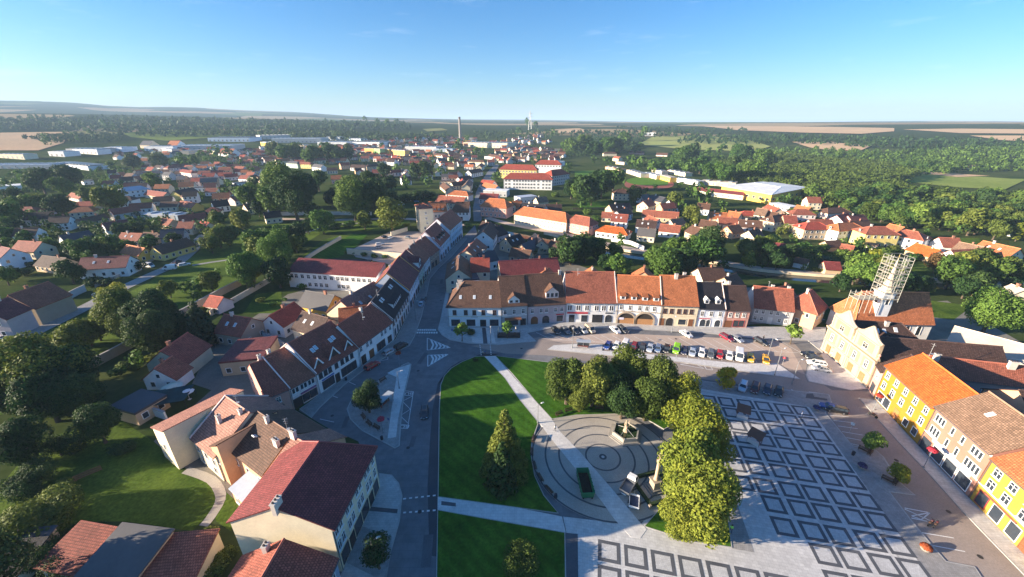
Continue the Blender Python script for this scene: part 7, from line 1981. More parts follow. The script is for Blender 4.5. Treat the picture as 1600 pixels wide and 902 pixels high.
# sports hall
def quadhouse(q, he, hr, roof, wall, lab, **k): return house(dict(q=q, he=he, hr=hr, roof=roof, wall=wall, lab=lab, **k))
quadhouse([(193.25, 373.36), (210.59, 326), (267.69, 365.55), (253, 405.69)], 8, 9.6, 'white', 'yellow', 'huge white roofed sports hall with yellow front wall', n='sports_hall', cat='sports hall', hip=(10,10), so=(.4,.4), win=[(3,2.4,1.6,8)], side={1:[(3,2.4,1.6,8)]})
H((169.28, 376.07), (199.37, 346.26), 9, 4.2, 6.0, 'maroon', 'cream', 'low cream building with maroon roof left of the sports hall', n='changing_rooms', cat='building', hip=(2,2), so=(.4,.4), win=[(1.4,1.4,1.2,9)])

def aerial(key, x, y, z, h=2.6):
    r = [o for o in bpy.data.objects if key in o.get('label', '')][0]; k = MB(); p = Vector((x, y, z)) - r.location
    k.tube(p, p + Vector((0, 0, h)), .04, n=5)
    for q, w in ((.95, 1.0), (.8, .8), (.65, .6)): k.tube(p + Vector((-w / 2, 0, h * q)), p + Vector((w / 2, .1, h * q)), .025, n=4)
    k.tube(p + Vector((0, -.5, h * .9)), p + Vector((0, .7, h * .9)), .025, n=4); k.lathe((p.x + .35, p.y - .2, p.z + h * .3), [(.05, 0), (.32, .12), (.34, .16)], 10)
    k.build('aerial', plain('zinc', (.5, .5, .5), metal=.5), r)
aerial('rooftop aerials', -40.5, 56.2, 10.2, 3.2); aerial('black roofed pale house', -41.5, 112, 12.2); aerial('plain dark red', -41.2, 98, 11.6); aerial('between the cream gable', -54, 63.2, 10.6); aerial('rear wing with air vents', 97.5, 79.5, 11.0, 4); aerial('rear wing with air vents', 117, 76, 11.0, 4); aerial('huge weathered', 22, 124.5, 14.6); aerial('set back behind', 86, 123, 10.6)
# ------------------------------------------------------------------ houses away from the square
def short(L): return 'small ' if L < 8 else ('long ' if L > 18 else '')
COLN = dict(darkred='dark red', redbrown='reddish brown', plum='plum coloured', slate='slate grey', darkbrown='dark brown', paleblue='pale blue', pinktan='pink tan', bright='bright orange', lemon='pale yellow', lilac='lilac grey', blue='pale blue', mint='mint green', sand='sandy', palepink='pale pink', steel='steel blue')
nm_ = lambda k: COLN.get(k, k)
HOUSE_LABELS = {}
for i, (x, y, an, L, D, he, kind, roof, wall, fl, pl, far) in enumerate(HOUSES):
    big = L > 36 or (kind == 'f' and L > 24)
    what = 'shed' if he < 3 and L < 11 else ('hall' if big else ('building' if kind == 'f' else 'house'))
    base = ('%s%s %s with %s %s' % ('' if big else short(L), nm_(wall), what, nm_(roof), 'flat top' if kind == 'f' else ('hip roof' if kind == 'h' else 'roof'))).strip()
    HOUSE_LABELS.setdefault((base, pl), []).append((x / max(y, 1), i))
ORDN = ['leftmost', 'second from left', 'third from left', 'fourth from left', 'fifth from left', 'sixth from left', 'seventh from left', 'eighth from left']
NUMN = 'zero one two three four five six seven eight nine ten eleven twelve'.split()
def numbered(groups, places):
    out = {}
    for (base, pl), L in groups.items():
        L.sort(); n = len(L)
        for k, (_, i) in enumerate(L):
            s = '' if n == 1 else (', %s one' % ('left', 'right')[k] if n == 2 else ', %s of %s' % (ORDN[k] if k == 0 else ('rightmost' if k == n - 1 else ORDN[k]), NUMN[n]) if n <= 9 else '')
            out[i] = base + ' ' + places[pl] + s
    return out
HL_ = numbered(HOUSE_LABELS, HOUSE_PLACES)
for i, (x, y, an, L, D, he, kind, roof, wall, fl, pl, far) in enumerate(HOUSES):
    c, s = math.cos(an), math.sin(an); X = lambda u, v: (x + c * u - s * v, y + s * u + c * v)
    big = L > 36 or (kind == 'f' and L > 24); shed_ = he < 3 and L < 11
    pitch = math.radians(30 if kind == 'h' else 38)
    S = dict(q=[X(-L / 2, -D / 2), X(L / 2, -D / 2), X(L / 2, D / 2), X(-L / 2, D / 2)], he=he, hr=he + (D * .2 if kind == 's' else D / 2 * math.tan(pitch)), roof=roof, wall=wall, lab=HL_[i], gz=terr(x, y),
             n='shed' if shed_ else ('factory_hall' if big else 'house'), cat='shed' if shed_ else ('hall' if big else 'house'), g='factory halls and sheds' if big else ('houses of the far town' if far > 1 else 'houses round the old town'),
             kind={'f': 'flat', 's': 'shed'}.get(kind), hip=(D * .45, D * .45) if kind == 'h' else (0, 0), near=False, ridge=far < 2, z0=-1.5)
    if far < 2 and not shed_ or (far == 2 and y < 620 and not shed_):
        k = max(2, int(L / (3.0 if not big else 8))); k = min(k, 6 if far else 9); r = [(1.0, 1.1, 1.3, k)]
        if fl > 1: r.append((he - 2.1, 1.1, 1.3, k))
        S['win'] = r
        if far == 0 and kind != 'f': S['side'] = {1: [(1.0, 1.0, 1.3, 2)] + ([(he - 2.1, 1.0, 1.3, 2)] if fl > 1 else []) + [(he + .4, .8, 1.0, 1)], 3: [(1.0, 1.0, 1.3, 2), (he + .4, .8, 1.0, 1)]}
        elif far == 1 and kind == 'g': S['side'] = {1: [(he - 1.6, 1.0, 1.2, 2)], 3: [(he - 1.6, 1.0, 1.2, 2)]}
    if kind != 'f' and far < 2 and not shed_: S['ch'] = [((.3, .7, .55)[i % 3], D * .5, 1.0, .6 + .3 * (i % 2))]
    if kind == 'g' and far == 0 and i % 3 == 0 and L > 9: S['sky'] = [(.3, D * .25), (.6, D * .25)]
    S['chc'] = ('light', 'brick', 'brick')[i % 3]
    r_ = house(S)
    if big:
        n = max(2, int(L / 9)); zt = S['he'] + (.5 if kind == 'f' else 0); o0 = S['q'][0]
        k = MB(); k.box((0, 0, 0), (L / n * .3, D * .7, .7)); rl_ = k.mesh('rooflight', plain('rooflight', (.30, .34, .38), rough=.3))
        k = MB(); k.box((0, 0, 0), (3.4, .2, 3.6)); ld_ = k.mesh('loading_door', plain('door_grey', (.3, .3, .31)))
        for q in range(n):
            if kind == 'f': p = X(-L / 2 + L * (q + .5) / n, 0); link('rooflight', rl_, r_, (p[0] - o0[0], p[1] - o0[1], zt - .02), an)
            p = X(-L / 2 + L * (q + .5) / n, -D / 2 - .05); link('loading_door', ld_, r_, (p[0] - o0[0], p[1] - o0[1], 0), an)
def far_houses():
    """the houses too far to count: one mass of small gabled roofs"""
    g = random.Random(21); keys = ['redbrown', 'brown', 'darkred', 'orange', 'red', 'darkbrown', 'grey']; wk = ['white', 'cream', 'palepink', 'sand', 'grey', 'peach']
    mats = [roofmat(k) for k in keys] + [wallmat(k) for k in wk] + [glass()]; b = MB(); spots = [(h[0], h[1]) for h in HOUSES]
    for poly, n in FAR_TOWN:
        xs, ys = [p[0] for p in poly], [p[1] for p in poly]; k = t = 0
        while k < n and t < n * 40:
            t += 1; x, y = g.uniform(min(xs), max(xs)), g.uniform(min(ys), max(ys))
            if not inside(x, y, poly) or any(abs(x - p[0]) + abs(y - p[1]) < 15 for p in spots): continue
            spots.append((x, y)); k += 1
            L, D, he = g.uniform(8, 15), g.uniform(7, 9.5), g.choice((3.5, 4.5, 5.6)); a = g.choice((.15, .15, -1.4, .5, -.3)); c, s = math.cos(a), math.sin(a); z = terr(x, y); hr = he + D * .4
            Q = lambda u, v, w: (x + c * u - s * v, y + s * u + c * v, z + w); m = g.randrange(7); w = 7 + g.randrange(6); u, v = L / 2, D / 2
            A = [Q(-u, -v, 0), Q(u, -v, 0), Q(u, v, 0), Q(-u, v, 0)]; T = [Q(-u, -v, he), Q(u, -v, he), Q(u, v, he), Q(-u, v, he)]; r1, r2 = Q(-u, 0, hr), Q(u, 0, hr)
            b.face([A[0], A[1], T[1], T[0]], w); b.face([A[1], A[2], T[2], r2, T[1]], w); b.face([A[2], A[3], T[3], T[2]], w); b.face([A[3], A[0], T[0], r1, T[3]], w)
            e = .35; E = [Q(-u - e, -v - e, he - .25), Q(u + e, -v - e, he - .25), Q(u + e, v + e, he - .25), Q(-u - e, v + e, he - .25)]; R1, R2 = Q(-u - e, 0, hr + .12), Q(u + e, 0, hr + .12)
            b.face([E[0], E[1], R2, R1], m); b.face([E[2], E[3], R1, R2], m)
            for q in range(3):
                for w0 in ((1.0,) if he < 4 else (1.0, he - 2)):
                    f = -u + L * (q + .5) / 3; b.face([Q(f - .5, -v - .03, w0), Q(f + .5, -v - .03, w0), Q(f + .5, -v - .03, w0 + 1.3), Q(f - .5, -v - .03, w0 + 1.3)], 13)
    o = b.build('far_houses', mats); tag(o, 'dense mass of small far houses between the factories and the park', 'houses', None, 'stuff')
# ------------------------------------------------------------------ trees
TREE_LABELS = {}
TK = dict(dark='dark green', olive='olive green', yellow='yellow green', mellow='yellowish green', gold='golden', lime='bright green', spruce='dark', rust='reddish brown', silver='pale grey green')
TS = dict(broad='round tree', oval='slender tree', spruce='spruce', bush='bush', ball='clipped tree')
for i, (x, y, h, w, sh, lod, kd, var, pl) in enumerate(TREES):
    sz = '' if sh in ('ball', 'spruce') else ('small ' if h < (5.5 if sh != 'bush' else 2) else ('tall ' if h > 13 else ''))
    TREE_LABELS.setdefault(('%s%s %s' % (sz, TK.get(kd, kd), TS[sh]), pl), []).append((x / max(y, 1), i))
TL_ = numbered(TREE_LABELS, TREE_PLACES)
for i, (x, y, h, w, sh, lod, kd, var, pl) in enumerate(TREES):
    tree(x, y, h, w, sh, lod, kd, var, TL_[i], ('spruces' if sh == 'spruce' else 'shrubs ' + TREE_PLACES[pl] if sh == 'bush' else 'trees ' + TREE_PLACES[pl]), z=terr(x, y))
def inside(x, y, P_):
    c = False; n = len(P_)
    for i in range(n):
        x1, y1 = P_[i]; x2, y2 = P_[i - 1]
        if (y1 > y) != (y2 > y) and x < (x2 - x1) * (y - y1) / (y2 - y1) + x1: c = not c
    return c
far_houses()
HP = [(h[0], h[1], math.hypot(h[3], h[4]) / 2) for h in HOUSES]
def fill_woods():
    g = random.Random(3); names = {}
    lone = [(t[0], t[1]) for t in TREES]
    for name, poly, sp, h0, h1, n in WOODS:
        xs, ys = [p[0] for p in poly], [p[1] for p in poly]; pts = []; x = min(xs)
        near = [t for t in lone if min(xs) - 9 < t[0] < max(xs) + 9 and min(ys) - 9 < t[1] < max(ys) + 9]
        hs = [t for t in HP if min(xs) - 30 < t[0] < max(xs) + 30 and min(ys) - 30 < t[1] < max(ys) + 30]
        while x < max(xs):
            y = min(ys)
            while y < max(ys):
                px, py = x + g.uniform(-.45, .45) * sp, y + g.uniform(-.45, .45) * sp
                if inside(px, py, poly) and all((px - t[0]) ** 2 + (py - t[1]) ** 2 > (sp * .6) ** 2 for t in near) and all((px - t[0]) ** 2 + (py - t[1]) ** 2 > (t[2] * .8 + 2) ** 2 for t in hs): pts.append((px, py, g.uniform(h0, h1)))
                y += sp
            x += sp
        names.setdefault(name, []).append((pts, n))
    LB = dict(right='dense mixed wood filling the slope right of the sports hall', middle='dark belt of trees below the pale fields', stadium='broken line of trees behind the stadium terraces', far='far belts of trees between the fields on the right', left='long dark wood on the rise at the far left')
    LB.update({'mid town': 'loose belt of trees beyond the far town', 'town': 'garden trees scattered between the far houses', 'streets': 'small garden trees in front of the sports hall', 'left gardens': 'small garden trees between the left houses'})
    k = 0
    for name, sets in names.items():
        for j, (pts, n) in enumerate(sets):
            if not pts: continue
            k += 1
            o = woodland('woodland', [(a, b, h) for a, b, h in pts], ('green', 'olive', 'green', 'dark')[k % 4] if name not in ('left', 'far', 'mid town') else 'dark', 40 + k, LB[name] + ('' if len(sets) == 1 else (', nearer part', ', middle part', ', farther part')[min(j, 2)]), n, .10 if n > 100 else (.13 if n > 60 else .21))
    woodland('woodland', LONE, 'green', 77, 'small odd trees spread between the far gardens', 70, .13)
fill_woods()
# ------------------------------------------------------------------ town hall with its two gables
def town_hall():
    r1 = H((91.3,83.2), (117.0,78.2), 9.4, 7.3, 12.0, 'darkbrown', 'cream_sundim', 'pale yellow town hall with twin curved gables facing the square', n='town_hall', cat='town hall', so=(.0,.3), side={1:[(3,1,1.4,3)]}, win=[(4.2,1.1,1.6,7)])
    r2 = H((92.4,92.7), (109.0,90.2), 8.8, 7.3, 11.8, 'darkbrown', 'cream_sundim', 'x', so=(.0,.3), hip=(0,4.5), sky=[(.35,2.6),(.45,2.6),(.62,3.0)], ch=[(.5,3.8,1.0,.9)], dor=[('gable',.42,2.2,1.2,.6,'pink')])
    absorb(r1, r2)
    F0, F1 = Vector((92.0,101.6)), Vector((90.0,82.9)); t = (F1 - F0).normalized(); L = (F1 - F0).length; o = Vector((t.y, -t.x)); R0 = Vector((91.3, 83.2))
    X = lambda s, d, z: (F0.x + t.x * s + o.x * d - R0.x, F0.y + t.y * s + o.y * d - R0.y, z)
    def g(c, w): return [(c + w, 8.4), (c + w - .15, 12.0), (c + w - 1.2, 12.25), (c + w - 2.2, 12.8), (c + w - 3.1, 13.7), (c, 14.9), (c - w + 3.1, 13.7), (c - w + 2.2, 12.8), (c - w + 1.2, 12.25), (c - w + .15, 12.0), (c - w, 8.4)]
    out = [(0, 0), (L, 0), (L, 7.7), (L - .2, 8.4)] + g(L * .745, 4.3) + g(L * .265, 4.3) + [(.2, 8.4), (0, 7.7)]
    b = MB(); fr = [X(s, .35, z) for s, z in out]; bk = [X(s, -.35, z) for s, z in out]
    b.face(fr); b.face(bk[::-1])
    for i in range(len(out)): j = (i + 1) % len(out); b.face([fr[i], bk[i], bk[j], fr[j]])
    fa = b.build('facade', wallmat('cream_sundim'), r1)
    ang = math.atan2(t.y, t.x)
    def B(m, s, z, w, h, d, dep): c = X(s, d, z); m.box(c, (w, dep, h), 0, ang)
    k = MB()
    for z, h, d, dep in ((7.35, .4, .55, .5), (7.75, .2, .65, .7), (3.6, .22, .42, .2), (0, .6, .40, .16)): B(k, L / 2, z, L + .3, h, d, dep)
    for s in (.35, L / 2 - .35, L / 2 + .35, L - .35): B(k, s, .6, .55, 6.8, .43, .18)
    for c in (L * .745, L * .265):
        for s in (c - 3.9, c + 3.9): B(k, s, 8.4, .5, 3.5, .42, .16)
        B(k, c, 11.4, 8.3, .25, .46, .26)
        pts = g(c, 4.4)[1:-1]
        for (s0, z0), (s1, z1) in zip(pts, pts[1:]): k.tube(X(s0, 0, z0 + .05), X(s1, 0, z1 + .05), .32, n=6)
    k.build('stone_trim', wallmat('shell'), fa)  # trim colour darkened as well, to offset the direct sun
    p = MB()
    for s in (L * .14, L * .37, L * .63, L * .86):
        B(p, s, 4.1, 3.2, 3.0, .37, .06)
    for c in (L * .745, L * .265): B(p, c, 8.6, 5.2, 2.6, .37, .06)
    p.build('panel', wallmat('panel_sundim'), fa)
    for s in (L * .14, L * .37, L * .63, L * .86):
        put_window(r1, *X(s, .41, 4.6), ang, 1.0, 1.9, 'cross', 'white'); c = X(s, .36, 0)
        link('door', door_mesh(1.5, 2.7, 'wood'), r1, c, ang)
    for c in (L * .745, L * .265): put_window(r1, *X(c, .41, 9.0), ang, 1.5, 1.3, 'cross', 'cream')
    for c in (L * .745 - 4.4, L * .745 + 4.4, L * .265 - 4.4, L * .265 + 4.4):
        f = MB(); x, y, z = X(c, 0, 8.4); f.lathe((x, y, z), [(.3, 0), (.3, .3), (.12, .45), (.3, .8), (.34, 1.0), (.1, 1.3)], 8); f.build('finial', wallmat('pink'), fa)
town_hall()
# ------------------------------------------------------------------ church under scaffolding
def church():
    r = H((104.4,107.4), (127.2,106.4), 10.4, 6.2, 13.8, 'orange', 'white', 'church with orange roof and slim white tower behind the town hall', n='church', cat='church', hip=(3.4,0), so=(.4,.3), win=[(2,1.2,3.0,[.1,.55,.7,.85],'arch','white')])
    cx, cy = 112.2 - 104.4, 109.6 - 107.4
    b = MB(); b.box((cx, cy, 0), (3.4, 3.4, 15.4), 0, -.05); b.box((cx, cy, 15.0), (3.8, 3.8, .5), 0, -.05); t = b.build('tower', wallmat('white'), r)
    for a, dx, dy in ((-.05, 0, -1.7), (-.05 - math.pi / 2, -1.7, 0)): put_window(r, cx + dx * 1.005, cy + dy * 1.005, 11.6, a, .9, 2.0, 'arch', 'white')
    s = MB(); s.lathe((cx, cy, 15.5), [(1.9, 0), (1.35, .9), (1.15, 2.0), (.8, 3.4), (.65, 4.8), (.4, 7.4), (.1, 9.8)], 8, smooth=False); s.build('spire', plain('spire_plaster', (.55, .47, .38), rough=.8), r)
    k = MB(); k.tube((cx, cy, 25.2), (cx, cy, 26.8), .06); k.tube((cx - .4, cy, 26.2), (cx + .4, cy, 26.2), .05); k.build('cross', plain('gilt', (.6, .45, .12), rough=.35, metal=.6), r)
    return (112.2, 109.6)
TX, TY = church()
def scaffolding():
    o = empty('scaffolding', (TX, TY, 0)); tag(o, 'pale tube scaffolding wrapped round the church spire', 'scaffolding')
    f = MB(); g = 2.35; zs = [13.4, 15.4, 17.4, 19.4, 21.4, 23.4, 25.4]
    C = [(-g, -g), (0, -g), (g, -g), (g, 0), (g, g), (0, g), (-g, g), (-g, 0)]
    for x, y in C:
        for q in (1.0, .68): f.tube((x * q, y * q, 12.6), (x * q, y * q, 26.2), .055, n=5, caps=False)
    for z in zs:
        for q in (1.0, .68):
            for i in range(8):
                p, r = C[i], C[(i + 1) % 8]
                for dz in ((0, 1.0) if q == 1.0 else (0,)): f.tube((p[0] * q, p[1] * q, z + dz), (r[0] * q, r[1] * q, z + dz), .04, n=4, caps=False)
        for x, y in C: f.tube((x, y, z), (x * .68, y * .68, z), .05, n=4, caps=False)
    for z0, z1 in zip(zs, zs[1:]):
        for i in range(0, 8, 2): p, r = C[i], C[i + 1]; f.tube((p[0], p[1], z0), (r[0], r[1], z1), .045, n=4, caps=False)
    # lower lift reaching out over the nave roof
    for i in range(4):
        x = -4.6 - i * 1.6
        for y in (-2.2, 1.2): f.tube((x, y, 9.0), (x, y, 15.2), .07, n=5, caps=False)
        f.tube((x, -2.2, 13.4), (x, 1.2, 13.4), .05, n=4, caps=False); f.tube((x, -2.2, 14.6), (x, 1.2, 14.6), .05, n=4, caps=False)
    for y in (-2.2, 1.2):
        for z in (13.4, 14.0, 14.6): f.tube((-9.4, y, z), (-3.3, y, z), .05, n=4, caps=False)
    f.build('tube_frame', plain('scaffold_tube', (.50, .49, .44), rough=.5, metal=.2), o)
    for z in zs[:-1]:
        for x, y, w, d in ((0, -2.0, 4.6, .6), (0, 2.0, 4.6, .6), (-2.0, 0, .6, 3.3), (2.0, 0, .6, 3.3)):
            k = MB(); k.box((x, y, z + .06), (w, d, .06)); k.build('deck', plain('scaffold_board', (.46, .40, .30), rough=.9), o)
    k = MB(); k.box((-6.4, -.5, 13.46), (6.2, 3.2, .06)); k.build('deck', plain('scaffold_board', (.46, .40, .30)), o)
scaffolding()
# arches of the arcaded house: flat shade-painted openings with stone surrounds and wooden hoarding
def arches():
    A, B_ = Vector((34.57, 118.2)), Vector((48.45, 116.39)); t = (B_ - A).normalized(); ang = math.atan2(t.y, t.x)
    root = [o for o in bpy.data.objects if o.get('label', '').startswith('white house with two big stone')][0]
    st = wallmat('stone')
    for u, w in ((.235, 5.2), (.66, 5.6)):
        c = t * u * (B_ - A).length; n = 14; h0 = 1.6; r = w / 2
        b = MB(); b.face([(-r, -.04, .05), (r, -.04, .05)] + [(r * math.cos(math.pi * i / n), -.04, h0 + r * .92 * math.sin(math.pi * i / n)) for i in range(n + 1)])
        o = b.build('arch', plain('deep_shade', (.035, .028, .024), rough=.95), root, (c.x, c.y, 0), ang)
        s = MB()
        for i in range(n):
            a0, a1 = math.pi * i / n, math.pi * (i + 1) / n; Q = lambda q, a, y: (q * math.cos(a), y, h0 + q * .92 * math.sin(a))
            s.hexa([Q(r, a0, -.02), Q(r + .55, a0, -.02), Q(r + .55, a1, -.02), Q(r, a1, -.02)], [Q(r, a0, -.30), Q(r + .55, a0, -.30), Q(r + .55, a1, -.30), Q(r, a1, -.30)])
        for sx in (-1, 1): s.box((sx * (r + .27), -.16, 0), (.55, .28, h0))
        s.build('arch_surround', st, o)
        k = MB()
        for i in range(int(w / .3)): k.box((-r + .25 + i * .3, -.1, .05), (.27, .05, 2.1))
        k.build('hoarding', plain('hoarding_wood', (.42, .22, .10), rough=.8), o)
    b = MB(); 
    for i in range(9): b.box((0.3 + i * 1.62, -.06, 4.45), (1.3, .12, .25 + .1 * (i % 2)))
    b.build('stone_band', st, root, (0, 0, 0), ang)
    b = MB(); b.box((-1.7, -.17, 1.55), (2.0, .06, .8)); c = t * .235 * (B_ - A).length; b.build('banner', plain('banner_pale', (.62, .60, .72)), root, (c.x, c.y, 0), ang)
arches()
# ------------------------------------------------------------------ fountain, column and skip on the round place
def hexpts(r, z, ph=.12): return [(r * math.cos(math.pi / 3 * i + ph), r * math.sin(math.pi / 3 * i + ph), z) for i in range(6)]
def fountain():
    x, y = (24.36, 66.55); r = abs((27.39, 66.55)[0] - (21.33, 66.55)[0]) / 2
    o = empty('fountain', (x, y, .18)); tag(o, 'hexagonal stone fountain with statue and green water', 'fountain')
    b = MB(); b.hexa(hexpts(r * 1.25, 0), hexpts(r * 1.25, .14)); b.hexa(hexpts(r * 1.1, .14), hexpts(r * 1.1, .28)); b.build('step', plain('fountain_stone_pale', (.30, .28, .25), rough=.85), o)
    b = MB(); A, B_, C_, D_ = hexpts(r, .28), hexpts(r * .97, 1.15), hexpts(r * .86, 1.15), hexpts(r * .86, .5)
    for P0, P1 in ((A, B_), (B_, C_), (C_, D_)):
        for i in range(6): j = (i + 1) % 6; b.face([P0[i], P0[j], P1[j], P1[i]])
    for i in range(6): q = B_[i]; b.box((q[0] * .96, q[1] * .96, 1.13), (.42, .42, .1), 0, math.pi / 3 * i + .12)
    b.build('basin', plain('fountain_stone', (.33, .31, .27), rough=.85), o)
    b = MB(); b.face(hexpts(r * .87, .95)); b.build('water', mat('fountain_water', (.025, .045, .018), rough=.08, var=.3, scale=1.0, spec=.7), o)
    b = MB(); b.lathe((0, 0, .5), [(.7, 0), (.6, .7), (.35, .9), (.3, 1.5), (.42, 1.6), (.42, 1.75), (.26, 1.8)], 8)
    b.tube((-.1, 0, 2.25), (-.12, .1, 3.0), .2, .26, 8); b.tube((.1, 0, 2.2), (-.1, .08, 3.0), .17, .2, 8); b.tube((-.12, .1, 2.9), (-.1, .08, 3.35), .27, .12, 8); b.lathe((-.1, .08, 3.38), [(.06, 0), (.15, .1), (.16, .22), (.07, .36)], 8); b.tube((.1, .05, 3.15), (.5, -.1, 3.5), .08, .06, 6); b.tube((-.35, .1, 3.15), (-.5, -.1, 2.6), .08, .06, 6); b.tube((.5, -.15, 2.3), (.5, -.1, 4.2), .04, .03, 5)
    b.build('statue', plain('sandstone_statue', (.50, .38, .27), rough=.85), o)
    b = MB()
    for a in (.5, 2.2, 3.9, 5.3): b.tube((.3 * math.cos(a), .3 * math.sin(a), 1.7), (r * .7 * math.cos(a), r * .7 * math.sin(a), 1.0), .035, n=5)
    b.build('spout_pipe', plain('zinc', (.5, .5, .5), metal=.5), o)
fountain()
def column():
    x, y = (26.07, 52.98); o = empty('statue_column', (x, y, .18)); tag(o, 'tall sandstone column with statue beside the big lime trees', 'monument')
    b = MB(); b.box((0, 0, 0), (2.9, 2.9, .25), 0, .3); b.box((0, 0, .25), (2.1, 2.1, .25), 0, .3); b.build('step', plain('plinth_grey', (.22, .21, .19)), o)
    b = MB(); b.box((0, 0, .5), (1.4, 1.4, 1.5), 0, .3); b.box((0, 0, 2.0), (1.7, 1.7, .2), 0, .3); b.build('pedestal', plain('sandstone_dull', (.34, .28, .21)), o)
    b = MB(); b.lathe((0, 0, 2.2), [(.42, 0), (.42, .2), (.32, .3), (.28, 4.0), (.45, 4.3), (.5, 4.5)], 12); b.build('shaft', plain('sandstone_statue', (.50, .38, .27)), o)
    b = MB(); b.lathe((0, 0, 6.7), [(.35, 0), (.42, .3), (.3, .9), (.36, 1.2), (.12, 1.35)], 10); b.lathe((0, .02, 8.02), [(.06, 0), (.16, .1), (.15, .25), (.05, .36)], 8); b.tube((.3, 0, 7.75), (.55, -.15, 8.2), .09, .06); b.tube((-.3, 0, 7.75), (-.4, -.3, 7.3), .09, .06); b.build('statue', plain('sandstone_statue', (.50, .38, .27)), o)
    h = empty('low_hedge', (x, y, .18), .3); tag(h, 'clipped dark hedge border with railing round the column foot', 'hedge')
    b = MB()
    for sx, sy, w, d in ((0, -2.9, 6.2, .5), (0, 2.9, 6.2, .5), (-2.9, 0, .5, 5.3), (2.9, 0, .5, 5.3)): b.box((sx, sy, 0), (w, d, .55))
    b.build('hedge_row', mat('hedge_leaf', (.03, .055, .018), rough=.95, var=.5, scale=2, fine=.5, fscale=8, bump=.8), h)
    b = MB()
    for sx, sy in ((-3.3, -3.3), (3.3, -3.3), (3.3, 3.3), (-3.3, 3.3)): b.box((sx, sy, 0), (.4, .4, .8))
    b.build('corner_stone', plain('sandstone_dull', (.34, .28, .21)), h)
column()
def skip():
    x, y = (13.37, 53.26); an = -1.53; o = empty('skip_container', (x, y, .18), an); tag(o, 'long green open skip filled with dark earth', 'skip')
    b = MB(); L, W_, h = 5.6, 2.3, 1.75
    bt = [(-L / 2 + .5, -W_ / 2 + .15, .25), (L / 2 - .3, -W_ / 2 + .15, .25), (L / 2 - .3, W_ / 2 - .15, .25), (-L / 2 + .5, W_ / 2 - .15, .25)]; tp = [(-L / 2, -W_ / 2, h), (L / 2, -W_ / 2, h), (L / 2, W_ / 2, h), (-L / 2, W_ / 2, h)]
    ti = [(x_ * .955, y_ * .92, h) for x_, y_, _ in tp]; bi = [(x_ * .95, y_ * .9, .4) for x_, y_, _ in bt]
    for i in range(4): j = (i + 1) % 4; b.face([bt[i], bt[j], tp[j], tp[i]]); b.face([tp[i], tp[j], ti[j], ti[i]]); b.face([ti[i], ti[j], bi[j], bi[i]])
    b.face(bt[::-1]); b.face(bi)
    for i in range(6):
        xx = -L / 2 + .7 + i * .85
        for s in (-1, 1): b.hexa([(xx, s * (W_ / 2 - .14), .3), (xx + .12, s * (W_ / 2 - .14), .3), (xx + .12, s * (W_ / 2 - .05), .3), (xx, s * (W_ / 2 - .05), .3)], [(xx, s * (W_ / 2 - .0), h - .03), (xx + .12, s * (W_ / 2 - .0), h - .03), (xx + .12, s * (W_ / 2 + .09), h - .03), (xx, s * (W_ / 2 + .09), h - .03)])
    b.build('shell', plain('skip_green', (.015, .17, .07), rough=.5), o)
    b = MB(); b.face([(-2.2, -.9, 1.0), (.3, -.9, 1.15), (2.3, -.9, .9), (2.3, .9, .9), (.3, .9, 1.25), (-2.2, .9, 1.0)]); b.build('load', mat('dark_earth', (.03, .024, .018), rough=1, var=.5, scale=3, fine=.5, fscale=12, bump=1), o)
    b = MB()
    for s in (-.8, .8): b.box((L / 2 - .35, s, .0), (.3, .2, .28)); b.tube((-L / 2 + .7, s - .1, .16), (-L / 2 + .7, s + .1, .16), .16, n=10)
    b.build('foot', plain('tyre', (.02, .02, .02)), o)
skip()
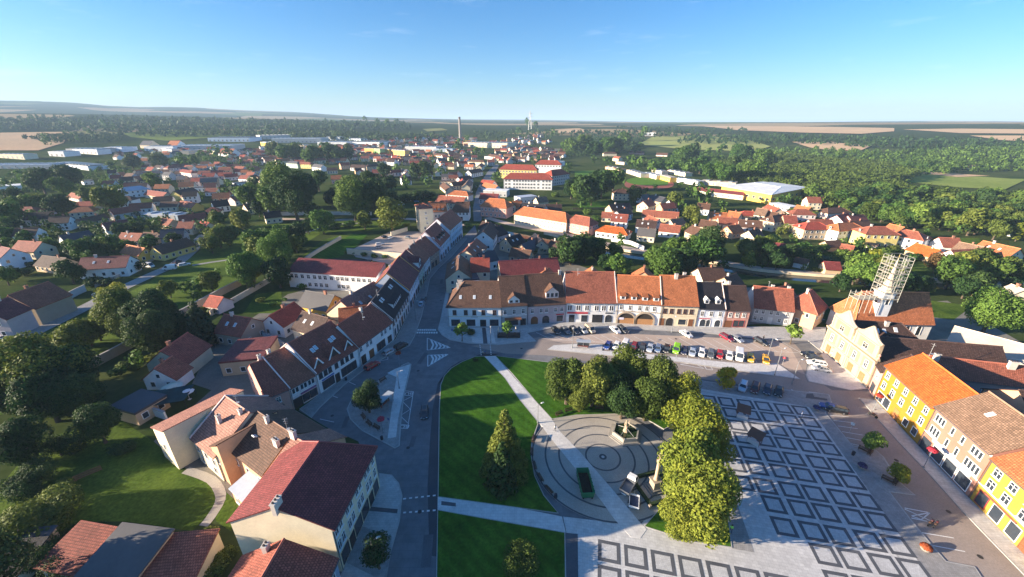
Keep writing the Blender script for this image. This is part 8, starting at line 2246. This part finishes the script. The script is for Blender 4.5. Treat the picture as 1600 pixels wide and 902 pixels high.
def tipper():
    x, y = (21.37, 52.98); an = 0.9; o = empty('tipper_truck', (x, y, .18), an); tag(o, 'small tipper truck with grey open bed by the column', 'truck')
    b = MB(); b.box((1.5, 0, .5), (1.5, 1.7, .75)); b.hexa([(.8, -.82, 1.25), (2.2, -.82, 1.25), (2.2, .82, 1.25), (.8, .82, 1.25)], [(.9, -.7, 2.05), (1.75, -.7, 2.05), (1.75, .7, 2.05), (.9, .7, 2.05)]); b.box((-.4, 0, .55), (3.9, .8, .2)); b.build('cab', paint('white'), o)
    b = MB(); b.face([(2.205, -.74, 1.3), (2.205, .74, 1.3), (1.8, .62, 1.98), (1.8, -.62, 1.98)])
    for s in (-1, 1): b.face([(1.0, s * .825, 1.32), (2.0, s * .825, 1.32), (1.68, s * .73, 1.95), (1.0, s * .73, 1.95)])
    b.build('window_glass', glass(), o)
    b = MB(); b.box((-.85, 0, .85), (3.0, 1.9, .1))
    for sx, sy, w, d in ((-.85, -.92, 3.0, .06), (-.85, .92, 3.0, .06), (.62, 0, .06, 1.9), (-2.33, 0, .06, 1.9)): b.box((sx, sy, .95), (w, d, .5))
    b.build('bed', plain('bed_grey', (.16, .17, .19), rough=.45, metal=.3), o)
    for sx in (1.4, -1.3):
        for s in (-1, 1): w = MB(); w.tube((sx, s * .62, .34), (sx, s * .86, .34), .34, n=12); w.build('wheel', plain('tyre', (.02, .02, .02)), o)
    x, y = (21.38, 49.68); t = empty('trailer', (x, y, .18), 1.24); tag(t, 'white framed flat trailer with dark blue floor behind the tipper', 'trailer')
    b = MB()
    for sx, sy, w, d in ((0, -.8, 2.6, .08), (0, .8, 2.6, .08), (1.3, 0, .08, 1.68), (-1.3, 0, .08, 1.68)): b.box((sx, sy, .55), (w, d, .4))
    b.tube((1.3, 0, .5), (2.6, 0, .5), .05); b.build('frame', plain('frame_white', (.8, .8, .8)), t)
    b = MB(); b.box((0, 0, .5), (2.55, 1.56, .06)); b.build('floor', plain('tarp_navy', (.03, .045, .10)), t)
    for s in (-1, 1): w = MB(); w.tube((0, s * .88, .3), (0, s * 1.05, .3), .3, n=12); w.build('wheel', plain('tyre', (.02, .02, .02)), t)
tipper()
def stall(px, an, lab):
    o = empty('market_stall', (px[0], px[1], .16), an); tag(o, lab, 'stall', 'wooden market stalls')
    b = MB()
    for sx in (-1.1, 1.1):
        for sy, hh in ((-.8, 1.9), (.8, 2.4)): b.box((sx, sy, 0), (.1, .1, hh))
    b.build('post', plain('stall_wood', (.14, .07, .04)), o)
    b = MB(); b.hexa([(-1.4, -1.2, 1.85), (1.4, -1.2, 1.85), (1.4, 1.2, 2.5), (-1.4, 1.2, 2.5)], [(-1.4, -1.2, 1.95), (1.4, -1.2, 1.95), (1.4, 1.2, 2.6), (-1.4, 1.2, 2.6)]); b.build('roof', plain('stall_roof', (.22, .085, .05), rough=.7), o)
    b = MB(); b.box((0, -.7, 0), (2.2, .5, .95)); b.build('counter', plain('stall_white', (.7, .7, .7)), o)
stall((52.41, 72.18), -.5, 'dark brown roofed market stall nearer the parked cars'); stall((50.77, 64.33), -.9, 'dark brown roofed market stall nearer the big lime trees')
def shelter(px, an, lab):
    o = empty('bus_shelter', (px[0], px[1], .17), an); tag(o, lab, 'bus shelter', 'bus shelters')
    b = MB()
    for sx in (-1.8, 0, 1.8):
        for sy in (-.6, .7): b.box((sx, sy, 0), (.08, .08, 2.35))
    b.build('post', plain('lamp_post', (.22, .23, .24)), o)
    b = MB(); b.box((0, 0, 2.38), (4.2, 1.8, .1)); b.build('roof', plain('shelter_roof', (.42, .46, .5), rough=.25), o)
    b = MB()
    for sx in (-.9, .9): b.box((sx, .72, .25), (1.68, .03, 1.95))
    b.build('pane', glass(), o)
    b = MB(); b.box((0, .35, .45), (3.0, .4, .06))
    for sx in (-1.3, 1.3): b.box((sx, .35, 0), (.06, .3, .45))
    b.build('seat', plain('bench_red', (.35, .10, .06)), o)
shelter((21.11, 101.89), -.12, 'bus shelter at the end of the parking island'); shelter((-29.78, 76.17), 1.15, 'bus shelter on the tree island by the bus bay')
# ------------------------------------------------------------------ vehicles
GC, GTp, GP_, GH, GS_ = 'cars parked along the middle island', 'cars parked slantwise before the row', 'cars parked at the plaza edge', 'cars parked before the town hall', 'cars along the left street'
MIDH = -2.06
for px, kind, col, lab in (((28.5, 102.62),'hatch','blue','bright blue hatchback, first of the island row'), ((31.18, 102.62),'hatch','white','white hatchback between blue car and white van'), ((33.76, 102.98),'smallvan','white','white van near the left end of the island row'),
    ((36.14, 101.89),'estate','wine','dark wine red car beside the white van'), ((38.6, 101.53),'hatch','dark','dark grey car right of the wine red one'), ((40.81, 101.35),'sedan','palesilver','silver blue saloon left of the steel blue car'), ((43.06, 100.99),'hatch','steel','steel blue hatchback in the island row'),
    ((45.45, 100.81),'hatch','black','black hatchback left of the lime green van'), ((48.24, 100.46),'smallvan','green','lime green van in the island row'), ((50.21, 99.75),'hatch','navy','dark navy car right of the lime green van'), ((52.35, 99.06),'sedan','palesilver','pale silver saloon right of the navy car'),
    ((54.82, 98.54),'hatch','white','white hatchback with grey car on its right'), ((57.18, 98.03),'estate','grey','grey estate car left of the red one'), ((59.6, 97.69),'hatch','red','red hatchback in the island row'), ((62.02, 97.02),'hatch','white','white hatchback between red car and white van'), ((64.77, 96.85),'van','white','tall white van near the right end of the island row'), ((67.41, 95.86),'hatch','yellow','yellow hatchback at the right end of the island row'), ((71.28, 95.04),'hatch','bee','yellow car with black stripes at the island end')):
    car(px[0], px[1], MIDH, kind, col, lab, GC, .06)
TOPH = -1.2
for px, kind, col, lab in (((14.04, 111.83),'hatch','black','black hatchback, first of the slanted cars'), ((17.27, 112.25),'sedan','grey','grey saloon between two dark slanted cars'), ((20.12, 112.04),'estate','dark','dark estate car third of the slanted cars'), ((22.82, 112.25),'hatch','silver','silver hatchback beside the beige slanted car'), ((25.16, 112.67),'smallvan','beige','beige high roofed car, fifth of the slanted cars'),
    ((33.15, 112.46),'sedan','white','white saloon before the arcaded house'), ((35.68, 112.67),'estate','dark','dark estate car right of the white saloon'), ((54.82, 109.76),'sedan','white','lone white saloon before the pale blue house'), ((66.44, 107.36),'estate','wine','dark red estate car before the set back grey house'), ((69.21, 106.58),'hatch','silver','silver hatchback right of the dark red estate'), ((75.7, 104.85),'estate','black','black estate car, last of the slanted cars')):
    car(px[0], px[1], TOPH, kind, col, lab, GTp, .06)
for px, kind, col, lab in (((58.18, 82.68),'estate','palesilver','silver blue estate at the plaza edge'), ((60.88, 82.03),'estate','darkred','dark red car at the plaza edge'), ((63.56, 81.39),'hatch','navy','navy car at the plaza edge'), ((66.04, 80.75),'sedan','black','black saloon at the plaza edge')):
    car(px[0], px[1], -2.22, kind, col, lab, GP_, .152)
for px, kind, col, lab in (((85.35, 97.69),'sedan','black','black saloon farthest of the cars before the town hall'), ((85.45, 95.86),'hatch','dark','dark hatchback before the town hall doors'), ((84.26, 93.28),'estate','white','white estate before the town hall doors'), ((83.69, 90.52),'sedan','silver','silver saloon nearest of the cars before the town hall')):
    car(px[0], px[1], 2.76, kind, col, lab, GH, .06)
for px, hd, kind, col, lab in (((74.28, 74.92), 2.62, 'hatch','blue','dark blue hatchback in the bay by the plaza corner'), ((75.12, 74.13), 2.76, 'estate','black','black estate beside the dark blue hatchback'),
    ((-38.32, 92.19), 1.01, 'estate','red','bright red estate parked in the street bay'), ((-33.04, 102.43), 1, 'suv','black','black off road car parked near the crossing'), ((-35.67, 99.23), 1.01, 'hatch','silver','small silver car behind the black off road car'),
    ((-20.1, 73.04), -1.42, 'hatch','dark','dark hatchback driving down the main road'), ((-33.33, 132.35), 1.58, 'sedan','palesilver','pale silver saloon parked in the shaded street'), ((-33.38, 136.62), 1.58, 'hatch','grey','grey hatchback ahead of the pale saloon in the shaded street')):
    car(px[0], px[1], hd, kind, col, lab, GS_, .06)
for px, hd, kind, col, lab in (((-168.35, 173.61), -0.21, 'van','white','white delivery van parked on the lower left lane verge'), ((-156.14, 170.57), -2.84, 'van','white','white delivery van nearer the meadow on the left lane'), ((-153.42, 175.83), 0.79, 'estate','white','white car at the end of the left lane vans'), ((-159.93, 179.97), 1.55, 'hatch','dark','dark car between lane vans and houses'), ((-160.34, 141.13), 1.67, 'hatch','steel','blue car on the left lane by the garage wall'), ((-157.38, 106.77), 1.38, 'hatch','white','white car cut off by the left edge'),
    ((-72.35, 210.1), 0.47, 'estate','white','white car in the middle of the walled car park'), ((-70.85, 204.09), 0.46, 'hatch','silver','silver car below the white one in the walled car park'), ((-70.41, 223.12), 1.16, 'hatch','white','white hatchback by the car park end wall'), ((-74.36, 225.2), 1.06, 'hatch','black','black hatchback by the car park end wall'), ((-60.03, 223.12), -0.39, 'sedan','grey','grey saloon at the right of the walled car park'),
    ((-38.72, 387.1), 1.59, 'hatch','white','white car far up the main street'), ((-37.8, 419.7), 1.58, 'hatch','dark','dark car far up the main street'), ((-39.72, 372.53), 1.59, 'hatch','navy','navy car far up the main street'),
    ((-91.53, 340.22), .2, 'van','white','white van in the yard behind the bridge houses'), ((-86.79, 343.22), .2, 'estate','white','white car beside the yard van'), ((-80.53, 337.28), .2, 'hatch','steel','blue car in the yard behind the bridge houses'), ((-89.88, 323.24), .3, 'van','palesilver','silver van in the yard behind the bridge houses'), ((-72.02, 130.7), 1.69, 'hatch','dark','dark car in the courtyard by the yellow shed'),
    ((69.36, 230.18), 0.59, 'hatch','red','red car beside the white orange roofed house'), ((83.83, 242.35), 1.3, 'hatch','white','white car in the lane by the dark roofed house')):
    car(px[0], px[1], hd, kind, col, lab, 'vehicles away from the square', .05)
def motorcycle(px, an, lab):
    o = empty('motorcycle', (px[0], px[1], .06), an); tag(o, lab, 'motorcycle', 'parked motorcycles')
    for sx in (-.68, .68): w = MB(); w.tube((sx, -.07, .31), (sx, .07, .31), .31, n=14); w.build('wheel', plain('tyre', (.02, .02, .02)), o)
    b = MB(); b.tube((.68, 0, .35), (.4, 0, 1.0), .06); b.tube((.4, -.34, 1.05), (.4, .34, 1.05), .03); b.box((0, 0, .35), (.55, .3, .4)); b.tube((-.68, 0, .35), (0, 0, .6), .07); b.build('frame', plain('cast_iron', (.03, .03, .032)), o)
    b = MB(); b.box((.1, 0, .74), (.5, .3, .22), 0, 0, .8); b.build('tank', paint('darkred'), o); b = MB(); b.box((-.42, 0, .74), (.66, .28, .12)); b.build('seat', plain('bench_wood', (.10, .055, .035)), o)
motorcycle((69.84, 45.95), .4, 'left one of two dark motorcycles in the marked bay'); motorcycle((70.47, 45.72), .5, 'right one of two dark motorcycles in the marked bay'); motorcycle((82.37, 72.39), 1.9, 'dark motorcycle standing at the kerb before the yellow house')
# ------------------------------------------------------------------ lamps, benches, tubs, signs
for px, h, rz, lab in (((17.9, 102.07), 6, 1.4, 'street lamp at the tip of the parking island'), ((69.56, 88.16), 8, .3, 'street lamp at the wide end of the parking island'), ((71.75, 84.4), 7, .3, 'street lamp by the road bend near the plaza cars'), ((-32.59, 120.07), 7, 0, 'street lamp on the left pavement near the crossing'), ((-37.04, 137.5), 7, 0, 'street lamp by the pale blue house in the street'), ((-34.84, 146.22), 7, 0, 'street lamp farther up the shaded street'), ((-28.41, 82.55), 5, .2, 'short lamp on the bus island'), ((-20.43, 38.83), 6, .5, 'street lamp beside the clipped pavement tree'), ((5.72, 70.09), 5, .5, 'lamp at the path edge by the round place'), ((50.96, 111.62), 6, -1.5, 'street lamp before the cream house with yellow plinth'), ((-6.42, 104.85), 6, -1.5, 'street lamp before the brown roofed corner house'), ((72.03, 95.69), 7, -1.2, 'street lamp by the striped car'), ((103.16, 111.62), 6, -2, 'street lamp at the corner of the peach house')):
    lamp(px[0], px[1], lab, h, z=.16, rz=rz)
for px, h, lab in (((-30.76, 92.19), 4.2, 'red flower basket post at the tip of the bus island'), ((-27.87, 67.03), 3.6, 'red flower basket post at the lower end of the bus island'), ((80.07, 57.81), 4.2, 'red flower basket post before the peach house'), ((84.5, 74.58), 3.8, 'red flower basket post before the yellow house'), ((84.54, 45.27), 4, 'red flower basket post at the right edge')):
    planter_post(px[0], px[1], lab, h, z=.17)
GB, GB2, GB3 = 'benches round the fountain place', 'benches on the bus island', 'benches in the parking strip'
def bend(px): return math.atan2(px[1] - CC[1], px[0] - CC[0]) - math.pi / 2
for px, lab in (((4.66, 64.88), 'bench on the left rim of the round place, nearest the path'), ((4.09, 61.37), 'second bench on the left rim of the round place'), ((4.43, 57.96), 'third bench on the left rim of the round place'), ((5.37, 55.1), 'fourth bench on the left rim of the round place'), ((6.76, 52.43), 'last bench on the left rim, above the bin'), ((10.85, 72.61), 'bench at the top of the round place beside the path'), ((13.21, 73.8), 'bench under the trees left of the fountain'), ((20.34, 74.58), 'bench under the trees behind the fountain')):
    bench(px[0], px[1], bend(px), lab, GB, .18)
for px, rz, lab in (((-33.37, 85.63), .95, 'upper bench on the bus island'), ((-34.59, 83.2), .95, 'second bench on the bus island'), ((-33.8, 71.75), -.9, 'bench at the left rim of the bus island'), ((-31.73, 69.48), -.75, 'lower bench at the left rim of the bus island'), ((-29.72, 68.29), -.6, 'lowest bench of the bus island')):
    bench(px[0], px[1], rz, lab, GB2, .17)
for px, rz, lab in (((71.59, 61.71), -.9, 'left bench by the nearer green strip tree'), ((72.48, 61.2), .6, 'right bench by the nearer green strip tree'), ((70.03, 54.38), -.9, 'left bench by the yellow green strip tree'), ((71.27, 54.1), .6, 'right bench by the yellow green strip tree')):
    bench(px[0], px[1], rz, lab, GB3, .16)
flower_tub(*(64.82, 41.64), 'round tub of orange flowers beside the lower bays', z=.16); flower_tub(*(67.91, 57.65), 'dark tub of violet flowers between the strip benches', kind='petals_violet', z=.16); flower_tub(*(71.04, 74.58), 'dark planted tub at the plaza corner', kind='petals_violet', z=.16)
for px, lab in (((7.78, 50.96), 'litter bin on the left rim of the round place'), ((-27.49, 65.06), 'litter bin at the tip of the bus island'), ((-43.15, 86.04), 'litter bin outside the three gabled house'), ((68.71, 60.86), 'litter bin beside the strip benches')): bin_(px[0], px[1], lab, z=.17)
for px, rz, lab, col, sh in (((73.12, 67.32), 2.2, 'white board leaning by the first parking bays', 'white', 'square'), ((-27.09, 68.88), 2.6, 'blue bus stop sign by the bus bay', 'blue', 'square'), ((46.01, 99.75), 3.3, 'red round sign beside the lime green van', 'red', 'round'), ((-18.69, 109.15), 2.9, 'blue sign at the pavement corner by the crossing', 'blue', 'square'), ((74.76, 93.13), 2.6, 'round sign at the island end', 'red', 'round')):
    sign(px[0], px[1], rz, lab, col, z=.17, shape=sh)
# cafe terrace before the narrow grey house
def parasol(px, lab, group, col, r=1.8, closed=False):
    o = empty('parasol', (px[0], px[1], .16)); tag(o, lab, 'parasol', group)
    b = MB(); b.tube((0, 0, 0), (0, 0, 2.7), .04); b.box((0, 0, 0), (.6, .6, .1)); b.build('pole', plain('pole_white', (.7, .7, .68)), o)
    b = MB(); b.lathe((0, 0, 2.2), [(.16, -1.2), (.2, -.3), (.05, .5)] if closed else [(r, 0), (r * .5, .38), (.06, .62)], 8, smooth=False); b.build('canopy', plain('canopy_' + col, dict(cream=(.72, .66, .52), white=(.75, .75, .75), dark=(.02, .05, .05))[col], rough=.9), o)
parasol((-4.26, 110.37), 'folded cream parasol left on the cafe terrace', 'folded parasols', 'cream', closed=True); parasol((1.22, 110.37), 'folded cream parasol right on the cafe terrace', 'folded parasols', 'cream', closed=True)
parasol((-83.27, 80.25), 'open beige parasol in the garden court', 'open parasols', 'cream', 2.4); parasol((-78.01, 78.29), 'open white parasol beside the dark awning', 'open parasols', 'white', 1.5)
def terrace():
    x, y = (-1.01, 109.56); o = empty('cafe_terrace', (x, y, .16)); tag(o, 'dark railed cafe terrace before the narrow grey house', 'terrace')
    b = MB(); b.box((0, 0, 0), (7.0, 3.4, .14)); b.build('deck', plain('terrace_deck', (.09, .07, .06)), o)
    b = MB()
    for sx, sy, w, d in ((0, -1.7, 7.0, .05), (-3.5, 0, .05, 3.4), (3.5, 0, .05, 3.4)): b.box((sx, sy, 1.0), (w, d, .06)); b.box((sx, sy, .3), (w, d, .5))
    b.build('railing', plain('cast_iron', (.03, .03, .032)), o)
    for sx, sy in ((-2, 0), (0, .4), (2, 0)): k = MB(); k.lathe((sx, sy, .14), [(.25, 0), (.05, .08), (.05, .7), (.5, .72), (.5, .76)], 10); k.build('table', plain('bench_wood', (.10, .055, .035)), o)
terrace()
def awning_court():
    x, y = (-81.74, 76.17); o = empty('shade_awning', (x, y, 0), .35); tag(o, 'dark green shade awning over the garden court', 'awning')
    b = MB(); b.box((0, 0, 2.6), (10, 6.5, .08)); b.build('canopy', mat('awning_dark', (.012, .05, .055), rough=.8, var=.4, scale=.6), o)
    b = MB()
    for sx in (-4.8, 0, 4.8):
        for sy in (-3, 3): b.box((sx, sy, 0), (.1, .1, 2.6))
    b.build('post', plain('cast_iron', (.03, .03, .032)), o)
awning_court()
# ------------------------------------------------------------------ walls and fences
def wall(pts, h, th, key, lab, coping=True, name='garden_wall'):
    o = empty(name, (pts[0][0], pts[0][1], 0)); tag(o, lab, 'wall')
    b, c = MB(), MB()
    for p, q in zip(pts, pts[1:]):
        d = Vector((q[0] - p[0], q[1] - p[1])); L = d.length; a = math.atan2(d.y, d.x); m = ((p[0] + q[0]) / 2 - pts[0][0], (p[1] + q[1]) / 2 - pts[0][1], 0)
        b.box(m, (L + .0, th, h), 0, a); c.box((m[0], m[1], h + .003), (L, th + .14, .12), 0, a)
    b.build('wall', wallmat(key), o)
    if coping: c.build('coping', plain('coping_grey', (.34, .32, .30), rough=.9), o)
wall([(-114.8,89.2), (-114.4,92.8), (-113.8,97.9), (-113.5,103.4), (-113.6,109), (-113.9,114.8), (-114.1,119.6), (-114,122.4), (-113.8,124.1), (-113.6,126.5), (-113.5,130.3), (-113.3,134.8), (-113.1,139.3), (-112.7,143.9), (-112.1,148.5), (-111.8,151.6)], 2.6, .5, 'stone', 'long grey stone garden wall under the trees at left')
wall([(-104.5,123.4), (-104.2,126.3), (-103.8,130.4), (-103.3,135.2), (-102.9,140.8), (-102.4,147), (-102,153), (-101.5,158.9), (-101,164.5), (-100.7,168.5)], 2.0, .4, 'sand', 'pale garden wall running up to the white long building')
wall([(-100,182.8), (-100.1,185.3), (-100.3,188.9), (-100.3,192.9), (-100.2,197.1), (-99.9,201.7), (-99.6,206.5), (-99.2,212), (-98.7,217.7), (-98.4,221.8)], 1.8, .6, 'sand', 'low sandy wall beside the sunken lawn')
wall([(-166.5,284.8), (-149,287), (-130.4,287), (-101.6,285.9)], 2.6, .4, 'white', 'long white wall under the big park trees')
wall([(-71.6,228.7), (-64.7,240.8)], 2.4, .4, 'cream', 'short cream wall at the back of the car park')
wall([(-84.1,194), (-72.6,190.8), (-57,186.8), (-44.7,182.8)], 3.0, .5, 'cream', 'cream retaining wall below the car park')
wall([(-87.8,74.8), (-77.9,71.3)], 2.2, .35, 'white', 'white wall beside the garden court awning')
wall([(-77.8,108.7), (-71.8,105.2), (-67.5,101.9)], 2.0, .35, 'blue', 'pale wall in the yard behind the brown roofed house')
wall([(19.3,233.1), (28.4,224), (41.5,211.4), (53.9,200.6), (64.7,194.2), (75,189.7), (83.8,185.8), (90.4,181.9), (95.5,178.5), (100.4,175.4), (104.8,172.3), (109,169.5), (114.7,166.8), (123,164.2), (132.8,161.8), (142.8,159.7), (152.6,158), (162.6,156.6), (172.2,155.2), (181.5,153.6), (190.3,152), (198.5,150.3), (206.1,148.1), (213,145.9), (217.8,144.3)], 1.3, .5, 'sand', 'long pale parapet along the stream embankment', name='embankment_wall')
wall([(56.2,217.7), (65.3,211.3), (69.4,200.6)], 2.0, .35, 'white', 'white wall below the orange roofed white house')
wall([(-168,137.5), (-169.2,141.8), (-169.7,145.6)], 2.6, .35, 'grey', 'dark garage wall beside the big lane house')
def fence(pts, h, lab, col='wood'):
    o = empty('fence', (pts[0][0], pts[0][1], 0)); tag(o, lab, 'fence', 'garden fences')
    b, c = MB(), MB()
    for p, q in zip(pts, pts[1:]):
        d = Vector((q[0] - p[0], q[1] - p[1])); L = d.length; a = math.atan2(d.y, d.x); m = ((p[0] + q[0]) / 2 - pts[0][0], (p[1] + q[1]) / 2 - pts[0][1])
        for z in (.2, .6, 1.0, 1.35):
            if z < h: b.box((m[0], m[1], z), (L, .05, .28), 0, a)
        k = max(1, int(L / 2.5))
        for i in range(k + 1): x = p[0] - pts[0][0] + d.x * i / k; y = p[1] - pts[0][1] + d.y * i / k; c.box((x, y, 0), (.12, .12, h + .1), 0, a)
    m_ = plain('fence_' + col, dict(wood=(.16, .11, .07), grey=(.3, .3, .3))[col], rough=.9)
    b.build('rail', m_, o); c.build('post', m_, o)
fence([(173,211.3), (186.7,206.5), (201.3,199.5)], 1.5, 'wooden fence below the yellow garden row house'); fence([(-82.4,51.5), (-81.6,54.7), (-79.2,57.2)], 1.2, 'wooden fence in the lower left garden'); fence([(46.8,305.3), (77,307.8)], 1.5, 'wooden fence under the sports pitch trees'); fence([(-169.1,148.9), (-170.6,162), (-174,182.8)], 1.3, 'grey fence along the left lane houses', 'grey')
# ------------------------------------------------------------------ far landmarks
def tall_chimney():
    x, y = (-120.28, 987.03); o = empty('chimney_stack', (x, y, terr(x, y) - 1)); tag(o, 'tall slim factory chimney rising above the far town', 'chimney')
    b = MB(); h = 50 * math.hypot(x, y) / 728.0; b.lathe((0, 0, 0), [(3.6, 0), (2.2, h)], 14); b.build('shaft', plain('chimney_concrete', (.30, .27, .25), rough=.9), o)
    c = MB(); c.lathe((0, 0, h - 4), [(2.6, 0), (2.6, 1.0), (2.3, 1.2), (2.6, 3.6), (2.6, 4.4), (1.6, 4.4)], 14); c.build('cap', plain('chimney_cap', (.16, .13, .12), rough=.9), o)
tall_chimney()
def pylon():
    x, y = (69.89, 1666.68); o = empty('lattice_mast', (x, y, terr(x, y) - 1)); tag(o, 'pale lattice mast far right of the chimney', 'mast')
    b = MB(); h = 30 * math.hypot(x, y) / 728.0; w = 6.0
    C = [(-1, -1), (1, -1), (1, 1), (-1, 1)]
    for sx, sy in C: b.tube((sx * w, sy * w, 0), (sx * .8, sy * .8, h), .9, .5, 5)
    for i in range(8):
        z0, z1 = h * i / 8, h * (i + 1) / 8; q0, q1 = w + (.8 - w) * i / 8, w + (.8 - w) * (i + 1) / 8
        for k in range(4): p, r = C[k], C[(k + 1) % 4]; b.tube((p[0] * q0, p[1] * q0, z0), (r[0] * q1, r[1] * q1, z1), .4, n=4)
    b.build('lattice', plain('mast_grey', (.6, .6, .6)), o)
    c = MB()
    for z, l in ((.72, 11), (.86, 9)): c.tube((-l, 0, h * z), (l, 0, h * z), .7, n=5)
    c.build('cross_arm', plain('mast_grey', (.6, .6, .6)), o)
pylon()
# ------------------------------------------------------------------ people
person(*(9.32, 67.51), -1.2, 'person in white top and dark trousers walking on the pale path', (.75, .75, .75), (.04, .045, .06), z=.19)
person(*(65.7, 71.96), 2.4, 'person in white top and blue trousers crossing the patterned paving', (.72, .74, .78), (.05, .10, .25), z=.17)
person(*(77.4, 106.77), .2, 'person in dark clothes standing by the last slanted car', (.05, .05, .06), (.04, .04, .05), z=.06, step=.06)
person(*(35.73, 44.49), 1.0, 'person in green safety vest beside the shaded lawn', (.25, .70, .15), (.05, .06, .10), z=.17)
person(*(-8.48, 98.03), -1.6, 'person in pale jacket at the top of the path, left of two', (.55, .50, .45), (.06, .06, .08), z=.06)
person(*(-7.76, 98.2), -1.5, 'person in blue jacket at the top of the path, right of two', (.12, .18, .32), (.05, .05, .06), z=.06)
person(*(15.57, 73.69), -1.2, 'person in red clothes standing by the benches left of the fountain', (.40, .07, .05), (.30, .06, .05), z=.19, step=.05)
person(*(91.17, 97.35), 3.0, 'person in blue shirt near the town hall door', (.30, .42, .62), (.10, .10, .14), z=.17)
person(*(-37.1, 157.41), 1.2, 'person in grey coat far up the shaded pavement', (.2, .2, .22), (.06, .06, .08), z=.16)
# ------------------------------------------------------------------ haze: one even body of air round the whole scene
def haze():
    b = MB(); b.hexa([(-30000, -300, -1.5), (30000, -300, -1.5), (30000, 30000, -1.5), (-30000, 30000, -1.5)], [(-30000, -300, 330), (30000, -300, 330), (30000, 30000, 330), (-30000, 30000, 330)])
    m = bpy.data.materials.new('haze_air'); m.use_nodes = True; nt = m.node_tree; nt.nodes.clear(); out = nt.nodes.new('ShaderNodeOutputMaterial'); v = nt.nodes.new('ShaderNodeVolumePrincipled')
    v.inputs['Color'].default_value = (.52, .74, 1.0, 1); v.inputs['Density'].default_value = HAZE; v.inputs['Anisotropy'].default_value = 0
    nt.links.new(v.outputs['Volume'], out.inputs['Volume'])
    o = b.build('haze', m); tag(o, None, None, None, 'stuff'); o['label'] = 'thin pale blue haze over the whole landscape'; o['category'] = 'haze'
HAZE = 1.1e-4
haze()
